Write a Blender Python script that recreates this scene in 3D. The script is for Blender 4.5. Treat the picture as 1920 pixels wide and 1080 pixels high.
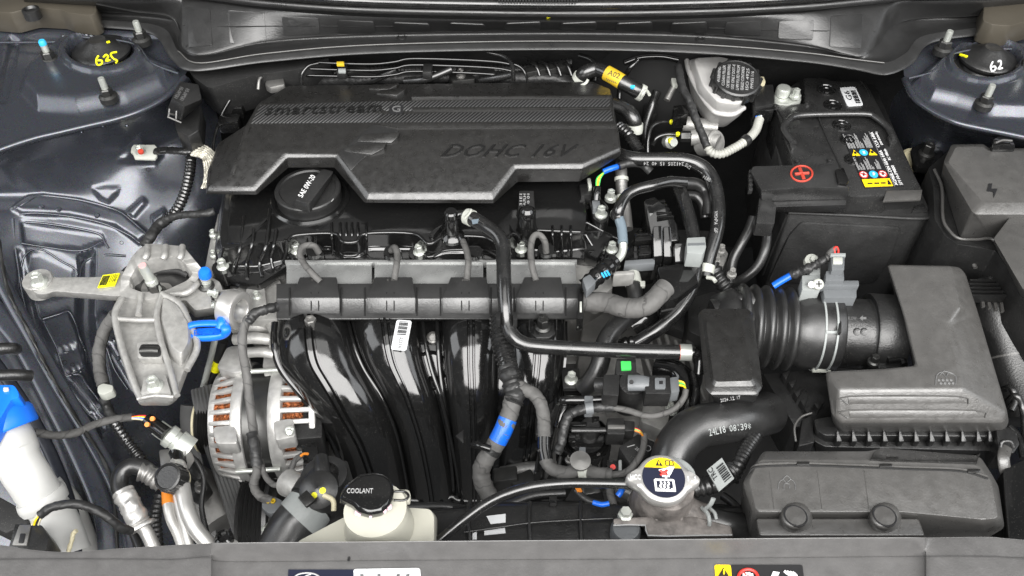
import bpy, bmesh, math, random
import numpy as np
from mathutils import Vector, Matrix, Quaternion
from mathutils.bvhtree import BVHTree

sc = bpy.context.scene
for o in list(bpy.data.objects):
    bpy.data.objects.remove(o)
R = math.radians
rnd = random.Random(7)

# ---------------------------------------------------------------- camera
FPX, CX, CY = 1600.0, 960.0, 540.0          # focal length and centre in photograph pixels
CAM_H, PITCH = 0.62, R(47)
cam_d = bpy.data.cameras.new('camera')
cam = bpy.data.objects.new('camera', cam_d)
sc.collection.objects.link(cam)
cam.location = (0, 0, CAM_H)
cam.rotation_euler = (R(90) - PITCH, 0, 0)
cam_d.sensor_width = 36
cam_d.lens = FPX / 1920 * 36
cam_d.clip_start, cam_d.clip_end = 0.01, 60
sc.camera = cam

# ---------------------------------------------------------------- world, lamps, exposure
world = bpy.data.worlds.new('World')
sc.world = world
world.use_nodes = True
bg = world.node_tree.nodes['Background']
bg.inputs[0].default_value = (0.93, 0.97, 1.0, 1)
bg.inputs[1].default_value = 0.08


def area(name, loc, target, sx, sy, power, col=(1, 1, 1)):
    d = bpy.data.lights.new(name, 'AREA')
    d.shape = 'RECTANGLE'
    d.size, d.size_y, d.energy, d.color = sx, sy, power, col
    o = bpy.data.objects.new(name, d)
    sc.collection.objects.link(o)
    o.location = loc
    o.rotation_euler = (Vector(target) - Vector(loc)).to_track_quat('-Z', 'Y').to_euler()
    return o


area('front_opening_lamp', (0.2, -1.35, 1.95), (0, 0.6, -0.1), 4.4, 2.1, 230, (1.0, 0.985, 0.965))
area('overhead_fill', (0.1, 0.05, 2.4), (0, 0.6, -0.1), 2.2, 0.9, 12, (1.0, 0.99, 0.97))  # added overhead fill light, not a known ceiling fitting
area('side_fill', (-2.2, 0.3, 1.3), (0, 0.6, -0.1), 1.6, 1.2, 14, (0.96, 0.98, 1.0))  # added fill light from the left, out of view
area('side_fill', (2.3, 0.2, 1.3), (0, 0.6, -0.1), 1.6, 1.2, 14, (0.96, 0.98, 1.0))  # matching fill added on the right, out of view
sc.view_settings.view_transform = 'Standard'
sc.view_settings.look = 'None'
sc.view_settings.exposure = 0.38
sc.view_settings.gamma = 1
sc.view_settings.use_curve_mapping = False
sc.cycles.use_denoising = True
sc.cycles.max_bounces = 6

# ---------------------------------------------------------------- photograph pixel -> place
_f = Vector((0, math.cos(PITCH), -math.sin(PITCH)))
_u = Vector((0, math.sin(PITCH), math.cos(PITCH)))
_r = Vector((1, 0, 0))
CAM = Vector((0, 0, CAM_H))


def ray(px, py):
    return _f + _r * ((px - CX) / FPX) + _u * (-(py - CY) / FPX)


def P(px, py, z):
    d = ray(px, py)
    return CAM + d * ((z - CAM_H) / d.z)


def W(p):
    return p if isinstance(p, Vector) else P(*p)


def mpp(p):                                  # metres per photograph pixel at a point
    return (W(p) - CAM).dot(_f) / FPX


def L(pts, z):
    return [P(x, y, z) for x, y in pts]


def rr(pts, r, n=3):
    """round the corners of a pixel polygon"""
    out = []
    m = len(pts)
    for i in range(m):
        a, b, c = Vector(pts[i - 1][:2]), Vector(pts[i][:2]), Vector(pts[(i + 1) % m][:2])
        d1, d2 = (a - b), (c - b)
        k = min(r, d1.length * .45, d2.length * .45)
        p1, p2 = b + d1.normalized() * k, b + d2.normalized() * k
        for j in range(n + 1):
            t = j / n
            q = p1 * (1 - t) ** 2 + b * 2 * t * (1 - t) + p2 * t * t
            out.append((q.x, q.y) + tuple(pts[i][2:]))
    return out


def ell(cx, cy, rx, ry, n=24, a0=0, a1=360):
    return [(cx + rx * math.cos(R(a0 + (a1 - a0) * i / n)), cy + ry * math.sin(R(a0 + (a1 - a0) * i / n))) for i in range(n)]


# ---------------------------------------------------------------- materials
MATS = {}


def pm(name, col, rough=.5, metal=0., spec=.5, grain=None, var=0., coat=0., sss=0., rvar=0., dust=0., vscale=30., emit=None, wave=None, flake=0., trans=0.):
    m = bpy.data.materials.new(name)
    m.use_nodes = True
    nt = m.node_tree
    b = nt.nodes['Principled BSDF']
    N, K = nt.nodes.new, nt.links.new
    col = (col, col, col) if isinstance(col, (int, float)) else col
    b.inputs['Base Color'].default_value = (*col, 1)
    b.inputs['Roughness'].default_value = rough
    b.inputs['Metallic'].default_value = metal
    b.inputs['Specular IOR Level'].default_value = spec
    b.inputs['Coat Weight'].default_value = coat
    b.inputs['Coat Roughness'].default_value = .20
    if sss:
        b.inputs['Subsurface Weight'].default_value = sss
        b.inputs['Subsurface Radius'].default_value = (.02, .02, .018)
        b.inputs['Subsurface Scale'].default_value = .5
    if trans:
        b.inputs['Transmission Weight'].default_value = trans
    tc = N('ShaderNodeTexCoord')

    def noise(scale, detail=3):
        n = N('ShaderNodeTexNoise')
        n.inputs['Scale'].default_value = scale
        n.inputs['Detail'].default_value = detail
        K(tc.outputs['Object'], n.inputs['Vector'])
        return n
    cout = None
    if var:
        n = noise(vscale, 5)
        mx = N('ShaderNodeMix'); mx.data_type = 'RGBA'
        mx.inputs['A'].default_value = (*[c * (1 - var) for c in col], 1)
        mx.inputs['B'].default_value = (*[min(1, c * (1 + var)) for c in col], 1)
        mr = N('ShaderNodeMapRange')
        mr.inputs['From Min'].default_value, mr.inputs['From Max'].default_value = .35, .65
        K(n.outputs['Fac'], mr.inputs['Value'])
        K(mr.outputs['Result'], mx.inputs['Factor'])
        cout = mx.outputs['Result']
    if flake:
        v = N('ShaderNodeTexVoronoi'); v.inputs['Scale'].default_value = 1400
        K(tc.outputs['Object'], v.inputs['Vector'])
        mx = N('ShaderNodeMix'); mx.data_type = 'RGBA'; mx.blend_type = 'MULTIPLY'
        mx.inputs['Factor'].default_value = flake
        if cout: K(cout, mx.inputs['A'])
        else: mx.inputs['A'].default_value = (*col, 1)
        K(v.outputs['Color'], mx.inputs['B'])
        cout = mx.outputs['Result']
    if dust:
        n = noise(900, 1)
        n2 = noise(14, 2)
        mr = N('ShaderNodeMapRange')
        mr.inputs['From Min'].default_value, mr.inputs['From Max'].default_value = .66, .74
        K(n.outputs['Fac'], mr.inputs['Value'])
        mu = N('ShaderNodeMath'); mu.operation = 'MULTIPLY'
        K(mr.outputs['Result'], mu.inputs[0]); K(n2.outputs['Fac'], mu.inputs[1])
        mu2 = N('ShaderNodeMath'); mu2.operation = 'MULTIPLY'; mu2.inputs[1].default_value = dust
        K(mu.outputs[0], mu2.inputs[0])
        mx = N('ShaderNodeMix'); mx.data_type = 'RGBA'
        if cout: K(cout, mx.inputs['A'])
        else: mx.inputs['A'].default_value = (*col, 1)
        mx.inputs['B'].default_value = (.42, .40, .36, 1)
        K(mu2.outputs[0], mx.inputs['Factor'])
        cout = mx.outputs['Result']
    if cout:
        K(cout, b.inputs['Base Color'])
    if rvar:
        n = noise(vscale * 1.7, 4)
        mr = N('ShaderNodeMapRange')
        mr.inputs['From Min'].default_value, mr.inputs['From Max'].default_value = .3, .7
        mr.inputs['To Min'].default_value = max(.02, rough - rvar)
        mr.inputs['To Max'].default_value = min(1, rough + rvar)
        K(n.outputs['Fac'], mr.inputs['Value'])
        K(mr.outputs['Result'], b.inputs['Roughness'])
    last = None
    if grain:
        for sc_, st, di in (grain if isinstance(grain[0], tuple) else [grain]):
            n = noise(sc_, 2)
            bp = N('ShaderNodeBump')
            bp.inputs['Strength'].default_value = st
            bp.inputs['Distance'].default_value = di
            K(n.outputs['Fac'], bp.inputs['Height'])
            if last: K(last.outputs['Normal'], bp.inputs['Normal'])
            last = bp
    if wave:                                 # tape wound round a tube: overlaps in UV (u = metres along, v = turn)
        sep = N('ShaderNodeSeparateXYZ'); K(tc.outputs['UV'], sep.inputs[0])
        a = N('ShaderNodeMath'); a.operation = 'MULTIPLY'; a.inputs[1].default_value = 1 / wave
        K(sep.outputs['X'], a.inputs[0])
        s = N('ShaderNodeMath'); s.operation = 'ADD'; K(a.outputs[0], s.inputs[0]); K(sep.outputs['Y'], s.inputs[1])
        n = noise(60, 2)
        s2 = N('ShaderNodeMath'); s2.operation = 'ADD'; K(s.outputs[0], s2.inputs[0]); K(n.outputs['Fac'], s2.inputs[1])
        fr = N('ShaderNodeMath'); fr.operation = 'FRACT'; K(s2.outputs[0], fr.inputs[0])
        bp = N('ShaderNodeBump'); bp.inputs['Strength'].default_value = 1.; bp.inputs['Distance'].default_value = .0026
        K(fr.outputs[0], bp.inputs['Height'])
        lt = N('ShaderNodeMapRange'); lt.inputs['From Min'].default_value, lt.inputs['From Max'].default_value = .0, .10
        lt.inputs['To Min'].default_value = .45
        K(fr.outputs[0], lt.inputs['Value'])
        mx = N('ShaderNodeMix'); mx.data_type = 'RGBA'; mx.blend_type = 'MULTIPLY'; mx.inputs['Factor'].default_value = 1
        K(cout, mx.inputs['A']); K(lt.outputs['Result'], mx.inputs['B'])
        K(mx.outputs['Result'], b.inputs['Base Color'])
        if last: K(last.outputs['Normal'], bp.inputs['Normal'])
        last = bp
    if last:
        K(last.outputs['Normal'], b.inputs['Normal'])
        if coat: K(last.outputs['Normal'], b.inputs['Coat Normal'])
    if emit:
        b.inputs['Emission Color'].default_value = (*emit[0], 1)
        b.inputs['Emission Strength'].default_value = emit[1]
    MATS[name] = m
    return m


G_FINE = (520, .55, .0005)
pm('paint', (.070, .076, .093), .28, metal=.5, coat=.6, grain=(900, .06, .0002), flake=.5, rvar=.07, dust=.10)
pm('paint_dull', (.018, .020, .027), .36, metal=.35, coat=.25, grain=(300, .12, .0003), rvar=.08, dust=.2)
pm('cover_plastic', (.0125, .0121, .0115), .32, spec=1.0, grain=[(420, .30, .0006), (1100, .35, .0003)], var=.12, rvar=.09, dust=.14, vscale=70)
pm('cover_smooth', .020, .38, grain=(900, .25, .0002), var=.1, rvar=.07, dust=.2)
pm('grey_plastic', (.070, .068, .065), .35, spec=1.0, grain=[(420, .28, .0006), (1000, .35, .0003)], var=.09, rvar=.10, dust=.12, vscale=70)
pm('panel_plastic', (.090, .088, .087), .44, spec=.8, grain=[(420, .30, .0006), (1000, .35, .0003)], var=.09, rvar=.09, dust=.12, vscale=70)
pm('black_plastic', .013, .36, spec=.75, grain=G_FINE, var=.15, rvar=.1, dust=.2)
pm('black_matte', .013, .65, grain=(300, .5, .0006), var=.2, dust=.35)
pm('gloss_black', .007, .115, spec=.8, grain=[(45, .12, .0013), (500, .07, .0002)], rvar=.06, dust=.14, vscale=60)
pm('valve_black', .008, .14, spec=1.0, grain=[(220, .10, .0003)], rvar=.06, dust=.10)
pm('rubber', .011, .21, spec=1.0, grain=[(60, .09, .0012), (600, .10, .0002)], var=.25, rvar=.12, dust=.25, vscale=45)
pm('rubber_dull', .015, .36, spec=.8, grain=(500, .22, .0003), var=.2, rvar=.1, dust=.2)
pm('battery_black', .020, .30, spec=1.0, grain=[(420, .4, .0005)], var=.15, rvar=.1, dust=.25)
pm('bag_black', .022, .55, grain=[(90, .35, .002), (450, .5, .0006)], var=.3, rvar=.1, dust=.2, vscale=25)
pm('tape', (.088, .086, .083), .70, grain=[(700, .5, .0004), (60, .3, .0012)], var=.2, wave=.022)
pm('tape_dark', .022, .45, grain=[(120, .4, .0012)], var=.3, wave=.016)
pm('alu', (.37, .365, .35), .48, metal=.45, grain=[(180, .4, .0009), (700, .6, .0004)], var=.12, rvar=.1, vscale=120)
pm('alu_bright', (.47, .465, .45), .42, metal=.45, grain=[(260, .35, .0007), (800, .5, .0003)], var=.12, rvar=.1, vscale=120)
pm('alu_smooth', (.58, .57, .55), .38, metal=.7, grain=(200, .2, .0003), var=.08, rvar=.1)
pm('alu_dark', (.28, .275, .265), .45, metal=.8, grain=(300, .4, .0005), var=.2, rvar=.1)
pm('zinc', (.56, .58, .54), .34, metal=.6, grain=(500, .15, .0002), var=.1, rvar=.1)
pm('steel_plate', (.33, .335, .33), .28, metal=.55, coat=.3, grain=(30, .12, .002), var=.12, rvar=.08, vscale=40)
pm('dark_steel', (.07, .07, .068), .38, metal=.8, var=.2, rvar=.1)
pm('copper', (.27, .085, .03), .38, metal=.75, grain=[(500, 1., .003)], var=.75, vscale=300)
pm('white_tank', (.44, .432, .37), .38, sss=.0, grain=(60, .05, .001), var=.04)
pm('neck_white', (.50, .50, .485), .40, sss=.2, grain=(60, .06, .001), var=.05)
pm('pink_stain', (.74, .52, .60), .45)
pm('reservoir_white', (.47, .462, .45), .35, sss=.25, grain=(70, .08, .001), var=.05)
pm('blue', (.008, .16, .80), .38, grain=(300, .15, .0003), var=.06)
pm('blue_tape', (.008, .11, .56), .32, grain=(90, .3, .001), var=.1)
pm('cyan', (.04, .42, .72), .4)
pm('yellow', (.85, .60, .008), .45)
pm('yellow_tag', (.80, .76, .01), .45, var=.05)
pm('orange', (.62, .20, .02), .45)
pm('yellow_dull', (.55, .37, .02), .5, var=.15)
pm('red', (.60, .03, .02), .45)
pm('red_mark', (.45, .05, .03), .5, var=.12)
pm('green', (.05, .52, .09), .45)
pm('white_print', (.74, .74, .74), .5)
pm('grey_print', (.33, .33, .33), .5)
pm('dull_print', (.11, .11, .11), .5)
pm('black_print', (.012, .012, .013), .5)
pm('navy_print', (.012, .014, .030), .35)
pm('label_white', (.60, .61, .62), .40, var=.03)
pm('sensor_grey', (.125, .132, .138), .42, grain=G_FINE, var=.08)
pm('sensor_light', (.27, .285, .28), .48, grain=G_FINE, var=.08)
pm('clip_white', (.42, .43, .39), .5, var=.08)
pm('guide_plastic', .026, .36, spec=1.0, grain=[(420, .28, .0005), (1000, .35, .0003)], var=.12, rvar=.07, dust=.12)
pm('cowl_plastic', .022, .36, spec=.7, grain=[(500, .4, .0005)], var=.12, rvar=.08, dust=.10)
pm('cream', (.55, .50, .34), .5)
pm('silver_strap', (.50, .48, .41), .5, metal=.5, grain=(500, .9, .0014), var=.35, vscale=300)
pm('clear_blue', (.20, .25, .29), .12, trans=.3)
pm('grey_conduit', (.33, .33, .30), .55, grain=(300, .3, .0005), var=.1)
pm('taupe', (.085, .075, .058), .40, metal=.3, coat=.3, var=.05)
pm('dirty_alu', (.17, .155, .145), .60, metal=.25, grain=[(160, .5, .001), (600, .6, .0004)], var=.45, rvar=.15, vscale=70)
pm('belt', .065, .62, grain=(400, .4, .0005), var=.15)
pm('deep', .006, .8, var=.3)
pm('firewall', .006, .8, grain=(120, .5, .002), var=.3, dust=.1)
pm('pink', (.72, .36, .36), .5)
pm('hood_black', .02, .6)


def carbon():
    m = pm('carbon', .028, .32)
    nt = m.node_tree
    b = nt.nodes['Principled BSDF']
    tc = nt.nodes.new('ShaderNodeTexCoord')
    sep = nt.nodes.new('ShaderNodeSeparateXYZ')
    nt.links.new(tc.outputs['Object'], sep.inputs[0])

    def math_(op, a, b_):
        n = nt.nodes.new('ShaderNodeMath'); n.operation = op
        for i, v in enumerate((a, b_)):
            if hasattr(v, 'is_linked'): nt.links.new(v, n.inputs[i])
            else: n.inputs[i].default_value = v
        return n.outputs[0]
    s = math_('ADD', math_('MULTIPLY', sep.outputs['X'], 210.), math_('MULTIPLY', sep.outputs['Y'], -170.))
    w = math_('FRACT', s, 0.)
    t = math_('PINGPONG', w, .5)
    bp = nt.nodes.new('ShaderNodeBump')
    bp.inputs['Strength'].default_value = 1; bp.inputs['Distance'].default_value = .0022
    nt.links.new(t, bp.inputs['Height'])
    mx = nt.nodes.new('ShaderNodeMix'); mx.data_type = 'RGBA'
    mx.inputs['A'].default_value = (.012, .012, .012, 1); mx.inputs['B'].default_value = (.055, .055, .055, 1)
    mr = nt.nodes.new('ShaderNodeMapRange'); mr.inputs['From Min'].default_value = .15; mr.inputs['From Max'].default_value = .35
    nt.links.new(t, mr.inputs['Value']); nt.links.new(mr.outputs['Result'], mx.inputs['Factor'])
    nt.links.new(mx.outputs['Result'], b.inputs['Base Color'])
    nt.links.new(bp.outputs['Normal'], b.inputs['Normal'])


carbon()

# ---------------------------------------------------------------- objects
THINGS, GEO, WLOC = [], {}, {}
col = sc.collection


def thing(name, label, cat, group=None):
    o = bpy.data.objects.new(name, None)
    o.empty_display_size = .02
    col.objects.link(o)
    o['label'], o['category'] = label, cat
    if group: o['group'] = group
    THINGS.append(o)
    return o


def tag(o, label, cat, group=None):
    o['label'], o['category'] = label, cat
    if group: o['group'] = group
    return o


def struct(o):
    o['kind'] = 'structure'
    return o


def stuff(o):
    o['kind'] = 'stuff'
    return o


def finish(bm, name, mat, parent, bevel=0, bang=25, sharp=38, seg=2):
    bmesh.ops.remove_doubles(bm, verts=bm.verts, dist=1e-6)
    bmesh.ops.recalc_face_normals(bm, faces=bm.faces)
    if bevel:
        es = [e for e in bm.edges if len(e.link_faces) == 2 and e.calc_face_angle(0) > R(bang)]
        if es:
            bmesh.ops.bevel(bm, geom=es, offset=bevel, segments=seg, profile=.5, affect='EDGES', clamp_overlap=True)
    for f in bm.faces: f.smooth = True
    for e in bm.edges:
        e.smooth = not (len(e.link_faces) == 2 and e.calc_face_angle(0) > R(sharp))
    vs = [v.co for v in bm.verts]
    lo = Vector([min(v[i] for v in vs) for i in range(3)])
    hi = Vector([max(v[i] for v in vs) for i in range(3)])
    c = (lo + hi) / 2
    me = bpy.data.meshes.new(name)
    o = bpy.data.objects.new(name, me)
    GEO[o.name] = ([v.co.copy() for v in bm.verts], [[v.index for v in f.verts] for f in bm.faces])
    bm.verts.index_update()
    GEO[o.name] = ([v.co.copy() for v in bm.verts], [[v.index for v in f.verts] for f in bm.faces])
    for v in bm.verts: v.co -= c
    bm.to_mesh(me); bm.free()
    me.materials.append(MATS[mat])
    col.objects.link(o)
    WLOC[o.name] = c
    o.location = c
    o.parent = parent
    return o


def mk(name, vs, fs, mat, parent=None, bevel=0, bang=25, sharp=38, uv=None, seg=2):
    bm = bmesh.new()
    bv = [bm.verts.new(v) for v in vs]
    lay = bm.loops.layers.uv.new('UV') if uv else None
    for i, f in enumerate(fs):
        if len(set(f)) < 3: continue
        try: ff = bm.faces.new([bv[k] for k in f])
        except ValueError: continue
        if uv:
            for lp, t in zip(ff.loops, uv[i]): lp[lay].uv = t
    return finish(bm, name, mat, parent, bevel, bang, sharp, seg)


def loft(name, levels, mat, parent=None, bevel=.001, capt=True, capb=True, bang=25, sharp=38, closed=True):
    levels = [[W(p) for p in lv] for lv in levels]
    n = len(levels[0])
    vs = [p for lv in levels for p in lv]
    fs = []
    for k in range(len(levels) - 1):
        for i in range(n if closed else n - 1):
            j = (i + 1) % n
            fs.append([k * n + i, k * n + j, (k + 1) * n + j, (k + 1) * n + i])
    if capt: fs.append(list(range(n)))
    if capb: fs.append([(len(levels) - 1) * n + i for i in range(n)])
    return mk(name, vs, fs, mat, parent, bevel, bang, sharp)


def prism(name, pts, z, h, mat, parent=None, bevel=.001, r=0, draft=0., sharp=38, chamfer=0.):
    """pixel outline lying at height z, carried down by h metres"""
    if r: pts = rr(pts, r)
    top = [P(p[0], p[1], p[2] if len(p) > 2 else z) for p in pts]
    c = sum(top, Vector()) / len(top)
    d = Vector((0, 0, -h))
    bot = [c + (p - c) * (1 + draft) + d for p in top]
    lv = [top, bot]
    if chamfer:
        t2 = [c + (p - c) * (1 - chamfer) + Vector((0, 0, 0)) for p in top]
        lv = [t2, [p + Vector((0, 0, -h * .25)) for p in top], bot]
    return loft(name, lv, mat, parent, bevel, sharp=sharp)


def frame(name, outer, inner, h, mat, parent, bevel=.003):
    """casting with an opening: outer and inner outlines of equal length, (px, py, z)"""
    n = len(outer)
    a, b = [W(p) for p in outer], [W(p) for p in inner]
    d = Vector((0, 0, -h))
    vs = a + b + [p + d for p in a] + [p + d for p in b]
    fs = []
    for i in range(n):
        j = (i + 1) % n
        fs += [[i, j, n + j, n + i], [2 * n + i, 2 * n + j, 3 * n + j, 3 * n + i], [i, j, 2 * n + j, 2 * n + i], [n + i, n + j, 3 * n + j, 3 * n + i]]
    return mk(name, vs, fs, mat, parent, bevel, bang=20)


def cr(pts, sub):
    """Catmull-Rom through tuples"""
    a = np.array(pts, float)
    n = len(a)
    if n < 3:
        t = np.linspace(0, 1, sub * (n - 1) + 1)[:, None]
        return a[0] * (1 - t) + a[-1] * t
    e = np.vstack([2 * a[0] - a[1], a, 2 * a[-1] - a[-2]])
    out = []
    for i in range(1, n):
        p0, p1, p2, p3 = e[i - 1], e[i], e[i + 1], e[i + 2]
        for j in range(sub):
            t = j / sub
            out.append(.5 * (2 * p1 + (p2 - p0) * t + (2 * p0 - 5 * p1 + 4 * p2 - p3) * t * t + (3 * p1 - p0 - 3 * p2 + p3) * t ** 3))
    out.append(a[-1])
    return np.array(out)


def tube(name, pts, r, mat, parent=None, seg=14, sub=8, rib=None, amp=.14, flat=1., world=False, wob=0., bulge=None, caps=True):
    """swept hose: pts are (px, py, z) or (px, py, z, r_px); r is the radius in photograph pixels"""
    p4 = []
    for p in pts:
        w = p[:3] if world else tuple(W(tuple(p[:3])))
        rad = p[3] if len(p) > 3 else r
        p4.append((*w, rad if world else rad * mpp(Vector(w))))
    c = cr(p4, sub)
    if rib:                                  # resample so that every corrugation gets its own rings
        seglen = np.r_[0, np.cumsum(np.linalg.norm(np.diff(c[:, :3], axis=0), axis=1))]
        n = int(seglen[-1] / rib) * 4
        s = np.linspace(0, seglen[-1], max(n, 8) + 1)
        c = np.stack([np.interp(s, seglen, c[:, k]) for k in range(4)], 1)
        k = np.arange(len(c)) % 4
        c[:, 3] *= np.where(k < 2, 1 + amp * .5, 1 - amp)
    n = len(c)
    T = np.gradient(c[:, :3], axis=0)
    T /= np.linalg.norm(T, axis=1)[:, None] + 1e-12
    up = Vector((0, 0, 1)) if abs(T[0][2]) < .9 else Vector((0, 1, 0))
    t0 = Vector(T[0])
    nrm = (up - t0 * up.dot(t0)).normalized()
    vs, fs, uv = [], [], []
    prev = t0
    dist = 0
    ds = []
    for i in range(n):
        t = Vector(T[i])
        if i:
            nrm = prev.rotation_difference(t) @ nrm
            dist += float(np.linalg.norm(c[i, :3] - c[i - 1, :3]))
        nrm = (nrm - t * nrm.dot(t)).normalized()
        b = t.cross(nrm)
        ds.append(dist)
        rad = c[i, 3]
        if wob: rad *= 1 + wob * math.sin(i * 1.7 + math.sin(i * .6) * 2)
        for k in range(seg):
            a = 2 * math.pi * k / seg
            w = 1 + (wob * .7 * math.sin(3 * a + i * .8) if wob else 0)
            vs.append(Vector(c[i, :3]) + (nrm * math.cos(a) * flat + b * math.sin(a)) * rad * w)
        prev = t
    for i in range(n - 1):
        for k in range(seg):
            j = (k + 1) % seg
            fs.append([i * seg + k, i * seg + j, (i + 1) * seg + j, (i + 1) * seg + k])
            v0, v1 = k / seg, (k + 1) / seg
            uv.append([(ds[i], v0), (ds[i], v1), (ds[i + 1], v1), (ds[i + 1], v0)])
    if caps:
        fs.append(list(range(seg))); uv.append([(0, 0)] * seg)
        fs.append([(n - 1) * seg + k for k in range(seg)]); uv.append([(ds[-1], 0)] * seg)
    return mk(name, vs, fs, mat, parent, sharp=50, uv=uv)


def lathe(name, c, axis, prof, mat, parent=None, seg=32, bevel=0, sharp=32, squash=1.):
    c, axis = W(c), Vector(axis).normalized()
    x = axis.orthogonal().normalized()
    if abs(axis.z) > .9: x = (Vector((1, 0, 0)) - axis * axis.x).normalized()
    y = axis.cross(x)
    vs, fs = [], []
    for r_, h in prof:
        for k in range(seg):
            a = 2 * math.pi * k / seg
            vs.append(c + axis * h + (x * math.cos(a) + y * math.sin(a) * squash) * max(r_, 1e-5))
    n = len(prof)
    for i in range(n - 1):
        for k in range(seg):
            j = (k + 1) % seg
            fs.append([i * seg + k, i * seg + j, (i + 1) * seg + j, (i + 1) * seg + k])
    if prof[0][0] > 1e-4: fs.append(list(range(seg)))
    if prof[-1][0] > 1e-4: fs.append([(n - 1) * seg + k for k in range(seg)])
    return mk(name, vs, fs, mat, parent, bevel, sharp=sharp)


def ring(name, c, axis, r0, r1, h, mat, parent=None, seg=40):
    """washer / clamp band: inner radius r0, outer r1, height h along axis"""
    c, axis = W(c), Vector(axis).normalized()
    x = axis.orthogonal().normalized(); y = axis.cross(x)
    vs, fs = [], []
    for r_, hh in ((r0, 0), (r1, 0), (r1, h), (r0, h)):
        for k in range(seg):
            a = 2 * math.pi * k / seg
            vs.append(c + axis * hh + (x * math.cos(a) + y * math.sin(a)) * r_)
    for i in range(4):
        for k in range(seg):
            j = (k + 1) % seg; i2 = (i + 1) % 4
            fs.append([i * seg + k, i * seg + j, i2 * seg + j, i2 * seg + k])
    return mk(name, vs, fs, mat, parent, min(h, r1 - r0) * .2, sharp=35)


def box(name, c, size, mat, parent=None, rot=(0, 0, 0), bevel=.001, taper=(1, 1)):
    """box centred on c (px,py,z or Vector); size in metres; top face scaled by taper"""
    c = W(c)
    m = Matrix.Rotation(rot[2], 3, 'Z') @ Matrix.Rotation(rot[1], 3, 'Y') @ Matrix.Rotation(rot[0], 3, 'X')
    x, y, z = [s / 2 for s in size]
    vs = [c + m @ Vector((sx * x * (taper[0] if sz > 0 else 1), sy * y * (taper[1] if sz > 0 else 1), sz * z))
          for sz in (-1, 1) for sx, sy in ((-1, -1), (1, -1), (1, 1), (-1, 1))]
    fs = [[0, 1, 2, 3], [4, 5, 6, 7]] + [[i, (i + 1) % 4, (i + 1) % 4 + 4, i + 4] for i in range(4)]
    return mk(name, vs, fs, mat, parent, bevel)


_BV = {}


def on(o, px, py, off=0., nrm=False):
    """where the line of sight through a pixel meets an object already built"""
    if o.name not in _BV: _BV[o.name] = BVHTree.FromPolygons(*GEO[o.name])
    d = ray(px, py).normalized()
    hit, n, _, _ = _BV[o.name].ray_cast(CAM, d)
    if hit is None:
        hit, n, _, _ = _BV[o.name].find_nearest(P(px, py, WLOC[o.name].z))
    if n.dot(d) > 0: n = -n
    hit = hit + n * off
    return (hit, n) if nrm else hit


_BOLT = {}


def bolt(p, dpx, parent=None, mat='zinc', axis=(0, 0, 1), flange=1.0, h=.75, name='bolt', stud=0):
    """hex flange bolt; dpx = flange width in photograph pixels"""
    p = W(p)
    key = (mat, flange, h, stud)
    if key not in _BOLT:
        bm = bmesh.new()

        def cyl(r0, r1, z0, z1, n, rot=0):
            a = [bm.verts.new((r0 * math.cos(2 * math.pi * k / n + rot), r0 * math.sin(2 * math.pi * k / n + rot), z0)) for k in range(n)]
            b = [bm.verts.new((r1 * math.cos(2 * math.pi * k / n + rot), r1 * math.sin(2 * math.pi * k / n + rot), z1)) for k in range(n)]
            for k in range(n): bm.faces.new([a[k], a[(k + 1) % n], b[(k + 1) % n], b[k]])
            return a, b
        a, b = cyl(.5 * flange, .5 * flange, -.25, .06, 20)
        a2, b2 = cyl(.5 * flange, .36, .06, .16, 20); bm.faces.new(b2)
        a3, b3 = cyl(.345, .345, .14, h - .06, 6, .3)
        a4, b4 = cyl(.345, .30, h - .06, h, 6, .3)
        a5, b5 = cyl(.30, .20, h, h - .01, 6, .3)
        a6, b6 = cyl(.20, .16, h - .01, h - .1, 6, .3); bm.faces.new(b6)
        if stud:
            cyl(.19, .19, .2, stud - .05, 14); s_, t_ = cyl(.19, .15, stud - .05, stud, 14); bm.faces.new(t_)
        bmesh.ops.recalc_face_normals(bm, faces=bm.faces)
        for f in bm.faces: f.smooth = True
        for e in bm.edges: e.smooth = not (len(e.link_faces) == 2 and e.calc_face_angle(0) > R(32))
        me = bpy.data.meshes.new('bolt'); bm.to_mesh(me); bm.free()
        me.materials.append(MATS[mat])
        _BOLT[key] = me
    o = bpy.data.objects.new(name, _BOLT[key])
    col.objects.link(o)
    s = dpx * mpp(p)
    o.scale = (s, s, s)
    o.rotation_euler = Vector((0, 0, 1)).rotation_difference(Vector(axis).normalized()).to_euler()
    o.location = p
    WLOC[o.name] = p.copy()
    o.parent = parent
    return o


_TX = {}


def text_geo(s, shear=0., space=1.):
    k = (s, shear, space)
    if k not in _TX:
        cu = bpy.data.curves.new('t', 'FONT')
        cu.body, cu.shear, cu.extrude, cu.resolution_u, cu.space_character = s, shear, 1., 2, space
        o = bpy.data.objects.new('t', cu)
        col.objects.link(o)
        dg = bpy.context.evaluated_depsgraph_get()
        me = bpy.data.meshes.new_from_object(o.evaluated_get(dg))
        v = np.array([tuple(q.co) for q in me.vertices])
        f = [list(p.vertices) for p in me.polygons]
        bpy.data.objects.remove(o); bpy.data.curves.remove(cu); bpy.data.meshes.remove(me)
        lo, hi = v.min(0), v.max(0)
        v = (v - lo) / (hi - lo)
        _TX[k] = (v, f)
    return _TX[k]


def frame3(bl, br, tl, facing=None):
    bl, br, tl = W(bl), W(br), W(tl)
    ex, ey = br - bl, tl - bl
    n = ex.cross(ey).normalized()
    if n.dot(CAM - bl) < 0: n = -n
    return bl, ex, ey, n


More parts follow.
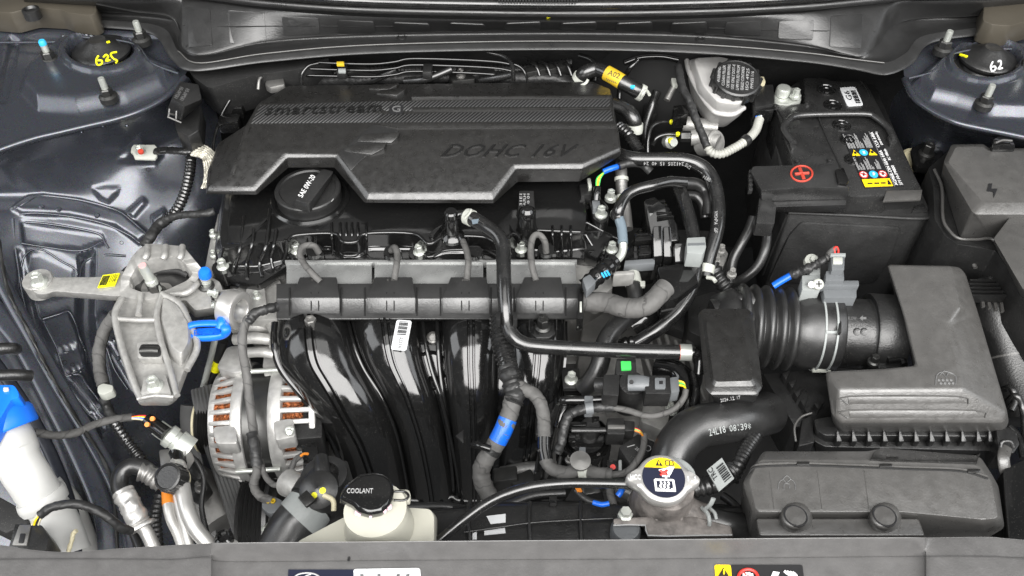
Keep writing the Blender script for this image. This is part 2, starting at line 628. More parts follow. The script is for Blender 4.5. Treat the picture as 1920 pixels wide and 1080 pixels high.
def text(s, bl, br, tl, mat, parent, name='lettering', up=.0003, shear=0., space=1., depth=.0006, flip=False):
    """flat lettering on the parallelogram bottom-left, bottom-right, top-left"""
    o, ex, ey, n = frame3(bl, br, tl)
    v, f = text_geo(s, shear, space)
    vs = [o + ex * (1 - q[0] if flip else q[0]) + ey * q[1] + n * (up - depth + depth * q[2]) for q in v]
    return mk(name, vs, f, mat, parent, sharp=30)


def text_on(s, o, p0, p1, hpx, mat, parent, name='lettering', up=.0004, flip=False):
    """lettering laid on a curved surface one character at a time, from pixel p0 to p1"""
    n = len(s)
    d = Vector((p1[0] - p0[0], p1[1] - p0[1])); L_ = d.length / n; d.normalize()
    e = Vector((d.y, -d.x)) * hpx * (-1 if flip else 1)
    for i, ch in enumerate(s):
        if ch == ' ': continue
        w = .3 if ch in '1:.I' else .82
        a = Vector(p0[:2]) + d * L_ * (i + (.25 if w < .5 else 0)); b = a + d * L_ * w
        text(ch, on(o, *a, up), on(o, *b, up), on(o, *(a + e), up), mat, parent, name, depth=.0003)


def decal(bl, br, tl, mat, parent, name='sticker', up=.0002, thick=.0004, shape=None, sub=None):
    """thin printed patch; shape = outline in unit coordinates"""
    o, ex, ey, n = frame3(bl, br, tl)
    shape = shape or [(0, 0), (1, 0), (1, 1), (0, 1)]
    t = [o + ex * a + ey * b + n * (up + thick) for a, b in shape]
    bt = [o + ex * a + ey * b + n * (up - thick) for a, b in shape]
    return loft(name, [t, bt], mat, parent, 0)


def rrect(r=.1, n=4, asp=1.):
    out = []
    for cx, cy, a in ((1 - r, 1 - r * asp, 0), (r, 1 - r * asp, 90), (r, r * asp, 180), (1 - r, r * asp, 270)):
        for i in range(n + 1):
            q = R(a + 90 * i / n)
            out.append((cx + r * math.cos(q), cy + r * asp * math.sin(q)))
    return out


def udisc(cx=.5, cy=.5, rx=.5, ry=.5, n=28):
    return [(cx + rx * math.cos(2 * math.pi * i / n), cy + ry * math.sin(2 * math.pi * i / n)) for i in range(n)]


def sheet(name, rows, mat, parent=None, nu=8, nv=8, emb=(), thick=0., sharp=60, dens=None):
    """pressed panel through rows of (px, py, z); emb = (pixel polygon, height m, edge px) pressings"""
    rs = [cr(r_, nu) for r_ in rows]
    a = np.array(rs)                          # rows x cols x 3
    g = np.stack([cr(a[:, i], nv) for i in range(a.shape[1])], 1)
    nr, nc = g.shape[:2]
    px, py, z = g[..., 0], g[..., 1], g[..., 2]
    dx, dy = (px - CX) / FPX, -(py - CY) / FPX
    dvec = np.stack([dx, _f.y + dy * _u.y, _f.z + dy * _u.z], -1)
    t = (z - CAM_H) / dvec[..., 2]
    p = np.array(CAM) + dvec * t[..., None]
    if emb:
        du = np.gradient(p, axis=1); dv = np.gradient(p, axis=0)
        n = np.cross(du, dv); n /= np.linalg.norm(n, axis=-1)[..., None] + 1e-12
        vw = p - np.array(CAM)
        n *= -np.sign((n * vw).sum(-1))[..., None]
        off = np.zeros_like(px)
        for poly, h, edge in emb:
            q = np.array([w[:2] for w in poly], float)
            d = np.full(px.shape, 1e9); ins = np.zeros(px.shape, bool)
            for i in range(len(q)):
                A, B = q[i - 1], q[i]
                ab = B - A
                tt = np.clip(((px - A[0]) * ab[0] + (py - A[1]) * ab[1]) / (ab @ ab + 1e-9), 0, 1)
                d = np.minimum(d, np.hypot(px - A[0] - ab[0] * tt, py - A[1] - ab[1] * tt))
                c_ = (A[1] > py) != (B[1] > py)
                with np.errstate(divide='ignore', invalid='ignore'):
                    xi = A[0] + (py - A[1]) * ab[0] / (ab[1] if ab[1] else 1e-9)
                ins ^= c_ & (px < xi)
            sd = np.where(ins, d, -d)
            s = np.clip(sd / edge + .5, 0, 1); s = s * s * (3 - 2 * s)
            off += h * s
        p = p + n * off[..., None]
    vs = [Vector(v) for v in p.reshape(-1, 3)]
    fs = [[i * nc + j, i * nc + j + 1, (i + 1) * nc + j + 1, (i + 1) * nc + j] for i in range(nr - 1) for j in range(nc - 1)]
    if thick:
        N0 = len(vs)
        d = Vector((0, 0, -thick))
        vs += [v + d for v in vs]
        fs += [[k + N0 for k in f] for f in fs]
        edge = [j for j in range(nc)] + [i * nc + nc - 1 for i in range(1, nr)] + [(nr - 1) * nc + j for j in range(nc - 2, -1, -1)] + [i * nc for i in range(nr - 2, 0, -1)]
        for k in range(len(edge)):
            x, y = edge[k], edge[(k + 1) % len(edge)]
            fs.append([x, y, y + N0, x + N0])
    return mk(name, vs, fs, mat, parent, sharp=sharp)


def band(name, pts, r, i0, mat, parent, w=.006, grow=1.12, **k):
    """short sleeve round a hose at its path parameter i0 (0..1)"""
    c = cr([tuple(W(tuple(p[:3]))) for p in pts], 12)
    sl = np.r_[0, np.cumsum(np.linalg.norm(np.diff(c, axis=0), axis=1))]
    s0 = sl[-1] * i0
    q = [np.array([np.interp(s0 + d, sl, c[:, j]) for j in range(3)]) for d in (-w / 2, 0, w / 2)]
    rad = r * mpp(Vector(q[1])) * grow
    return tube(name, [tuple(x) + (rad,) for x in q], 0, mat, parent, world=True, sub=3, seg=24, **k)


def dirpx(a, b):
    return (W(b) - W(a)).normalized()


def finalize():
    bpy.context.view_layer.update()
    kids = {}
    for o in col.objects:
        if o.parent: kids.setdefault(o.parent.name, []).append(o)
    for t in THINGS:
        lo = Vector((9, 9, 9)); hi = -lo
        st = list(kids.get(t.name, []))
        while st:
            o = st.pop(); st += kids.get(o.name, [])
            for c in o.bound_box:
                w = WLOC[o.name] + (o.rotation_euler.to_matrix() @ (Vector(c) * o.scale.x))
                lo = Vector(map(min, lo, w)); hi = Vector(map(max, hi, w))
        WLOC[t.name] = Vector(((lo.x + hi.x) / 2, (lo.y + hi.y) / 2, lo.z))
        t.location = WLOC[t.name]
    for o in col.objects:
        if o.parent: o.location = WLOC[o.name] - WLOC[o.parent.name]
# ================================================================ the setting: car body round the bay
def quad_plane(name, pts, mat):
    return mk(name, [Vector(p) for p in pts], [list(range(len(pts)))], mat)


struct(mk('bay_floor', [Vector(p) for p in ((-1.6, -.3, -.5), (1.6, -.3, -.5), (1.6, 1.6, -.5), (-1.6, 1.6, -.5), (-1.6, -.3, -.53), (1.6, -.3, -.53), (1.6, 1.6, -.53), (-1.6, 1.6, -.53))],
          [[0, 1, 2, 3], [4, 5, 6, 7], [0, 1, 5, 4], [1, 2, 6, 5], [2, 3, 7, 6], [3, 0, 4, 7]], 'deep'))
# firewall: a slightly rippled upright wall behind the engine
vs, fs = [], []
for i in range(13):
    for j in range(5):
        x = -1.3 + 2.6 * i / 12
        vs.append(Vector((x, 1.16 + .015 * math.sin(i * 2.1) * math.cos(j * 1.7) - .02 * j, -.5 + j * .15)))
fs = [[i * 5 + j, (i + 1) * 5 + j, (i + 1) * 5 + j + 1, i * 5 + j + 1] for i in range(12) for j in range(4)]
struct(mk('firewall_wall', vs, fs, 'firewall'))
# raised hood over the rear of the bay (out of the frame: it darkens the top-facing reflections)
hv, hf = [], []
for i in range(13):
    for j in range(9):
        u, v = i / 12 * 2 - 1, j / 8
        hv.append(Vector((u * .80, 1.20 - .28 * v + .05 * u * u * v, .17 + 1.02 * v - .05 * math.sin(v * math.pi) * (1 - u * u))))
hf = [[i * 9 + j, (i + 1) * 9 + j, (i + 1) * 9 + j + 1, i * 9 + j + 1] for i in range(12) for j in range(8)]
n0 = len(hv)
hv += [p + Vector((0, .03, .012)) for p in hv]
hf += [[k + n0 for k in f] for f in hf]
ed = [j for j in range(9)] + [i * 9 + 8 for i in range(1, 13)] + [12 * 9 + j for j in range(7, -1, -1)] + [i * 9 for i in range(11, 0, -1)]
hf += [[ed[k], ed[(k + 1) % len(ed)], ed[(k + 1) % len(ed)] + n0, ed[k] + n0] for k in range(len(ed))]
struct(mk('raised_hood', hv, hf, 'hood_black'))

# ---- inner fender on the mount side
RIM = [(-70, 306, 0), (0, 278, 0), (60, 258, 0), (110, 246, 0), (165, 233, 0), (220, 220, 0), (270, 202, 0), (318, 174, 0), (346, 142, 0)]


def sh(row, dx, dy, z):
    return [(x + dx * i / (len(row) - 1), y + dy, z if not isinstance(z, (list, tuple)) else z[i]) for i, (x, y, _) in enumerate(row)]


tower = sheet('strut_tower_wall', [
    [(-70, 36, .012), (0, 36, .012), (60, 38, .012), (110, 40, .012), (165, 44, .012), (220, 48, .012), (275, 55, .012), (325, 70, .012), (352, 90, .010)],
    [(-70, 90, .006), (0, 88, .006), (60, 88, .004), (110, 86, .004), (165, 84, .004), (220, 85, .004), (275, 90, .004), (328, 100, .004), (356, 112, .004)],
    [(-70, 160, .004), (0, 150, .002), (60, 145, .002), (110, 140, 0), (165, 136, 0), (220, 134, 0), (275, 132, 0), (326, 130, 0), (356, 124, 0)],
    [(-70, 240, .002), (0, 225, .002), (60, 212, 0), (110, 204, 0), (165, 194, 0), (220, 184, 0), (272, 172, 0), (324, 154, 0), (352, 132, 0)],
    RIM], 'paint', nu=22, nv=26, emb=[
    ([(46, 172), (58, 132), (92, 100), (128, 76), (250, 86), (282, 116), (330, 138), (305, 164), (240, 192), (150, 208), (75, 203)], .016, 22),
    (ell(200, 116, 78, 44), .006, 8), (ell(198, 113, 62, 35), -.028, 7),
    ([(20, 70), (36, 78), (10, 190), (-10, 190)], -.006, 10), ([(-60, 70), (330, 70), (300, 60), (-60, 50)], .004, 10),
    ([(95, 100), (76, 112), (92, 124), (112, 114)], -.002, 6)], thick=.0)
struct(tower)
fender = sheet('inner_fender_wall', [
    [(x, y, .001) for x, y, z in RIM], sh(RIM, 8, 4, -.003), sh(RIM, 12, 9, -.011), sh(RIM, 14, 13, -.020),
    [(-70, 330, -.05), (0, 315, -.05), (65, 303, -.055), (118, 300, -.06), (175, 295, -.07), (235, 288, -.08), (295, 275, -.09), (360, 250, -.09), (405, 210, -.09)],
    [(-70, 362, -.08), (0, 362, -.09), (65, 362, -.10), (120, 365, -.11), (180, 370, -.12), (240, 378, -.13), (300, 388, -.14), (370, 385, -.15), (425, 350, -.15)],
    [(-70, 400, -.09), (0, 402, -.10), (65, 400, -.11), (120, 410, -.125), (180, 420, -.14), (240, 440, -.155), (300, 460, -.17), (370, 470, -.20), (432, 450, -.22)],
    [(-70, 500, -.12), (0, 500, -.13), (65, 505, -.15), (120, 515, -.165), (180, 530, -.18), (240, 545, -.20), (300, 560, -.22), (370, 580, -.25), (440, 580, -.27)],
    [(-70, 600, -.15), (10, 605, -.16), (70, 615, -.185), (125, 630, -.20), (185, 645, -.215), (245, 665, -.235), (305, 685, -.26), (370, 700, -.29), (440, 700, -.31)],
    [(-70, 730, -.19), (60, 740, -.20), (115, 755, -.22), (160, 765, -.235), (210, 780, -.25), (260, 795, -.27), (310, 805, -.29), (370, 820, -.32), (440, 830, -.34)],
    [(-70, 880, -.23), (110, 890, -.245), (160, 905, -.26), (205, 920, -.275), (250, 935, -.29), (295, 945, -.31), (340, 955, -.33), (390, 960, -.36), (440, 980, -.38)],
    [(-70, 1060, -.28), (160, 1060, -.29), (200, 1060, -.30), (240, 1060, -.31), (280, 1060, -.32), (320, 1060, -.34), (360, 1060, -.36), (400, 1060, -.38), (440, 1060, -.40)]],
    'paint', nu=24, nv=20, emb=[
    ([(22, 392), (55, 369), (80, 366), (150, 375), (230, 400), (280, 440), (262, 455), (215, 424), (130, 405), (45, 402)], 0.0066, 11),
    ([(40, 416), (190, 438), (198, 452), (150, 468), (45, 458)], -0.0039, 8),
    ([(52, 470), (75, 466), (140, 500), (145, 540), (60, 560), (38, 540)], -0.0055, 22),
    ([(76, 602), (128, 584), (154, 648), (108, 664)], 0.0055, 10),
    ([(108, 664), (160, 655), (160, 690), (120, 705)], 0.0033, 7),
    ([(150, 480), (176, 470), (172, 600), (190, 660), (208, 742), (186, 748), (156, 660), (146, 600)], -0.0121, 17),
    ([(122, 708), (155, 703), (190, 760), (170, 770)], 0.0044, 10),
    ([(176, 354), (200, 350), (224, 352), (220, 362), (204, 380), (188, 372)], .0040, 14), ([(238, 400), (268, 374), (276, 380), (252, 410)], 0.0055, 10), ([(286, 408), (308, 394), (312, 405), (290, 428)], 0.0055, 10),
    ([(222, 300), (262, 256), (304, 290), (290, 306)], 0.0044, 11),
    ([(168, 620), (190, 585), (240, 600), (235, 640), (175, 652)], 0.0044, 8),
    ([(200, 640), (225, 640), (275, 720), (250, 730)], 0.0055, 11),
    ([(30, 470), (42, 470), (72, 600), (110, 690), (200, 800), (190, 812), (92, 700), (52, 610)], -0.0055, 11)])
struct(fender)
for pts, r_ in (([(48, 417), (80, 419), (130, 426), (178, 436), (192, 444), (197, 454), (204, 466)], 3.0), ([(40, 456), (90, 464), (140, 470), (166, 466), (192, 452)], 2.4), ([(24, 410), (30, 470), (44, 560), (70, 640), (108, 710), (160, 790)], 3.2),
                 ([(40, 500), (46, 480), (62, 468), (84, 470), (112, 488), (140, 504), (146, 516)], 2.4), ([(40, 520), (44, 540), (56, 552), (80, 556)], 2.2), ([(150, 520), (154, 498), (170, 484), (200, 478), (236, 480)], 3.0), ([(80, 598), (112, 588), (130, 584), (142, 606), (150, 634), (158, 652)], 2.6),
                 ([(104, 664), (130, 660), (158, 654), (162, 676), (154, 692), (122, 704)], 2.2), ([(124, 706), (150, 702), (164, 722), (190, 756)], 3.0), ([(176, 644), (194, 638), (214, 690), (240, 730)], 2.6), ([(172, 590), (206, 592), (236, 604)], 2.2),
                 ([(30, 392), (50, 378), (74, 367), (110, 369), (152, 375), (196, 386), (232, 401), (276, 440)], 3.4), ([(36, 402), (70, 400), (130, 406), (190, 418), (240, 440), (262, 456)], 2.4)):
    tube('pressed_bead', [tuple(on(fender, x, y, -.0004)) + (r_ * .00062,) for x, y in pts], 0, 'paint', fender, world=True, seg=8, sub=5)
# folded seam along the tower edge and the body seams
struct(tube('tower_seam_wall', [(x, y + 3, z + .001) for x, y, z in RIM], 6, 'paint', seg=10))
for c_, d in (((228, 455), 7), ((121, 680), 9), ((136, 684), 8), ((278, 318), 8), ((153, 248), 8), ((193, 237), 8), ((238, 236), 8), ((78, 387), 11), ((110, 392), 11), ((182, 404), 11), ((110, 765), 12), ((222, 672), 10)):
    p, n = on(fender, *c_, nrm=True)
    hole = lathe('dimple', p - n * .0015, n, [(0, .003), (d * mpp(p) * .3, .003), (d * mpp(p) * .5, .0012), (d * mpp(p) * .5, -.002)] if c_ not in ((121, 680), (136, 684), (228, 455), (278, 318)) else [(d * mpp(p) * .5, 0), (d * mpp(p) * .5, .0022), (d * mpp(p) * .42, .0022), (d * mpp(p) * .36, .0005), (0, .0005)],
                 'paint' if c_ not in ((121, 680), (136, 684), (228, 455), (278, 318)) else 'deep', fender, seg=16)

# long rail in the corner by the washer filler, with its sealed seam
rail = thing('side_rail', 'long dark painted body rail running down beside the blue washer cap', 'rail')
tube('rail_flange', [(-30, 560, -.13), (40, 640, -.15), (90, 730, -.17), (150, 850, -.19), (195, 960, -.205), (205, 1060, -.22)], 19, 'paint', rail, flat=.35, seg=20)
tube('rail_flange', [(-20, 470, -.10), (10, 540, -.12), (60, 630, -.14), (110, 720, -.16), (170, 820, -.18), (225, 930, -.20), (250, 1060, -.22)], 14, 'paint', rail, flat=.45, seg=20)
tube('seam_sealer', [(-6, 430, -.09), (14, 540, -.11), (52, 618, -.125), (88, 690, -.145), (140, 780, -.165), (205, 890, -.185), (222, 1050, -.20)], 3.2, 'dark_steel', rail, wob=.25, sub=14)
tube('rail_flange', [(-40, 640, -.14), (20, 720, -.16), (70, 800, -.18), (112, 890, -.20), (140, 980, -.21), (142, 1060, -.22)], 11, 'paint_dull', rail, flat=.4, seg=16)
for a in ((0, 655, 0), (0, 705, 28)):
    tube('lock_pin', [(-30, a[1], -.11), (20 + a[2] * .4, a[1] - 2, -.12), (30 + a[2], a[1], -.13)], 11, 'black_plastic', rail)

# ---- inner fender on the battery side
RIMR = [(1696, 146, 0), (1712, 178, 0), (1738, 199, 0), (1768, 216, 0), (1800, 229, 0), (1850, 240, 0), (1905, 251, 0), (1990, 270, 0)]
tower2 = sheet('strut_tower_wall', [
    [(1690, 90, .012), (1712, 70, .012), (1740, 55, .012), (1770, 48, .012), (1800, 45, .012), (1850, 40, .012), (1905, 36, .012), (1990, 30, .012)],
    [(1694, 130, .004), (1716, 120, .004), (1742, 105, .004), (1772, 95, .004), (1802, 90, .004), (1850, 86, .004), (1905, 84, .004), (1990, 80, .004)],
    [(1695, 140, .002), (1714, 150, 0), (1740, 150, 0), (1770, 150, 0), (1802, 150, 0), (1850, 150, 0), (1905, 150, 0), (1990, 150, 0)],
    [(1695, 143, .0), (1713, 166, 0), (1739, 178, 0), (1769, 186, 0), (1801, 194, 0), (1850, 202, 0), (1905, 208, 0), (1990, 215, 0)],
    RIMR], 'paint', nu=22, nv=26, emb=[
    ([(1715, 158), (1738, 136), (1768, 112), (1786, 98), (1860, 88), (1990, 96), (1990, 222), (1860, 216), (1790, 196), (1745, 186)], .014, 16),
    (ell(1842, 132, 76, 44), .006, 8), (ell(1840, 130, 61, 36), -.028, 7)])
struct(tower2)
struct(sheet('inner_fender_wall', [
    [(x, y, .001) for x, y, z in RIMR], sh(RIMR, 0, 5, -.004), sh(RIMR, -4, 12, -.014), sh(RIMR, -6, 16, -.025),
    [(1670, 200, -.08), (1700, 235, -.08), (1730, 255, -.08), (1765, 270, -.08), (1800, 285, -.08), (1850, 300, -.08), (1905, 310, -.08), (1990, 320, -.08)],
    [(1660, 330, -.18), (1690, 350, -.18), (1730, 370, -.18), (1765, 390, -.18), (1800, 400, -.18), (1850, 410, -.18), (1905, 420, -.18), (1990, 430, -.18)],
    [(1650, 600, -.30), (1690, 600, -.30), (1730, 600, -.30), (1765, 600, -.30), (1800, 600, -.30), (1850, 600, -.28), (1905, 600, -.24), (1990, 600, -.20)],
    [(1650, 1060, -.40), (1690, 1060, -.40), (1730, 1060, -.40), (1765, 1060, -.40), (1800, 1060, -.38), (1850, 1060, -.36), (1905, 1060, -.30), (1990, 1060, -.22)]],
    'paint', nu=14, nv=12, emb=[([(1705, 268), (1740, 262), (1772, 282), (1768, 300), (1720, 300)], .010, 8)]))
struct(tube('tower_seam_wall', [(x, y + 3, z + .001) for x, y, z in RIMR], 6, 'paint', seg=10))
tube('body_seam_wall', [(1703, 147, .012), (1747, 135, .013), (1764, 116, .014), (1784, 102, .015), (1830, 93, .015), (1900, 92, .014)], 2.4, 'paint', tower2)
tube('body_seam_wall', [(0, 80, .012), (95, 79, .013), (112, 76, .014), (122, 67, .016), (175, 72, .016), (250, 82, .018), (285, 118, .016), (335, 138, .012)], 2.4, 'paint', tower)


def strut_mount(cx, cy, rpx, nuts, mark, label):
    t = thing('strut_mount', label, 'strut mount', 'strut mounts on the two suspension towers')
    base = P(cx, cy + 6, -.004)
    k = mpp(base)
    r_ = rpx * k
    lathe('rubber_bush', base, (0, 0, 1), [(r_ * .95, -.03), (r_ * .98, -.004), (r_ * .80, .004), (r_ * .80, .010)], 'rubber_dull', t, seg=40)
    cp = lathe('dust_cap', base, (0, 0, 1), [(r_ * .70, .008), (r_ * 1.0, .011), (r_ * 1.01, .0145), (r_ * .96, .0165), (r_ * .84, .018), (r_ * .66, .021), (r_ * .36, .029), (r_ * .28, .0305), (r_ * .20, .0295), (0, .0295)], 'black_plastic', t, seg=44)
    for (x, y, dz, tip) in nuts:
        p = P(x, y, .008 + dz)
        bolt(p, 34, t, 'dark_steel', h=.55, name='flange_nut')
        kk = mpp(p)
        lathe('stud', p, (0, 0, 1), [(6.6 * kk, 0)] + [(6.6 * kk * (1 if i % 2 else .9), .004 + .0016 * i) for i in range(8)] + [(6.2 * kk, .018), (6.2 * kk, .0245), (5.2 * kk, .0265), (0, .0265)], 'zinc' if not tip else 'zinc', t, seg=16)
        if tip: lathe('paint_mark', p + Vector((0, 0, .022)), (0, 0, 1), [(6.8 * kk, 0), (6.8 * kk, .0042), (5 * kk, .0062), (0, .0062)], 'cyan', t, seg=16)
    ring('opening_shade_ring', P(cx + 1, cy + 7, -.0035), (0, 0, 1), r_ * .9, r_ * 1.17, .003, 'deep', t)  # near-black ring stands in for the shade inside the recess round the cap
    for kind, a in mark:
        if kind == 's':
            pts = [tuple(on(cp, x, y, .0006)) + (a[1] * k,) for x, y in a[0]]
            tube('chalk_mark', pts, 0, a[2], cp, world=True, seg=6, sub=3)
    return t


strut_mount(197, 106, 52, [(94, 112, .006, 1), (266, 74, .012, 0), (203, 181, .006, 0)],
            [('s', ([(185, 105), (181, 112), (183, 122), (191, 120), (191, 114), (184, 114)], 1.8, 'yellow_tag')),
             ('s', ([(194, 108), (199, 103), (203, 107), (199, 115), (207, 113)], 1.8, 'yellow_tag')),
             ('s', ([(219, 98), (208, 101), (212, 110), (219, 113), (217, 118)], 1.8, 'yellow_tag')), ('s', ([(200, 80), (205, 79)], 2.2, 'yellow_tag'))],
            'black strut cap with yellow handwritten number beside the blue-tipped nut')
strut_mount(1845, 121, 50, [(1768, 92, .012, 0), (1845, 194, .006, 0), (1922, 130, .006, 0)],
            [('s', ([(1861, 116), (1857, 126), (1860, 134), (1866, 130), (1865, 125), (1859, 126)], 1.6, 'white_print')),
             ('s', ([(1870, 116), (1875, 114), (1876, 122), (1871, 130), (1879, 128)], 1.6, 'white_print')), ('s', ([(1801, 103), (1813, 107)], 2.6, 'yellow_tag'))],
            'black strut cap with white handwritten number on the battery side')

# ---------------------------------------------------------------- cowl across the rear
cowl = thing('cowl', 'wide black ribbed plastic cowl trim along the base of the windshield', 'cowl')
CX_LIP = [(45, 38), (180, 50), (286, 64), (322, 110), (365, 133), (500, 116), (700, 100), (1033, 93), (1300, 99), (1500, 115), (1600, 129), (1662, 139), (1710, 118), (1742, 82), (1830, 66), (1960, 50)]
CX_EDGE = [(45, 29), (180, 39), (300, 52), (334, 98), (374, 120), (500, 102), (700, 86), (1033, 79), (1300, 85), (1500, 100), (1600, 113), (1658, 120), (1698, 102), (1730, 70), (1830, 54), (1960, 38)]
CX_FB = [(45, 14), (180, 22), (325, 36), (342, 85), (386, 97), (500, 75), (700, 63), (1033, 58), (1300, 63), (1500, 80), (1585, 97), (1616, 101), (1640, 88), (1692, 40), (1830, 30), (1960, 16)]
CX_FT = [(45, -4), (180, 4), (328, 2), (344, 2), (392, 10), (500, 22), (700, 34), (1033, 40), (1300, 37), (1500, 28), (1585, 19), (1625, 14), (1660, 10), (1696, 4), (1830, 4), (1960, -6)]
z_ = lambda pts, z: [(x, y, z) for x, y in pts]
cowl_m = sheet('trim_panel', [z_([(x, y + 2) for x, y in CX_LIP], -.012), z_([(x, y + 1) for x, y in CX_LIP], .012), z_(CX_LIP, .018), z_([(x, y - 1) for x, y in CX_EDGE], .023), z_([(x, y - 3) for x, y in CX_EDGE], .022),
                              z_([(a[0] * .5 + b[0] * .5, a[1] * .5 + b[1] * .5) for a, b in zip(CX_EDGE, CX_FB)], .016),
                              z_([(x, y + 2) for x, y in CX_FB], .020), z_(CX_FB, .027), z_([(x, y - 3) for x, y in CX_FB], .030), z_(CX_FT, .058), z_([(x, y - 4) for x, y in CX_FT], .056), z_([(x, y - 16) for x, y in CX_FT], .056), z_([(x, y - 40) for x, y in CX_FT], .066)],
               'cowl_plastic', cowl, nu=12, nv=5, sharp=32)
for x0, x1, y0, y1 in ((427, 496, 20, 82), (529, 598, 30, 67), (633, 702, 37, 61), (737, 806, 41, 57), (842, 910, 42, 55), (946, 1015, 43, 54), (1051, 1120, 43, 54), (1155, 1224, 43, 57), (1258, 1326, 43, 61), (1360, 1428, 42, 67), (1460, 1526, 40, 76), (1558, 1618, 30, 92), (349, 394, 14, 90)):
    sk = (y1 - y0) * .06 * (1 if x0 < 900 else -1)
    q = rr([(x0, y0), (x1, y0 + (3 if x0 < 900 else -3)), (x1 + sk, y1 - (4 if x0 < 600 else 0)), (x0 + sk, y1 - (4 if x0 > 1300 else 0))], 5)
    top = [on(cowl_m, x, y, .0013) for x, y in q]
    bot = [on(cowl_m, x, y, -.001) for x, y in q]
    loft('pressed_pad', [top, bot], 'cowl_plastic', cowl, .0005)
for x, y in ((753, 71), (1313, 75)):
    p, n = on(cowl_m, x, y, 0, True)
    lathe('clip', p, (0, 0, 1), [(.0065, -.003), (.0065, .0015), (.005, .0022), (.004, .001), (0, .001)], 'black_plastic', cowl, seg=20)
p = on(cowl_m, 1028, 33, .001)
lathe('paint_dot', p, (0, -.5, .8), [(.0026, -.001), (.0026, .0006), (0, .0008)], 'yellow_tag', cowl, seg=14)
tube('crease_shade', [tuple(on(cowl_m, x, y, .0002)) + (.0007,) for x, y in ((344, 48), (420, 50), (520, 49), (640, 49), (740, 49))], 0, 'deep', cowl, world=True, seg=6)  # shade of the moulded crease, laid on as a near-black tube
tube('crease_shade', [tuple(on(cowl_m, x, y, .0002)) + (.0007,) for x, y in ((1330, 52), (1440, 56), (1540, 58), (1640, 60))], 0, 'deep', cowl, world=True, seg=6)  # same painted crease shade on the other half
text('V', on(cowl_m, 1029, 89, .0004), on(cowl_m, 1039, 89, .0004), on(cowl_m, 1029, 80, .0004), 'black_print', cowl, name='notch_mark')
tube('pinch_edge', z_([(x, y - 2) for x, y in CX_EDGE[3:12]], .025), 1.5, 'grey_plastic', cowl, seg=8, sub=14)
tube('corner_bead', [tuple(on(cowl_m, x, y, .0006)) + (.0012,) for x, y in ((180, 6), (250, 20), (318, 30), (338, 60), (352, 88))], 0, 'cowl_plastic', cowl, world=True, seg=6)

seal = thing('windshield_seal', 'black rubber seal strips under the windshield edge above the cowl', 'seal')
for dy, r_, m, z in ((-14, 7, 'rubber_dull', .070), (-30, 9, 'rubber', .082), (-46, 8, 'black_matte', .088)):
    tube('rubber_strip', [(x, y + dy, z) for x, y in ((180, -6), (300, 0), (400, 8), (500, 20), (700, 33), (1033, 39), (1300, 36), (1500, 27), (1640, 14), (1800, -2))], r_, m, seal, seg=14)
grille = thing('cowl_grille', 'row of small dark vent slats in the cowl above the yellow dot', 'grille')
for i in range(27):
    x = 936 + i * 5.6
    box('slat', P(x, -2, .098), (.0022, .012, .004), 'black_plastic', grille, bevel=.0004)
box('slat_bar', P(1010, -7, .094), (.11, .003, .003), 'black_plastic', grille, bevel=.0004)

h1 = tag(prism('hinge_cover', [(-30, -30), (172, -30), (182, 22), (170, 29), (128, 24), (112, 17), (60, 14), (20, 24), (-30, 20)], .045, .03, 'taupe', bevel=.002, r=5), 'olive grey painted hinge arm above the blue-tipped strut nut', 'hinge')
h2 = tag(prism('hinge_cover', [(1850, -30), (1960, -30), (1960, 30), (1895, 48), (1862, 46), (1842, 38)], .045, .03, 'taupe', bevel=.002, r=5), 'olive grey painted hinge arm above the white-numbered strut cap', 'hinge')
lathe('pivot_bolt', P(58, 20, .049), (0, 0, 1), [(.011, -.01), (.011, .002), (.008, .003), (.006, 0), (0, 0)], 'black_plastic', h1, seg=20)

# ---------------------------------------------------------------- panel over the radiator, along the front
fp = thing('radiator_cover', 'broad grained dark grey plastic cover along the front edge of the bay', 'radiator cover')
BE = [(-60, 1020), (0, 1022), (60, 1031), (130, 1035), (230, 1028), (330, 1022), (392, 1019), (436, 1018), (800, 1015), (1200, 1012), (1500, 1009), (1712, 1008), (1745, 1008), (1850, 1007), (1890, 1010), (1990, 1018)]
zc = [-.028] * 7 + [-.015] * 5 + [-.028] * 4
z2 = [-.027] * 7 + [-.036] * 5 + [-.027] * 4
FR = [1052] * 6 + [1048] + [1056, 1053, 1051, 1048, 1046, 1046, 1046, 1048, 1052]
fpm = sheet('cover_panel', [[(x, y + 3, c - .05) for (x, y), c in zip(BE, zc)], [(x, y + 1, c - .004) for (x, y), c in zip(BE, zc)], [(x, y, c - .001) for (x, y), c in zip(BE, zc)], [(x, y + 3, c) for (x, y), c in zip(BE, zc)],
                           [(x, f - 2, c) for (x, y), f, c in zip(BE, FR, z2)], [(x, f + 1, c + .0015) for (x, y), f, c in zip(BE, FR, z2)],
                           [(x, f + 60, c + .002) for (x, y), f, c in zip(BE, FR, z2)], [(x, f + 150, c - .005) for (x, y), f, c in zip(BE, FR, z2)]], 'panel_plastic', fp, nu=10, nv=6, sharp=25)


def onp(o, up=.0004):
    return lambda x, y: on(o, x, y, up)


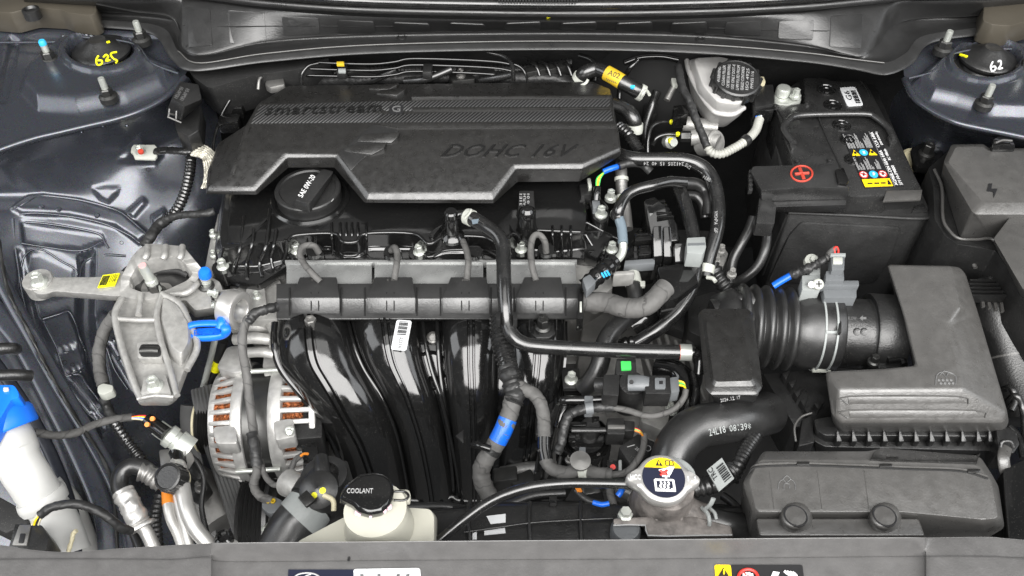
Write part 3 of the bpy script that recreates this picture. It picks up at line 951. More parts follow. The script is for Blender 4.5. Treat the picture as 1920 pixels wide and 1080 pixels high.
q = onp(fpm)
D = thing('emissions_label', 'dark and white sticker with a round car emblem on the grained front cover', 'sticker')
decal(q(540, 1092), q(664, 1092), q(541, 1069), 'navy_print', D, 'dark_field')
decal(q(664, 1092), q(790, 1090), q(663, 1068), 'label_white', D, 'white_field', shape=rrect(.04, 3, 4))
tube('emblem_ring', [tuple(on(fpm, 576 + 24 * math.cos(R(a)), 1086 + 10.5 * math.sin(R(a)), .001)) + (.0007,) for a in range(150, 400, 14)], 0, 'grey_print', D, world=True, seg=6, sub=2)
tube('emblem_bar', [tuple(on(fpm, x, y, .001)) + (.0006,) for x, y in ((570, 1084), (576, 1080), (584, 1078))], 0, 'grey_print', D, world=True, seg=6, sub=2)
for x in (676, 708, 744, 762): decal(q(x, 1081), q(x + 6, 1081), q(x, 1079), 'black_print', D, 'print_mark', up=.0010)
D = thing('warning_label', 'yellow and black warning sticker with red prohibition ring on the front cover', 'sticker')
decal(q(1372, 1092), q(1508, 1092), q(1370, 1060), 'black_print', D, 'black_field', shape=rrect(.03, 3, 4))
decal(q(1342, 1092), q(1373, 1092), q(1339, 1060), 'yellow', D, 'yellow_field', shape=rrect(.12, 3, 1))
decal(q(1346, 1082), q(1366, 1082), q(1346, 1066), 'black_print', D, 'triangle', up=.001, shape=[(0, 0), (1, 0), (.5, 1)])
decal(q(1355, 1079), q(1358, 1079), q(1355, 1070), 'yellow', D, 'exclamation', up=.0018)
tube('prohibition_ring', [tuple(on(fpm, 1402 + 18 * math.cos(R(a)), 1084 + 15 * math.sin(R(a)), .0012)) + (.0013,) for a in range(170, 375, 12)], 0, 'red', D, world=True, seg=6, sub=2)
tube('prohibition_bar', [tuple(on(fpm, x, y, .0012)) + (.001,) for x, y in ((1390, 1074), (1408, 1086))], 0, 'red', D, world=True, seg=6, sub=2)
for i, x in enumerate((1395, 1400, 1405, 1410)): tube('hand_symbol', [tuple(on(fpm, a, b, .0011)) + (.0011,) for a, b in ((x, 1090), (x - 1, 1077 - (2 if i in (1, 2) else 0)))], 0, 'white_print', D, world=True, seg=6, sub=2)
for i in range(4): tube('hand_symbol', [tuple(on(fpm, a, b, .0012)) + (.0012,) for a, b in ((1470 + i * 5, 1072 + i * .8), (1480 + i * 4, 1080), (1492, 1088))], 0, 'white_print', D, world=True, seg=6, sub=2)
decal(q(1444, 1084), q(1456, 1086), q(1449, 1073), 'white_print', D, 'page_symbol', up=.001)
tube('plastic_burr', [tuple(on(fpm, 654, 1048, .001)) + (.0012,), tuple(on(fpm, 655, 1043, .001)) + (.0008,)], 0, 'black_print', fp, world=True, seg=6)
# ================================================================ engine, middle of the bay
blk = thing('engine_block', 'dark cast engine block and cylinder head under the black covers', 'engine')
prism('block', [(470, 470), (1240, 470), (1250, 600), (1230, 680), (560, 690), (500, 640)], -.215, .24, 'alu_dark', blk, bevel=.006)
prism('cylinder_head', [(410, 400), (1120, 400), (1140, 520), (1075, 560), (540, 560), (430, 545)], -.125, .10, 'alu_dark', blk, bevel=.004)
prism('head_casting', [(455, 528), (520, 515), (540, 560), (535, 600), (460, 600), (430, 560)], -.118, .05, 'alu', blk, bevel=.004, r=8)
prism('head_casting', [(395, 440), (412, 425), (412, 520), (385, 540), (378, 525)], -.115, .05, 'alu', blk, bevel=.003)
for a in ((440, 612, 530, 602, 15), (440, 636, 524, 640, 11), (455, 663, 530, 668, 9)):
    tube('head_casting', [(a[0], a[1], -.14), ((a[0] + a[2]) / 2, a[1] - 2, -.135), (a[2], a[3], -.14)], a[4], 'alu', blk, seg=18)
tube('head_casting', [(500, 598, -.128), (514, 625, -.130), (512, 662, -.14)], 9, 'alu', blk, seg=16)
prism('head_casting', [(460, 540), (496, 538), (500, 572), (468, 578)], -.110, .02, 'alu', blk, bevel=.003, r=6)
bolt(P(482, 556, -.109), 17, blk)
prism('timing_flange', [(408, 400), (418, 395), (400, 520), (388, 525), (383, 505)], -.112, .06, 'alu', blk, bevel=.002)
for x, y in ((400, 440), (401, 478)):
    bolt(P(x, y, -.108), 15, blk)

# ---------------------------------------------------------------- valve cover
vc = thing('valve_cover', 'glossy black ribbed valve cover carrying the oil filler cap', 'valve cover')
top = [(424, 350), (1094, 338), (1100, 400), (1096, 440), (1040, 434), (974, 433), (942, 454), (905, 443), (836, 443), (804, 456), (774, 438), (686, 438), (670, 452), (640, 452), (626, 438), (552, 441), (536, 452), (514, 452), (470, 458), (416, 466), (412, 440), (418, 395)]
mid = [(420, 352), (1100, 338), (1108, 400), (1104, 462), (1040, 470), (976, 464), (944, 480), (906, 470), (836, 470), (806, 480), (776, 464), (690, 464), (672, 478), (640, 478), (622, 464), (556, 468), (540, 478), (530, 488), (482, 500), (412, 498), (405, 465), (412, 400)]
bot = [(420, 352), (1112, 338), (1122, 400), (1116, 466), (1044, 474), (978, 470), (946, 484), (908, 476), (836, 476), (806, 486), (778, 470), (692, 470), (674, 484), (640, 484), (622, 470), (556, 474), (542, 484), (532, 494), (484, 512), (408, 508), (402, 468), (410, 400)]
rz = lambda pts, z: [(x, y, z) for x, y in pts]
top, mid, bot = [rr(t, 7, 2) for t in (top, mid, bot)]
up_ = [(x, y, -.070) for x, y in top]
vcm = loft('cover_body', [up_, [(x, y + 3, -.0735) for x, y in top], rz(mid, -.098), rz(bot, -.100), [P(x, y, -.100) + Vector((0, 0, -.03)) for x, y in bot]], 'valve_black', vc, .003)
fl = [(398, 512), (404, 494), (412, 486), (470, 490), (520, 470), (548, 452), (1110, 448), (1160, 450), (1166, 478), (1150, 486), (1120, 488), (1060, 482), (1000, 482), (985, 490), (965, 490), (940, 486), (806, 488), (770, 488), (620, 486), (560, 490), (536, 500), (484, 534), (444, 528), (425, 518)]
prism('flange', fl, -.100, .012, 'valve_black', vc, bevel=.0015, r=6)
for pts, r_ in (([(458, 405, -.068), (450, 466, -.072), (440, 496, -.094), (437, 512, -.098)], 3.2), ([(476, 429, -.068), (472, 461, -.072), (462, 495, -.094), (463, 522, -.099)], 3.2),
                ([(506, 392, -.068), (499, 460, -.070), (487, 490, -.090), (491, 518, -.099)], 3.6), ([(518, 429, -.068), (513, 462, -.071), (508, 480, -.088), (512, 503, -.098)], 3.2), ([(536, 448, -.070), (537, 470, -.085), (533, 490, -.098)], 4)):
    tube('cover_rib', pts, r_, 'valve_black', vc, seg=8)
for x in (622, 638, 649, 660, 671, 687):
    tube('cover_rib', [(x, 418, -.070), (x, 440, -.069), (x + 1, 460, -.086), (x + 1, 474, -.098)], 2.6, 'valve_black', vc, seg=8)
for x in (1036, 1053, 1070):
    tube('cover_rib', [(x, 424, -.070), (x, 440, -.069), (x + 1, 462, -.088), (x + 1, 480, -.099)], 2.8, 'valve_black', vc, seg=8)
for x in (576, 592, 880, 1000):
    tube('cover_rib', [(x, 438, -.071), (x, 456, -.086), (x, 470, -.096)], 2.6, 'valve_black', vc, seg=8)
# moulded step lines along the front of the cover
edge = [(540, 450), (556, 440), (626, 437), (642, 452), (668, 452), (686, 437), (774, 437), (804, 456), (836, 443), (905, 443), (940, 456), (974, 432), (1088, 434)]
tube('cover_bead', [(x, y + 1, -.0695) for x, y in edge], 3.2, 'valve_black', vc, seg=8, sub=5)
tube('cover_bead', [(x, y + 26, -.0965) for x, y in edge], 3, 'valve_black', vc, seg=8, sub=5)
prism('cover_ridge', [(803, 440), (836, 402), (842, 406), (812, 442)], -.062, .012, 'valve_black', vc, bevel=.001)
prism('cover_ridge', [(955, 420), (958, 424), (976, 440), (972, 444)], -.062, .012, 'valve_black', vc, bevel=.001)
prism('cover_step', [(430, 360), (520, 356), (516, 396), (455, 455), (424, 456)], -.068, .006, 'valve_black', vc, bevel=.002)
# side apron of the cover towards the gearbox end
prism('end_apron', [(1094, 412), (1150, 440), (1120, 484), (1096, 470)], -.086, .02, 'valve_black', vc, bevel=.002)
for a, b in (((1094, 414), (1158, 448)), ((1098, 440), (1120, 476)), ((1094, 470), (1130, 470))):
    tube('cover_rib', [(*a, -.078), (*b, -.094)], 2.6, 'valve_black', vc, seg=8)
# oil filler: neck ring and screw cap
ocp = P(581, 372, -.070)
lathe('filler_ring', ocp, (0, 0, 1), [(.050, -.02), (.049, .001), (.046, .003), (.043, .002), (.042, -.01)], 'valve_black', vc, seg=48)
for x, y in ((418, 500), (556, 470), (786, 473), (977, 468), (1147, 468)):
    p = P(x, y, -.096)
    lathe('bolt_boss', p, (0, 0, 1), [(.0135, -.02), (.0130, 0), (0, 0)], 'valve_black', vc, seg=20)
    bolt(p, 23, vc)
cap = thing('oil_filler_cap', 'round black oil filler cap with a grip bar and white oil grade print', 'cap')
c0 = ocp + Vector((0, 0, .004))
lathe('cap_body', c0, (0, 0, 1), [(.039, -.01), (.0392, .004), (.0398, .006), (.0398, .011), (.0385, .0125), (.0345, .0125), (.033, .0105), (.020, .011), (0, .0115)], 'cover_smooth', cap, seg=56)
g = [(600, 322), (618, 330), (578, 398), (553, 388)]
gp = loft('grip_bar', [[on_ + Vector((0, 0, 0)) for on_ in L(rr([(605, 316), (626, 321), (579, 383), (553, 374)], 4), -.040)], L(rr([(600, 326), (624, 332), (581, 400), (549, 390)], 4), -.053)], 'cover_smooth', cap, .0016)
text('SAE 0W-20', P(567, 371, -.0395), P(592, 331, -.0395), P(558, 367, -.0395), 'white_print', cap, depth=.0003)
tube('arrow_mark', [tuple(on(cap.children[0], x, y, .0004)) + (.0005,) for x, y in ((621, 378), (625, 373))], 0, 'grey_print', cap, world=True, seg=6, sub=2)

# ---------------------------------------------------------------- engine cover
ec = thing('engine_cover', 'faceted charcoal engine cover lettered smartstream and DOHC 16V', 'engine cover')
V0 = {0: (539, 161, -0.012), 1: (1110, 153, -0.012), 2: (1144, 167, -0.008), 3: (1146, 182, 0), 4: (1153, 232, -0.004), 5: (1158, 241, -0.006), 6: (1162, 276, -0.012), 7: (1092, 306, -0.016), 8: (963, 308, -0.016), 9: (921, 360, -0.029), 10: (692, 362, -0.029), 11: (634, 289, -0.013), 12: (533, 287, -0.013), 13: (473, 350, -0.029), 14: (391, 350, -0.031), 15: (398, 313, -0.028), 16: (417, 263, -0.022), 17: (461, 235, -0.005), 18: (484, 195, 0)}
VA, VC_, VR = (449, 285, -.012), (678, 309, -.017), (434, 328, -.023)
V1 = {5: (1160, 247, -0.01), 6: (1165, 285, -0.017), 7: (1091, 318, -0.021), 8: (968, 318, -0.021), 9: (925, 376, -0.0355), 10: (686, 376, -0.0355), 11: (629, 297, -0.0175), 12: (538, 297, -0.0175), 13: (478, 360, -0.0335), 14: (388, 360, -0.0355), 15: (392, 318, -0.033), 16: (410, 268, -0.026)}
V2 = {5: (1160, 252, -0.017), 6: (1163, 292, -0.025), 7: (1087, 340, -0.043), 8: (970, 341, -0.043), 9: (926, 381, -0.041), 10: (684, 380, -0.041), 11: (627, 314, -0.034), 12: (541, 314, -0.034), 13: (481, 365, -0.039), 14: (386, 364, -0.04), 15: (389, 322, -0.038), 16: (406, 276, -0.034)}
vs, ix = [], {}


def add(k, p):
    ix[k] = len(vs); vs.append(W(p))


for k, p in V0.items(): add(k, p)
for k, p in V1.items(): add(('a', k), p)
for k, p in V2.items(): add(('b', k), p)
add('A', VA); add('C', VC_); add('R', VR)
fs = [[0, 1, 2, 3, 18], [18, 3, 4, 17], [17, 4, 5, 6, 7, 8, 'C', 11, 12, 'A'], ['C', 8, 9, 10], [11, 'C', 10], ['A', 12, 13, 'R'], ['R', 13, 14], [17, 'A', 'R', 14, 15, 16]]
for i in range(5, 16):
    fs.append([i, i + 1, ('a', i + 1), ('a', i)])
    fs.append([('a', i), ('a', i + 1), ('b', i + 1), ('b', i)])
# back and side skirts
add('s0', (545, 163, -.05)); add('s1', (1108, 156, -.05)); add('s2', (1146, 172, -.05)); add('s3', (1150, 190, -.05)); add('s18', (482, 200, -.05)); add('s17', (458, 240, -.05)); add('s4', (1158, 238, -.045))
fs += [[0, 1, 's1', 's0'], [1, 2, 's2', 's1'], [2, 3, 's3', 's2'], [3, 4, 's4', 's3'], [4, 5, ('a', 5), 's4'], [('a', 5), ('b', 5), 's4'], [18, 0, 's0', 's18'], [17, 18, 's18', 's17'], [16, 17, 's17', ('a', 16)], [('a', 16), 's17', ('b', 16)]]
ecm = mk('cover_shell', vs, [[ix[k] for k in f] for f in fs], 'cover_plastic', ec, .0016, bang=9, sharp=30)
q = onp(ecm, .0006)


def plate(pts, h, mat, parent, name, base=None, sink=.002, bevel=.0005, r=0):
    """raised patch following the surface below it"""
    base = base or ecm
    if r: pts = rr(pts, r)
    return loft(name, [[on(base, p[0], p[1], p[2] if len(p) > 2 else h) for p in pts], [on(base, p[0], p[1], -sink) for p in pts]], mat, parent, bevel)


plate([(489, 198), (700, 191), (722, 213), (700, 230), (470, 232)], .0009, 'carbon', ec, 'carbon_strip')
plate([(700, 191), (1143, 186), (1145, 204), (722, 210)], .0009, 'carbon', ec, 'carbon_strip')
plate([(722, 213), (1146, 208), (1149, 227), (700, 230)], .0009, 'carbon', ec, 'carbon_strip')
plate([(770, 181), (1144, 179), (1145, 184), (772, 186)], .003, 'cover_plastic', ec, 'trim_bar')
plate([(774, 204), (1146, 203), (1146, 207), (774, 209)], .0028, 'cover_plastic', ec, 'trim_bar')
plate([(700, 233), (1152, 231), (1156, 240), (748, 241)], .0022, 'cover_plastic', ec, 'trim_bar')
plate([(462, 236), (470, 238), (440, 326), (433, 327)], .0016, 'cover_plastic', ec, 'trim_bar')
plate([(699, 234), (748, 246), (672, 306), (659, 321), (635, 288)], .0014, 'cover_smooth', ec, 'emblem_field')
for b in ([(669, 266, .001), (679, 256, .004), (751, 254, .006), (746, 263, .006), (734, 270, .002)], [(644, 285, .001), (655, 278, .004), (726, 274, .006), (721, 284, .006), (697, 292, .002)],
          [(692, 168, .001), (698, 164, .003), (748, 162, .005), (744, 166, .005), (730, 170, .002)], [(706, 177, .001), (713, 173, .003), (764, 170, .005), (758, 176, .005), (744, 181, .002)]):
    plate(b, 0, 'cover_plastic', ec, 'emblem_blade', bevel=.0004)
q2 = onp(ecm, .0014)
text('smartstream', q2(497, 218), q2(717, 212), q2(498, 203), 'gloss_black', ec, shear=.25, space=1.08, depth=.0022, up=.0012)
decal(q2(730, 216), q2(756, 215.5), q2(731, 199), 'black_print', ec, 'letter_badge', shape=rrect(.15, 3))
text('G', q2(735, 213), q2(751, 213), q2(736, 202), 'dull_print', ec, depth=.0012, up=.0022)
q3 = onp(ecm, .0004)
text('DOHC 16V', q3(826, 295), q3(1076, 295), q3(838, 272), 'gloss_black', ec, shear=.30, space=1.05, depth=.003, up=.0016)

# ---------------------------------------------------------------- sensor posts on the valve cover
t = thing('breather_valve', 'round black breather fitting on the valve cover at the hose end', 'valve')
b0 = P(849, 446, -.070); k = mpp(b0)
lathe('valve_body', b0, (0, 0, 1), [(22 * k, 0), (22 * k, .004), (18 * k, .007), (13 * k, .009), (13 * k, .030), (11.5 * k, .034), (12.5 * k, .0345), (12.5 * k, .040), (10 * k, .042), (0, .042)], 'gloss_black', t, seg=28)
tube('outlet', [tuple(b0 + Vector((0, 0, .034))) + (.005,), tuple(P(868, 402, -.036)) + (.005,), tuple(P(885, 410, -.038)) + (.005,)], 0, 'gloss_black', t, world=True)
t = thing('position_sensor', 'black capped sensor with printed digits standing in the valve cover', 'sensor')
b0 = P(988, 433, -.070); k = mpp(b0)
lathe('sensor_body', b0, (0, 0, 1), [(22 * k, -.004), (20 * k, .004), (17 * k, .010), (16 * k, .024), (16 * k, .030), (14 * k, .033), (9 * k, .036), (0, .037)], 'gloss_black', t, seg=28)
sp = prism('connector_hood', [(973, 357), (1001, 357), (1003, 392), (997, 398), (976, 398), (971, 392)], -.046, .02, 'black_plastic', t, bevel=.0012)
for i, s in enumerate(('31E1', 'A7LH', '10 01')):
    text(s, on(sp, 979 + i * 7, 386, .0003), on(sp, 979 + i * 7, 364, .0003), on(sp, 974 + i * 7, 386, .0003), 'grey_print', t, depth=.0003)

# ---------------------------------------------------------------- heat shield and injector rail cover
hs = thing('fuel_rail_shield', 'shiny lacquered steel shield strip behind the injector wiring guide', 'heat shield')
for x0, x1 in ((537, 697), (702, 906), (912, 1078)):
    prism('shield_plate', [(x0, 489), (x1, 489), (x1 + (4 if x1 > 1000 else 0), 540), (x0, 538)], -.0905, .006, 'steel_plate', hs, bevel=.0012, r=3)
prism('shield_edge', [(534, 487), (1082, 486), (1082, 491), (534, 492)], -.0885, .01, 'steel_plate', hs, bevel=.0008)
qq = on(hs.children[2], 960, 515, .0004)
decal(on(hs.children[2], 958, 526, .0004), on(hs.children[2], 1000, 526, .0004), on(hs.children[2], 958, 510, .0004), 'label_white', hs, 'barcode_label')
for i in range(9):
    x = 961 + i * 3.8
    decal(on(hs.children[2], x, 524, .001), on(hs.children[2], x + (1.8 if i % 3 else 1), 524, .001), on(hs.children[2], x, 514, .001), 'black_print', hs, 'barcode_bar')

rc = thing('injector_wiring_guide', 'long black stepped wiring guide across the front of the valve cover', 'wiring guide')
zt, zf, zb = -.085, -.084, -.104


def chan(x0, x1, back, fold, low, zt_, zf_, zl, name, mat='guide_plastic', bev=.0012, tl=0, tr=0):
    a = [(x0 + tl, back, zt_), (x1 - tr, back, zt_), (x1, fold, zf_), (x0, fold, zf_)]
    b = [P(x0 + tl, back, zt_) + Vector((0, 0, -.035)), P(x1 - tr, back, zt_) + Vector((0, 0, -.035)), W((x1, low, zl)), W((x0, low, zl))]
    return loft(name, [a, b], mat, rc, bev)


rcm = chan(518, 1094, 531, 560, 598, zt, zf, zb, 'guide_body')
for x0, x1 in ((546, 637), (687, 779), (829, 918), (967, 1058)):
    b = chan(x0, x1, 519, 558, 589, zt + .006, zf + .006, zb + .012, 'guide_saddle', tl=16, tr=6)
    xc = (x0 + x1) / 2
    for xe, s_ in ((x0, 1), (x1, -1)):
        tube('saddle_gap_shade', [tuple(on(rcm, xe - s_ * 3, y, .0003)) + (.0010,) for y in (540, 560, 578, 592)], 0, 'deep', rc, world=True, seg=6, sub=2)  # outlines in near-black for the shade in the gaps beside each saddle
    prism('saddle_clip', [(xc - 8, 523), (xc - 4, 523), (xc - 4, 531), (xc + 5, 531), (xc + 5, 535), (xc - 8, 535)], zt + .0062, .003, 'grey_plastic', rc, bevel=.0003)
    for dx in (-8, 6):
        tube('guide_slot', [tuple(on(b, xc + dx, y, .0002)) + (.0007,) for y in (548, 566, 582)], 0, 'deep', rc, world=True, seg=6, sub=2)
tube('guide_lip', [(520, 598, zb - .001), (800, 597, zb - .001), (1093, 596, zb - .001)], 3, 'black_plastic', rc, seg=8)
for x in (585, 1018):
    prism('mount_tab', [(x - 22, 600), (x + 22, 600), (x + 24, 624), (x + 12, 634), (x - 12, 634), (x - 24, 624)], -.110, .012, 'sensor_grey' if x < 600 else 'black_plastic', rc, bevel=.0012)
    bolt(P(x, 613, -.1095), 32, rc, 'dark_steel' if x > 600 else 'alu_dark')
    for s in (-27, 24):
        prism('tab_rib', [(x + s, 597), (x + s + 3, 597), (x + s + 3, 618), (x + s, 618)], -.106, .015, 'black_plastic', rc, bevel=.0005)
prism('end_clip', [(1084, 540), (1094, 540), (1094, 598), (1082, 598)], -.078, .02, 'gloss_black', rc, bevel=.001)
prism('end_clip_tongue', [(1087, 565), (1091, 565), (1091, 584), (1087, 584)], -.0765, .002, 'clip_white', rc, bevel=.0004)
for i, (pts, c_) in enumerate((([(598, 474, -.076), (588, 461, -.066), (570, 462, -.064), (562, 476, -.066), (570, 494, -.070), (585, 512, -.072), (601, 528, -.078)], (594, 478)),
                               ([(733, 470, -.078), (740, 464, -.070), (745, 478, -.070), (743, 500, -.072), (739, 526, -.078)], (738, 480)),
                               ([(868, 452, -.068), (874, 468, -.068), (878, 490, -.070), (875, 526, -.078)], (890, 480)),
                               ([(1024, 474, -.076), (1021, 452, -.062), (1010, 440, -.056), (999, 446, -.056), (995, 470, -.064), (998, 500, -.070), (1005, 526, -.078)], (1023, 476)))):
    w = thing('injector_wire', ('grey hooked wire from the first guide saddle near the oil cap', 'grey wire running straight from the second saddle up to its injector plug', 'grey wire beside the glossy breather hose running to its injector plug', 'tall arched grey wire looping over the valve cover by the capped sensor')[i], 'wire', 'injector wires')
    tube('sleeve', pts, 6.2, 'tape', w, seg=12)
    pc = P(c_[0], c_[1] + 8, -.098)
    lathe('plug', pc, (0, -.15, 1), [(.010, -.01), (.0105, .004), (.009, .005), (.009, .012), (.0105, .013), (.0095, .018), (0, .018)], 'gloss_black', w, seg=16)
    box('plug_latch', pc + Vector((.008, -.006, .008)), (.008, .006, .016), 'gloss_black', w)

tg = thing('barcode_tag', 'small white barcode tag reading 2J210 hanging below the wiring guide', 'tag')
bl, br, tl = P(733, 656, -.112), P(762, 658, -.112), P(744, 600, -.106)
decal(bl, br, tl, 'label_white', tg, 'tag_card', shape=rrect(.14, 4, .5))
o_, ex, ey, n_ = frame3(bl, br, tl)
uvp = lambda u, v: o_ + ex * u + ey * v + n_ * .0007
for i in range(11):
    v = .95 - i * .042
    decal(uvp(.2, v - (.028 if i % 3 else .014)), uvp(.8, v - (.028 if i % 3 else .014)), uvp(.2, v), 'black_print', tg, 'barcode_bar', up=0)
text('2J210', uvp(.38, .42), uvp(.38, .06), uvp(.66, .42), 'black_print', tg, depth=.0003)

# ---------------------------------------------------------------- intake manifold
im = thing('intake_manifold', 'glossy black plastic intake manifold with four sweeping runners', 'intake manifold')
zr = (-.128, -.134, -.150, -.174, -.212, -.258, -.300)
ys = (600, 645, 690, 745, 810, 880, 940)
RUN = [([520, 518, 530, 572, 618, 651, 678], [652, 664, 684, 716, 744, 760, 768]),
       ([660, 672, 690, 724, 750, 766, 776], [782, 788, 798, 816, 832, 846, 854]),
       ([828, 830, 833, 840, 848, 856, 860], [938, 938, 936, 934, 930, 924, 920]),
       ([952, 952, 950, 946, 940, 934, 926], [1060, 1060, 1056, 1048, 1038, 1026, 1008])]
prof = [(0, -.016), (.0, 0), (.03, .34), (.09, .58), (.18, .77), (.30, .91), (.40, .98), (.44, 1), (.455, .86), (.475, .86), (.49, 1.03), (.53, 1.03), (.545, .86), (.565, .86), (.58, 1), (.66, .955), (.78, .84), (.88, .66), (.95, .43), (1, 0), (1, -.016)]
base_rows = []
for li, (lx, rx) in enumerate(RUN):
    a = cr([(x, y, z) for x, y, z in zip(lx, ys, zr)], 8)
    b = cr([(x, y, z) for x, y, z in zip(rx, ys, zr)], 8)
    n = len(a)
    vs, fs = [], []
    for i in range(n):
        A, B = W(tuple(a[i])), W(tuple(b[i]))
        T = (W(tuple(a[min(i + 1, n - 1)])) - W(tuple(a[max(i - 1, 0)]))).normalized()
        X = (B - A)
        nn = X.cross(T).normalized()
        if nn.dot(CAM - A) < 0: nn = -nn
        hgt = X.length * .37
        for u, h in prof:
            vs.append(A + X * u + nn * (h * hgt if h >= 0 else h * 2))
    m = len(prof)
    fs = [[i * m + j, i * m + j + 1, (i + 1) * m + j + 1, (i + 1) * m + j] for i in range(n - 1) for j in range(m - 1)]
    fs += [[j for j in range(m)], [(n - 1) * m + j for j in range(m)]]
    mk('runner', vs, fs, 'gloss_black', im, sharp=48)
lowrow = []
for y, z, k in zip(ys, zr, range(7)):
    lowrow.append([(RUN[0][0][k] - 4, y + 2, z - .008), (RUN[0][1][k] + 4, y + 2, z - .006), (RUN[1][1][k] + 22, y + 2, z - .009), (RUN[2][1][k] + 8, y + 2, z - .006), (RUN[3][1][k] + 4, y + 2, z - .008)])
sheet('runner_web', lowrow, 'gloss_black', im, nu=8, nv=4, thick=.02)
tube('manifold_edge', [(x - 3, y, z + .004) for x, y, z in zip(RUN[0][0], ys, zr)], 8, 'gloss_black', im, seg=12)
for li in (1, 2):
    tube('runner_rail', [(x - 9, y, z + .002) for x, y, z in zip(RUN[li][0], ys, zr)], 4.5, 'gloss_black', im, seg=10)
tube('runner_rail', [(x + 10, y, z + .004) for x, y, z in zip(RUN[1][1], ys, zr)], 4, 'gloss_black', im, seg=10)
tube('runner_rail', [(x + 10, y, z + .002) for x, y, z in zip(RUN[0][1], ys, zr)], 4.5, 'gloss_black', im, seg=10)
tube('lower_flange', [(690, 925, -.285), (730, 934, -.287), (775, 938, -.287), (830, 938, -.287), (847, 931, -.284), (862, 938, -.287), (900, 938, -.287), (960, 935, -.285)], 5, 'gloss_black', im, seg=10)
p = P(808, 690, -.158)
lathe('bolt_well', p, (0, -.55, .8), [(.0195, -.012), (.0200, .003), (.0175, .005), (.0155, .004), (.0150, -.010), (0, -.010)], 'gloss_black', im, seg=28)
prism('well_drain', rr([(792, 700), (826, 700), (824, 722), (812, 728), (804, 722)], 5), -.164, .006, 'gloss_black', im, bevel=.001)
lathe('bolt_sleeve', P(812, 634, -.140), (0, -.4, .9), [(.007, -.005), (.007, .004), (.005, .005), (.004, .003), (0, .003)], 'alu_dark', im, seg=20)
for x, y, z in ((866, 817, -.20),):
    prism('clip_blade', [(x - 12, y), (x + 3, y - 12), (x + 3, y + 14)], z + .03, .004, 'black_plastic', im, bevel=.0006)
prism('plenum_flange', [(1040, 640), (1062, 650), (1050, 760), (1020, 880), (1000, 890), (1024, 760)], -.165, .03, 'gloss_black', im, bevel=.004, r=8)
t = thing('manifold_bracket', 'small black bracket with a pale hex bolt at the manifold end', 'bracket')
prism('bracket_plate', [(1052, 690), (1086, 690), (1090, 728), (1056, 728)], -.150, .006, 'black_plastic', t, bevel=.001)
prism('bracket_foot', [(1055, 728), (1090, 728), (1092, 752), (1060, 752)], -.160, .02, 'gloss_black', t, bevel=.0015)
bolt(P(1071, 712, -.149), 25, t)
# ================================================================ mount side of the bay
t = thing('relay_box', 'square black relay box on a bracket at the tower corner', 'relay')
rb = loft('relay_lid', [L(rr([(338, 153), (372, 158), (378, 186), (345, 200), (322, 184)], 3), .012), L(rr([(338, 158), (372, 162), (380, 192), (340, 226), (312, 208)], 3), -.012), ], 'black_plastic', t, .0015)
prism('relay_socket', [(324, 212), (342, 224), (376, 196), (372, 244), (352, 256), (330, 242)], -.022, .03, 'black_plastic', t, bevel=.0015)
for a, b in (((318, 204), (316, 220)), ((331, 208), (330, 224)), ((314, 219), (340, 230)), ((317, 213), (331, 216))):
    tube('latch', [(*a, .004), (*b, -.004)], 2, 'grey_plastic', t, seg=8)
text('18790-01', on(rb, 326, 183, .0003), on(rb, 338, 163, .0003), on(rb, 333, 186, .0003), 'dull_print', t, depth=.0003)
text('18790-01', on(rb, 337, 187, .0003), on(rb, 349, 166, .0003), on(rb, 344, 190, .0003), 'dull_print', t, depth=.0003)

gs = thing('ground_strap', 'braided silver ground strap bolted to the fender with a red-dotted bolt', 'ground strap')
lug = prism('lug', [(246, 277), (250, 271), (290, 271), (294, 276), (294, 292), (290, 297), (252, 296), (249, 288), (245, 285)], -.062, .004, 'clip_white', gs, bevel=.0008)
bolt(P(264, 286, -.0618), 19, gs)
lathe('red_dot', P(264, 284, -.053), (0, -.2, 1), [(.0036, -.002), (.0036, .0012), (0, .0014)], 'red_mark', gs, seg=14)
tube('heat_shrink', [(292, 284, -.061), (318, 282, -.056), (345, 284, -.052), (368, 281, -.050)], 8.5, 'rubber', gs, flat=.7, wob=.05)
sp = [(364, 281, -.048), (384, 286, -.048), (396, 302, -.056), (398, 330, -.066), (392, 352, -.075)]
for i in range(7):
    o_ = (i - 3)
    tube('braid_strand', [(x + o_ * 4.4 * (1 if j > 1 else .45), y - o_ * (3.0 if j < 2 else .6), z + .002 * math.cos(o_ * .8)) for j, (x, y, z) in enumerate(sp)], 2.5, 'silver_strap', gs, seg=8, sub=10, wob=.16)

hl = thing('fender_harness', 'ribbed black wiring conduit running down the tower to the engine mount', 'wiring harness')
tube('conduit', [(352, 252, -.035), (358, 290, -.066), (354, 330, -.075), (344, 368, -.085), (330, 395, -.09), (310, 415, -.092)], 9.5, 'rubber', hl, rib=.0052, amp=.16)
tube('taped_run', [(312, 412, -.092), (296, 424, -.094), (282, 444, -.096), (270, 462, -.10)], 10, 'tape_dark', hl, wob=.06)
tube('taped_branch', [(312, 412, -.090), (335, 404, -.085), (362, 402, -.082), (385, 400, -.080), (402, 396, -.08)], 7, 'tape_dark', hl, wob=.08)
tube('taped_run', [(216, 590, -.12), (196, 620, -.14), (186, 660, -.155), (188, 700, -.165), (194, 722, -.17)], 11.5, 'tape', hl, wob=.05)
tube('taped_run', [(194, 735, -.172), (200, 760, -.178), (212, 785, -.185), (224, 800, -.19)], 9, 'tape_dark', hl, wob=.12)
prism('harness_clip', rr([(182, 724), (192, 718), (212, 722), (212, 732), (194, 740), (183, 738)], 4), -.158, .012, 'clip_white', hl, bevel=.001)
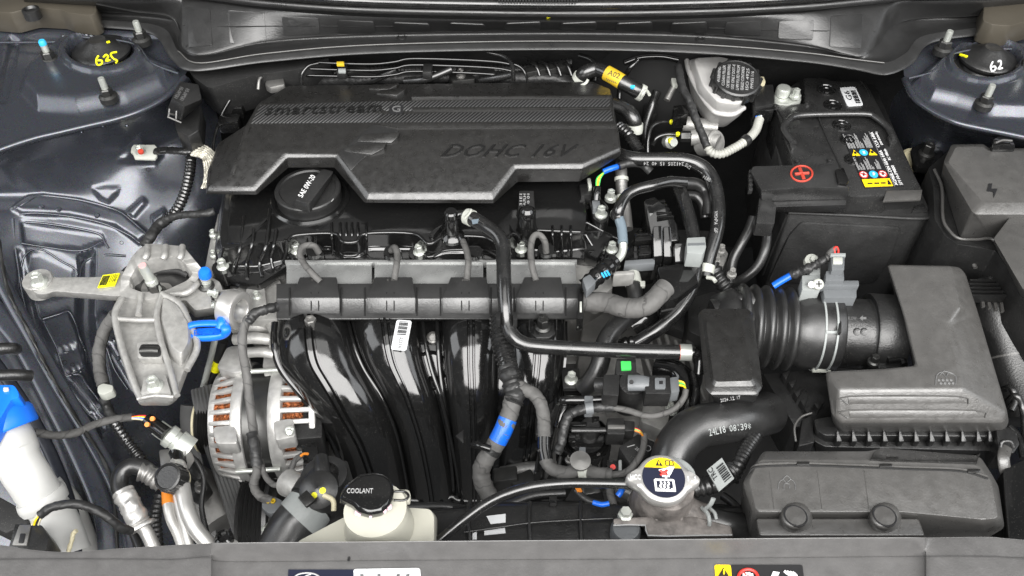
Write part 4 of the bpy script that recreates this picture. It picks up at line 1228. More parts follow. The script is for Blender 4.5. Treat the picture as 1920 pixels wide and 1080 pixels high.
tube('taped_branch', [(64, 810, -.135), (100, 816, -.150), (140, 812, -.165), (180, 795, -.178), (215, 786, -.182), (250, 782, -.180)], 7.5, 'tape', hl, wob=.06)
tube('conduit', [(216, 796, -.185), (240, 830, -.195), (265, 862, -.21), (285, 895, -.23)], 10, 'rubber', hl, rib=.0052, amp=.16)

# ---- aluminium engine mount bracket
mb = thing('engine_mount_bracket', 'cast aluminium engine mount bracket with a yellow tag on its long arm', 'engine mount')
ZB = -.090
loft('arm', [L(rr([(58, 520), (70, 511), (92, 514), (104, 520), (188, 519), (232, 506), (252, 540), (222, 556), (180, 552), (100, 546), (88, 552), (68, 551), (56, 540)], 7), ZB), L(rr([(54, 524), (68, 514), (92, 516), (104, 524), (188, 524), (232, 512), (254, 545), (222, 565), (180, 562), (100, 556), (88, 562), (66, 562), (52, 546)], 7), ZB - .016)], 'alu', mb, .004)
lathe('arm_boss', P(74, 531, ZB - .004), (0, 0, 1), [(.0165, -.012), (.0165, .006), (.0155, .0075), (0, .0075)], 'alu', mb, seg=32)
bolt(P(74, 529, ZB + .004), 30, mb)
# frame round the rubber bush: upper bridge, two posts
OUT = rr([(224, 556), (226, 520), (246, 482), (262, 464), (282, 456), (344, 461), (366, 488), (392, 520), (374, 538), (322, 556), (270, 562)], 5, 2)
INN = rr([(243, 538), (243, 522), (254, 502), (268, 490), (290, 484), (330, 481), (345, 492), (362, 513), (350, 526), (308, 545), (264, 547)], 5, 2)
zz = [ZB + .002, ZB + .006, ZB + .012, ZB + .015, ZB + .016, ZB + .015, ZB + .009, ZB - .003, ZB - .006, ZB + .001, ZB + .003]
zz = [z for z in zz for _ in range(3)]
frame('bridge', [(x, y, z) for (x, y), z in zip(OUT, zz)], [(x, y, z) for (x, y), z in zip(INN, zz)], .034, 'alu', mb, .003)
for x in (277, 311, 342):
    tube('bridge_rib', [(x, 462, ZB + .016), (x - 2, 478, ZB + .019), (x - 6, 486, ZB + .017)], 6, 'alu', mb, seg=10)
loft('leg', [L(rr([(226, 556), (250, 548), (306, 549), (336, 568), (352, 596), (366, 640), (348, 690), (330, 740), (318, 752), (264, 752), (250, 720), (226, 650), (213, 590)], 7), ZB - .004),
             L(rr([(222, 562), (250, 552), (308, 553), (342, 572), (360, 602), (374, 648), (352, 702), (334, 750), (318, 762), (262, 762), (244, 726), (220, 655), (208, 594)], 7), ZB - .030)], 'alu', mb, .004)
for pts, r_ in (([(228, 560, ZB + .006), (216, 592, ZB + .006), (228, 648, ZB + .003), (252, 720, ZB + .001), (266, 750, ZB)], 6.5), ([(304, 552, ZB + .006), (294, 590, ZB + .006), (302, 640, ZB + .005), (318, 690, ZB + .003), (332, 742, ZB + .001)], 6),
                ([(264, 552, ZB + .006), (260, 592, ZB + .006)], 6), ([(218, 598, ZB + .005), (262, 600, ZB + .007), (292, 600, ZB + .006)], 5), ([(304, 552, ZB + .006), (336, 570, ZB + .006), (352, 600, ZB + .004), (370, 648, ZB - .002), (350, 694, ZB - .004)], 6.5),
                ([(258, 748, ZB + .001), (290, 742, ZB + .003), (326, 744, ZB + .001)], 4)):
    tube('leg_rib', pts, r_, 'alu', mb, seg=12)
loft('leg_bulge', [L(rr([(306, 556), (334, 572), (352, 606), (354, 640), (340, 664), (322, 650), (304, 600)], 9), ZB + .010), L(rr([(302, 554), (340, 572), (362, 606), (364, 648), (340, 690), (316, 670), (298, 602)], 9), ZB - .004)], 'alu', mb, .004)
prism('window_frame', rr([(256, 640), (302, 640), (304, 672), (258, 672)], 5), ZB + .006, .01, 'alu', mb, bevel=.002)
prism('window', rr([(262, 645), (300, 645), (302, 668), (262, 668)], 7), ZB + .0072, .01, 'deep', mb, bevel=.0006)
tube('window_bar', [(264, 658, ZB + .0055), (282, 657, ZB + .006), (299, 658, ZB + .0055)], 8, 'dark_steel', mb, seg=12)
prism('bolt_pad', rr([(270, 704), (310, 700), (322, 742), (262, 744)], 6), ZB + .003, .01, 'alu', mb, bevel=.002)
bolt(P(291, 724, ZB + .0035), 31, mb)
# engine side plate with its studs
loft('engine_plate', [L(rr([(318, 546), (346, 536), (372, 510), (396, 520), (412, 528), (418, 544), (404, 576), (366, 582), (348, 562), (330, 566)], 5), ZB - .006), L(rr([(318, 552), (346, 542), (372, 514), (396, 524), (414, 532), (422, 550), (404, 590), (366, 596), (344, 572), (328, 574)], 5), ZB - .03)], 'alu', mb, .003)
tube('plate_rib', [(322, 552, ZB - .002), (352, 548, ZB + .002), (378, 524, ZB + .0)], 6, 'alu', mb, seg=12)
# bush and centre stud
lathe('rubber_bush', P(296, 540, ZB - .030), (0, 0, 1), [(.052, -.01), (.050, .010), (.030, .016), (.022, .020), (0, .020)], 'rubber_dull', mb, seg=36)
tube('bush_ridge', [(254, 520, ZB - .012), (290, 510, ZB - .008), (330, 508, ZB - .008), (352, 516, ZB - .012)], 6, 'black_matte', mb)
prism('bush_plate', [(268, 528), (318, 530), (330, 548), (318, 556), (262, 546)], ZB - .006, .01, 'alu_dark', mb, bevel=.002, r=6)
bolt(P(294, 549, ZB - .004), 36, mb, 'dark_steel')
ax = dirpx((294, 545, ZB), (274, 510, ZB + .030))
lathe('centre_stud', P(293, 543, ZB + .001), ax, [(.0066, 0), (.0066, .016), (.0056, .017), (.0056, .036), (.0046, .0385), (0, .0385)], 'zinc', mb, seg=20)
lathe('stud_tip', P(293, 543, ZB + .001) + ax * .0372, ax, [(.0044, 0), (.0040, .0022), (0, .0022)], 'pink', mb, seg=16)
pb = P(387, 536, ZB - .005)
bolt(pb, 30, mb, 'dark_steel')
ax = dirpx((387, 534, ZB), (384, 508, ZB + .025))
lathe('plate_stud', pb, ax, [(.0062, 0)] + [(.0062 if i % 2 else .0055, .008 + i * .0016) for i in range(6)] + [(.0062, .018), (.0062, .020)], 'zinc', mb, seg=18)
lathe('stud_cap', pb + ax * .019, ax, [(.0072, 0), (.0072, .006), (.0055, .0095), (0, .0102)], 'blue', mb, seg=18)
arm_m = mb.children[0]
bl, br, tl = P(184, 541, ZB + .0008), P(216, 537, ZB + .0008), P(194, 518, ZB + .0008)
tg = thing('yellow_barcode_tag', 'yellow printed sticker on the arm of the aluminium engine mount', 'sticker')
decal(bl, br, tl, 'yellow_tag', tg, 'sticker_sheet', up=.0012, thick=.0008)
o_, ex, ey, n_ = frame3(bl, br, tl)
for i in range(9): decal(o_ + ex * (.06 + .05 * i) + ey * .1 + n_ * .0022, o_ + ex * (.085 + .05 * i) + ey * .1 + n_ * .0022, o_ + ex * (.06 + .05 * i) + ey * .88 + n_ * .0022, 'black_print', tg, 'barcode_bar', thick=.0002)
for i in range(3): decal(o_ + ex * (.58 + .1 * i) + ey * .25 + n_ * .0022, o_ + ex * (.60 + .1 * i) + ey * .25 + n_ * .0022, o_ + ex * (.58 + .1 * i) + ey * .9 + n_ * .0022, 'black_print', tg, 'print_line', thick=.0002)
text('DN8', o_ + ex * .84 + ey * .8 + n_ * .0022, o_ + ex * .84 + ey * .3 + n_ * .0022, o_ + ex * .95 + ey * .8 + n_ * .0022, 'black_print', tg, depth=.0003)

# ---- lifting eye, dipstick
le = thing('lifting_eye', 'thick aluminium lifting ring bolted to the cylinder head corner', 'lifting eye')
axx = Vector((1, -.35, .1)).normalized()
c_ = P(424, 577, -.088)
ring('eye_ring', c_, axx, .0125, .0215, .020, 'alu_smooth', le)
prism('eye_lug', [(392, 546), (446, 540), (446, 566), (425, 580), (395, 572)], -.096, .02, 'alu', le, bevel=.003, r=6)
for x, y in ((402, 550), (410, 574)):
    bolt(P(x, y, -.088), 17, le, axis=(-.8, -.3, .6))
dk = thing('oil_dipstick', 'bright blue plastic pull ring of the oil dipstick on its silver tube', 'dipstick')
loop = [(352, 622), (356, 611), (372, 607), (400, 606), (418, 608), (424, 618), (420, 628), (400, 633), (370, 634), (356, 630), (352, 622)]
tube('pull_ring', [(x, y, -.088 + (.004 if y < 620 else -.004)) for x, y in loop], 5.5, 'blue', dk, seg=14, flat=1.7, sub=6)
loft('ring_web', [L(rr([(360, 616), (414, 613), (414, 626), (360, 628)], 6), -.0905), L(rr([(360, 618), (414, 615), (414, 628), (360, 630)], 6), -.0945)], 'blue', dk, .001)
text('ENG. OIL', P(364, 630, -.086), P(410, 628, -.086), P(364, 620, -.086), 'blue_tape', dk, depth=.001, up=.0012)
tube('grip_neck', [(412, 616, -.086), (416, 604, -.082), (414, 594, -.086)], 8, 'blue', dk)
tube('dipstick_tube', [(410, 598, -.10), (400, 650, -.15), (388, 700, -.20), (372, 760, -.26)], 6, 'zinc', dk)
dt = thing('coolant_pipe', 'slim dark pipe with a yellow-green paint tag behind the dipstick tube', 'pipe')
dp = [(420, 640, -.16), (404, 690, -.20), (388, 740, -.24), (376, 790, -.28)]
tube('pipe', dp, 8, 'rubber_dull', dt)
band('tag', dp, 8, .30, 'yellow_tag', dt, w=.016)

# ---------------------------------------------------------------- alternator
al = thing('alternator', 'cast aluminium alternator with copper windings showing through its vent slots', 'alternator')
CA = P(513, 790, -.235)
axA = Vector((1, .06, .02)).normalized()
RA = .069
aX = axA; aY = aX.orthogonal().normalized(); aZ = aX.cross(aY)


def pol(r, a, h): return CA + aX * h + (aY * math.cos(a) + aZ * math.sin(a)) * r


lathe('stator', CA, axA, [(RA * .98, -.020), (RA * 1.0, -.018), (RA * 1.0, .012), (RA * .98, .014)], 'dark_steel', al, seg=60)
for h in (-.042, .032):
    lathe('copper_winding', CA, axA, [(RA * .84, h - .014), (RA * .90, h - .011), (RA * .90, h + .012), (RA * .84, h + .016)], 'copper', al, seg=80)
lathe('rotor_core', CA, axA, [(RA * .78, -.054), (RA * .78, .055)], 'deep', al, seg=40)
for h0, h1, r0, r1 in ((-.031, -.018, 1.05, 1.05), (-.058, -.051, .92, .80), (.010, .026, 1.05, 1.05), (.056, .063, .98, .9)):
    ring('housing_ring', CA + aX * h0, axA, RA * .80, RA * max(r0, r1), h1 - h0, 'alu_bright', al, seg=64)
for side, (ha, hb, ra, rb) in enumerate(((-.057, -.028, .92, 1.04), (.020, .060, 1.04, .97))):
    for i in range(32):
        a = 2 * math.pi * (i + .25 * side) / 32
        da = .050
        vs = []
        for h, rr_ in ((ha, ra), (hb, rb)):
            for dr, s in ((-.10, -1), (0, -1), (0, 1), (-.10, 1)):
                vs.append(pol(RA * (rr_ + dr), a + s * da * (1.0 if dr else .8), h))
        mk('vent_rib', vs, [[0, 1, 2, 3], [4, 5, 6, 7]] + [[k, (k + 1) % 4, (k + 1) % 4 + 4, k + 4] for k in range(4)], 'alu_bright', al, .0015)
for i, a in enumerate((.5, 2.2, 3.9, 5.4)):
    tube('through_bolt', [tuple(pol(RA * 1.08, a, -.03)) + (.003,), tuple(pol(RA * 1.08, a, .02)) + (.003,)], 0, 'zinc', al, world=True, seg=10)
# solid patches of the casting seen between the slots
for side, (a0, a1) in enumerate(((.0, .9), (.1, 1.0))):
    pass
prism('casting_pad', [(398, 800), (440, 796), (446, 832), (404, 832)], -.178, .02, 'alu_bright', al, bevel=.003, r=8)
prism('casting_pad', [(512, 790), (548, 784), (554, 818), (516, 826)], -.172, .02, 'alu_bright', al, bevel=.003, r=6)
prism('casting_pad', [(497, 650), (540, 668), (556, 700), (520, 690), (500, 720), (492, 690)], -.168, .02, 'alu_bright', al, bevel=.003, r=6)
prism('mount_ear', [(425, 650), (460, 645), (472, 690), (440, 700), (405, 690)], -.160, .03, 'alu_bright', al, bevel=.004, r=8)
tube('mount_sleeve', [(462, 892, -.255), (500, 892, -.255), (540, 888, -.255)], 8, 'alu', al)
tube('mount_sleeve', [(455, 660, -.155), (500, 656, -.155), (530, 655, -.16)], 8, 'alu_smooth', al)
bolt(P(543, 808, -.168), 18, al, 'zinc', axis=(.2, -.7, .7))
prism('regulator', [(558, 700), (600, 706), (604, 820), (548, 824), (550, 790), (560, 780)], -.185, .05, 'black_plastic', al, bevel=.003, r=5)
rg = al.children[-1]
bl, br, tl = on(rg, 562, 796, .0006), on(rg, 588, 794, .0006), on(rg, 566, 752, .0006)
decal(bl, br, tl, 'label_white', rg, 'regulator_label', shape=rrect(.1, 3))
o_, ex, ey, n_ = frame3(bl, br, tl)
decal(o_ + ex * .05 + ey * .05 + n_ * .0007, o_ + ex * .38 + ey * .05 + n_ * .0007, o_ + ex * .05 + ey * .95 + n_ * .0007, 'yellow', rg, 'label_band')
text('N20', o_ + ex * .32 + ey * .15 + n_ * .0016, o_ + ex * .32 + ey * .55 + n_ * .0016, o_ + ex * .1 + ey * .15 + n_ * .0016, 'black_print', rg, depth=.0003)
prism('plug_socket', rr([(564, 834), (592, 826), (600, 862), (570, 872)], 4), -.178, .03, 'gloss_black', al, bevel=.002)
prism('plug_base', [(568, 862), (596, 858), (596, 876), (568, 880)], -.186, .02, 'black_plastic', al, bevel=.0015)
# pulley
lathe('pulley', CA + aX * -.082, axA, [(.020, -.004), (.030, -.004), (.034, -.001)] + [(.0345 if i % 2 else .0318, .001 + i * .0016) for i in range(13)] + [(.035, .023), (.02, .024)], 'dark_steel', al, seg=44)
ring('pulley_face', CA + aX * -.088, axA, .020, .031, .003, 'cream', al)

bt = thing('drive_belt', 'black ribbed serpentine belt slanting down from the alternator pulley', 'belt')
BP = [(378, 726, -.20), (384, 760, -.20), (398, 820, -.225), (418, 880, -.25), (442, 950, -.275), (470, 1040, -.30)]
a = cr(BP, 8)
vs, fs = [], []
n = len(a)
prof = [(i / 12, (.0011 if i % 2 else 0)) for i in range(13)]
for i in range(n):
    A = W(tuple(a[i])); T = (W(tuple(a[min(i + 1, n - 1)])) - W(tuple(a[max(0, i - 1)]))).normalized()
    X = Vector((1, .06, .0)); X = (X - T * X.dot(T)).normalized()
    nn = X.cross(T).normalized()
    if nn.dot(CAM - A) < 0: nn = -nn
    for u, h in prof: vs.append(A + X * (u - .5) * .025 + nn * h)
    for u, h in reversed(prof): vs.append(A + X * (u - .5) * .025 - nn * .004)
m = 26
fs = [[i * m + j, i * m + (j + 1) % m, (i + 1) * m + (j + 1) % m, (i + 1) * m + j] for i in range(n - 1) for j in range(m)]
mk('ribbed_belt', vs, fs, 'belt', bt, sharp=30)
tube('belt_return', [(352, 760, -.23), (352, 800, -.25), (370, 880, -.28), (400, 1040, -.33)], 14, 'belt', bt, flat=.3)
cp_ = thing('crank_pulley', 'large ribbed black pulley beside the radiator hose clamp', 'pulley')
lathe('pulley_wheel', P(470, 985, -.30), (1, .06, .02), [(.03, -.004), (.058, -.002)] + [(.0605 if i % 2 else .056, i * .0026) for i in range(12)] + [(.060, .033), (.03, .036)], 'rubber_dull', cp_, seg=64)
lathe('pulley_hub', P(470, 985, -.30) + Vector((.034, 0, 0)), (1, .06, .02), [(.052, 0), (.050, .006), (.02, .010), (0, .010)], 'dark_steel', cp_, seg=40)
cp2 = thing('tensioner_pulley', 'small black ribbed pulley under the alternator', 'pulley')
lathe('pulley_wheel', P(470, 905, -.31), (1, .06, .02), [(.01, -.004), (.036, -.002)] + [(.0375 if i % 2 else .0345, i * .0026) for i in range(14)] + [(.036, .038), (.01, .04)], 'rubber_dull', cp2, seg=48)

# ---- alternator cable
ac = thing('alternator_cable', 'grey taped cable hanging across the middle of the alternator', 'cable')
tube('taped_cable', [(472, 590, -.075), (458, 612, -.085), (454, 650, -.10), (462, 700, -.125), (468, 750, -.145), (474, 800, -.16), (480, 840, -.17), (482, 880, -.185), (476, 910, -.195), (488, 930, -.20), (508, 938, -.205)], 8.5, 'tape', ac, wob=.05, sub=10)
tube('taped_wrap', [(472, 812, -.160), (478, 840, -.166), (482, 872, -.178)], 11, 'tape_dark', ac, wob=.08)
tube('taped_branch', [(488, 862, -.185), (496, 890, -.19), (512, 908, -.19), (528, 906, -.188), (544, 886, -.182), (552, 865, -.176), (566, 853, -.168)], 5.5, 'tape', ac, wob=.05)
tube('orange_sleeve', [(564, 855, -.166), (570, 851, -.163), (577, 851, -.160)], 2.6, 'orange', ac)
tube('guide_cable', [(520, 575, -.075), (500, 580, -.072), (478, 588, -.073), (466, 604, -.08)], 9, 'tape_dark', ac, wob=.1)
prism('ring_connector', rr([(492, 936), (512, 930), (530, 938), (528, 956), (506, 964), (490, 952)], 5), -.205, .012, 'sensor_grey', ac, bevel=.002)
for x in (503, 512): lathe('terminal', P(x, 940, -.204), (0, 0, 1), [(.0028, 0), (.0028, .0015), (.0015, .0015), (.001, 0), (0, 0)], 'yellow_dull', ac, seg=14)

# ---------------------------------------------------------------- washer filler
wf = thing('washer_filler', 'white plastic washer filler neck with a bright blue flip cap', 'washer filler')
ax = dirpx((45, 830, -.10), (115, 970, -.20))
cn = P(20, 800, -.092)
tube('neck', [(0, 812, -.095, 50), (16, 838, -.103, 50), (26, 852, -.108, 46), (34, 866, -.113, 41), (56, 900, -.13, 40), (76, 932, -.148, 39), (84, 946, -.156, 37), (100, 976, -.17, 43), (114, 1040, -.19, 52)], 50, 'neck_white', wf, seg=32)
tube('neck_collar', [(74, 928, -.146, 43), (80, 938, -.151, 45), (86, 948, -.156, 43)], 43, 'neck_white', wf, seg=32)
tube('tank_shoulder', [(84, 912, -.20, 30), (112, 950, -.22, 38), (130, 1010, -.24, 44), (140, 1060, -.26, 48)], 40, 'neck_white', wf, seg=24)
axc = dirpx((30, 830, -.105), (-6, 752, -.075))
cc = P(2, 798, -.090)
lathe('cap_rim', cc, axc, [(.0315, -.008), (.0325, -.006), (.0325, .008), (.0305, .012), (.024, .014), (0, .016)], 'blue', wf, seg=48)
prism('cap_handle', [(-30, 722), (26, 722), (34, 734), (36, 746), (22, 748), (2, 782), (-30, 836)], -.058, .018, 'blue', wf, bevel=.003, r=5)
prism('cap_latch', rr([(6, 726), (16, 726), (16, 732), (6, 734)], 2), -.0565, .002, 'neck_white', wf, bevel=.0004)

# ---- horn connector at the corner
hc = thing('headlamp_connector', 'black electrical plug with metal latch below the washer neck', 'connector')
prism('plug_body', rr([(28, 982), (78, 984), (92, 1006), (84, 1040), (14, 1036)], 4), -.120, .03, 'black_plastic', hc, bevel=.002)
prism('latch_plate', rr([(36, 984), (58, 984), (50, 1022), (22, 1022)], 3), -.1185, .004, 'alu_dark', hc, bevel=.001)
prism('latch_window', rr([(38, 1000), (48, 1000), (44, 1018), (34, 1018)], 2), -.1178, .001, 'black_print', hc, bevel=.0003)
for i, m_ in enumerate(('cream', 'yellow', 'black_print', 'cream')):
    tube('wire', [(60 + i * 4, 984, -.118), (64 + i * 4, 974, -.112), (76 + i * 2, 962, -.108)], 2, m_, hc, seg=8)
tube('sleeve', [(74, 966, -.108), (100, 950, -.105), (140, 945, -.108), (170, 952, -.115), (200, 968, -.125), (225, 988, -.140), (245, 996, -.155)], 8.5, 'tape_dark', hc, wob=.05)
bk = thing('corner_bracket', 'dark angular bracket wedged beneath the washer neck', 'bracket')
prism('bracket_plate', [(-20, 920), (44, 956), (54, 980), (10, 1000), (-20, 985)], -.15, .02, 'black_matte', bk, bevel=.002)
prism('stamped_tag', [(30, 950), (42, 932), (47, 944), (38, 964)], -.147, .002, 'label_white', bk, bevel=.0003)
sn = thing('sensor_wire', 'pale braided sensor wire standing by the rail near the washer tank', 'wire')
tube('wire', [(128, 1034, -.16), (134, 1016, -.155), (138, 1000, -.152), (144, 995, -.15)], 4, 'cream', sn, wob=.12)

# ---------------------------------------------------------------- air conditioning lines
acl = thing('air_conditioning_hose', 'black hose bend crimped into a dented aluminium ferrule', 'hose')
tube('hose', [(292, 898, -.17), (272, 880, -.162), (248, 874, -.160), (228, 888, -.162), (224, 912, -.166), (234, 930, -.168)], 16, 'rubber_dull', acl, seg=20)
tube('crimp_collar', [(262, 884, -.160), (276, 888, -.163), (292, 898, -.168), (304, 906, -.172)], 18, 'alu_dark', acl, rib=.006, amp=.08, seg=24)
tube('ferrule', [(230, 922, -.160), (238, 936, -.163), (248, 954, -.168), (258, 974, -.174), (264, 986, -.178)], 20, 'alu_smooth', acl, seg=24, wob=.05, sub=6)
ring('ferrule_lip', P(264, 984, -.178), dirpx((238, 936, -.163), (264, 986, -.178)), .006, .0140, .004, 'alu_smooth', acl)
tube('line', [(262, 982, -.178), (278, 1004, -.188), (298, 1050, -.20)], 12.5, 'alu_smooth', acl, seg=20)
al2 = thing('air_conditioning_pipe', 'bright aluminium refrigerant pipes curving down with a yellow paint band', 'pipe')
tube('pipe', [(332, 868, -.165), (338, 890, -.158), (344, 925, -.158), (352, 960, -.162), (366, 990, -.168), (384, 1012, -.175), (400, 1030, -.18)], 14.5, 'alu_smooth', al2, seg=22)
P2 = [(314, 918, -.170), (316, 950, -.172), (322, 975, -.176), (336, 1005, -.182), (350, 1050, -.19)]
tube('pipe', P2, 10.5, 'alu_smooth', al2, seg=18)
tube('pipe', [(332, 930, -.172), (342, 970, -.175), (352, 1010, -.182), (360, 1050, -.19)], 9.5, 'alu_smooth', al2, seg=18)
band('paint_band', P2, 10.5, .10, 'orange', al2, w=.019, grow=1.05)
prism('pipe_block', [(296, 842), (330, 838), (344, 862), (330, 880), (300, 878)], -.170, .03, 'alu_dark', al2, bevel=.003)
prism('end_flange', rr([(398, 1004), (424, 1004), (448, 1014), (440, 1040), (398, 1040)], 6), -.175, .02, 'alu', al2, bevel=.003)
lathe('flange_bolt', P(422, 1012, -.174), (0, 0, 1), [(.009, -.002), (.009, .005), (.006, .007), (.005, .003), (0, .003)], 'gloss_black', al2, seg=20)
sv = thing('service_port_cap', 'round black service port cap embossed H on the refrigerant pipe', 'cap')
axv = Vector((-.15, -.35, .9)).normalized()
cs = P(326, 898, -.152)
lathe('cap_body', cs, axv, [(.0142, -.006), (.0146, .010), (.0140, .013), (.0120, .0138), (.0112, .0125), (0, .0125)], 'black_plastic', sv, seg=36)
for i in range(18):
    a = i / 18 * 2 * math.pi
    x_ = axv.orthogonal().normalized(); y_ = axv.cross(x_)
    r_ = x_ * math.cos(a) + y_ * math.sin(a)
    tube('grip_ridge', [tuple(cs + r_ * .0145 + axv * h) + (.0009,) for h in (-.004, .011)], 0, 'black_plastic', sv, world=True, seg=6, sub=1)
ring('base_ring', cs - axv * .010, axv, .006, .0135, .003, 'cream', sv)
text('H', on(sv.children[0], 316, 887, .0006), on(sv.children[0], 331, 885, .0006), on(sv.children[0], 315, 876, .0006), 'grey_plastic', sv, depth=.001, up=.0008)
ps = thing('pressure_switch', 'aluminium pressure switch with a black plug and coloured wires', 'sensor')
axp = dirpx((338, 832, -.165), (300, 805, -.150))
lathe('switch_body', P(338, 832, -.165), axp, [(.014, -.012), (.014, .004), (.0105, .005), (.0105, .008), (.0125, .009), (.0125, .016), (.009, .018), (.009, .03)], 'zinc', ps, seg=24)
prism('switch_block', rr([(322, 826), (344, 820), (354, 838), (342, 858), (318, 846)], 4), -.160, .025, 'alu_smooth', ps, bevel=.003)
tube('plug', [(312, 814, -.148), (296, 802, -.146), (276, 788, -.144)], 14, 'gloss_black', ps, seg=8, sub=3)
for (x, y, z) in ((286, 785, -.1345), (276, 796, -.1345)): lathe('seal', P(x, y, z), (0, -.5, .8), [(.0026, -.002), (.0026, .001), (0, .001)], 'orange', ps, seg=12)
for i, m_ in enumerate(('red', 'yellow', 'blue', 'cream')):
    tube('wire', [(274, 780 + i * 3, -.142), (262, 780 + i * 2, -.142), (248, 782 + i, -.145)], 2, m_, ps, seg=8)
tube('seal_sleeve', [(330, 846, -.165), (334, 856, -.165), (336, 870, -.163)], 14, 'gloss_black', ps)

# ---- compressor and brackets deep in the corner by the belt
cm = thing('air_compressor', 'dim grey compressor casting deep between the refrigerant pipes and belt', 'compressor')
tube('compressor_body', [(345, 905, -.30), (380, 930, -.30), (415, 985, -.31)], 44, 'alu_dark', cm, seg=28)
prism('compressor_lug', rr([(345, 880), (372, 870), (388, 900), (366, 925), (346, 915)], 5), -.235, .03, 'dark_steel', cm, bevel=.003)
bolt(P(376, 914, -.232), 22, cm, 'alu_dark')
tube('wire', [(352, 852, -.205), (368, 866, -.21), (382, 900, -.22), (378, 950, -.23), (388, 1000, -.24)], 5, 'rubber_dull', cm, seg=10)
prism('bracket', rr([(352, 860), (372, 858), (386, 880), (374, 900), (356, 890)], 4), -.215, .01, 'black_plastic', cm, bevel=.0015)
tube('drain_hose', [(300, 930, -.21), (292, 970, -.215), (296, 1030, -.22)], 11, 'rubber_dull', cm, rib=.0052, amp=.12)
tube('drain_hose', [(250, 1000, -.20), (262, 1030, -.20), (270, 1060, -.20)], 8, 'rubber_dull', cm)
# ================================================================ battery side of the bay
bg_ = thing('battery_insulator', 'black quilted insulation sleeve wrapped round the battery', 'battery sleeve')
bag = loft('sleeve_wall', [L(rr([(1440, 190), (1500, 150), (1640, 158), (1747, 402), (1727, 411), (1478, 401)], 6), -.078), [p + Vector((0, 0, -.16)) for p in L(rr([(1438, 190), (1500, 150), (1640, 158), (1752, 404), (1727, 416), (1476, 405)], 6), -.078)]], 'bag_black', bg_, .003)
plate([(1502, 414), (1690, 424), (1668, 482), (1640, 528), (1440, 528), (1478, 440)], .0035, 'bag_black', bg_, 'front_quilt', bag, bevel=.002, r=10)
plate([(1562, 448), (1572, 436), (1586, 434), (1598, 446), (1594, 458), (1566, 456)], .0016, 'bag_black', bg_, 'quilt_dimple', bag, sink=.004, bevel=.0016, r=4)
tube('piping', [(1478, 399, -.076), (1600, 404, -.076), (1727, 410, -.076), (1746, 401, -.076)], 3, 'bag_black', bg_, seg=8)
tube('piping', [tuple(on(bag, x, y, .001)) + (.0016,) for x, y in ((1477, 402), (1458, 450), (1432, 515))], 0, 'bag_black', bg_, world=True, seg=8)

bt_ = thing('car_battery', 'black car battery with warning stickers and a moulded carry handle', 'battery')
ZB2 = -.050
bm_ = loft('battery_case', [L([(1507, 146), (1547, 145), (1560, 151), (1624, 153), (1657, 216), (1730, 356), (1672, 361), (1664, 367), (1597, 368), (1494, 330), (1452, 196), (1510, 193)], ZB2), [p + Vector((0, 0, -.055)) for p in L([(1507, 146), (1547, 145), (1560, 151), (1624, 153), (1657, 216), (1732, 358), (1672, 363), (1664, 369), (1597, 370), (1494, 334), (1450, 198), (1510, 195)], ZB2)]], 'battery_black', bt_, .002)
prism('corner_foot', [(1716, 386), (1732, 380), (1740, 396), (1710, 398)], -.075, .012, 'battery_black', bt_, bevel=.001)
prism('front_ledge', [(1662, 357), (1730, 355), (1727, 373), (1656, 376)], -.0488, .004, 'grey_plastic', bt_, bevel=.001)
prism('case_step', [(1463, 243), (1540, 237), (1598, 350), (1500, 330)], -.0485, .003, 'battery_black', bt_, bevel=.001)
prism('lid_hump', [(1452, 196), (1529, 195), (1536, 214), (1470, 222)], -.0475, .004, 'battery_black', bt_, bevel=.001)
tube('carry_handle', [(1488, 268, -.045), (1474, 250, -.044), (1470, 238, -.043), (1478, 226, -.042), (1496, 216, -.041), (1560, 213, -.041), (1624, 213, -.041), (1642, 220, -.042), (1664, 238, -.043), (1674, 256, -.044), (1676, 266, -.046)], 6.5, 'battery_black', bt_, seg=12, flat=.8)
for a in ((1478, 262, 1492, 277), (1664, 254, 1682, 268)):
    prism('handle_foot', rr([(a[0], a[1]), (a[2] - 4, a[1] - 2), (a[2], a[3]), (a[0] + 6, a[3] + 2)], 3), -.044, .006, 'battery_black', bt_, bevel=.001)
tube('lid_seam', [(1526, 197, -.0485), (1545, 245, -.0480), (1570, 300, -.048), (1577, 315, -.048)], 1.6, 'deep', bt_, seg=6)
for x, y in ((1549, 169), (1561, 198), (1578, 236), (1592, 264), (1600, 300)):
    p = P(x, y, ZB2); k = mpp(p)
    cpl = lathe('cell_plug', p, (0, 0, 1), [(17 * k, -.001), (17 * k, .0012), (15.5 * k, .0018), (14.5 * k, .0006), (10 * k, .0005), (10 * k, .0018), (6 * k, .0018), (5 * k, .0006), (0, .0006)], 'gloss_black', bt_, seg=32)
    for j in range(6):
        a = j * math.pi / 3
        tube('plug_rib', [tuple(p + Vector((math.cos(a) * r_ * k, math.sin(a) * r_ * k, .0012))) + (.0009,) for r_ in (7, 14)], 0, 'gloss_black', cpl, world=True, seg=5, sub=1)
for x, y in ((1455, 200), (1514, 196), (1496, 303), (1557, 302)):
    lathe('moulded_eye', P(x, y, -.047), (0, 0, 1), [(.004, -.003), (.004, .0015), (.0022, .0015), (.002, 0), (0, 0)], 'battery_black', bt_, seg=14)
lathe('vent_port', P(1632, 381, -.066), (0, -1, .15), [(.0055, -.004), (.0055, .002), (.0042, .002), (.0035, -.002), (0, -.002)], 'battery_black', bt_, seg=18)
tube('moulded_mark', [(1613, 152, -.049), (1622, 163, -.049), (1630, 180, -.049)], 1, 'battery_black', bt_, seg=6)

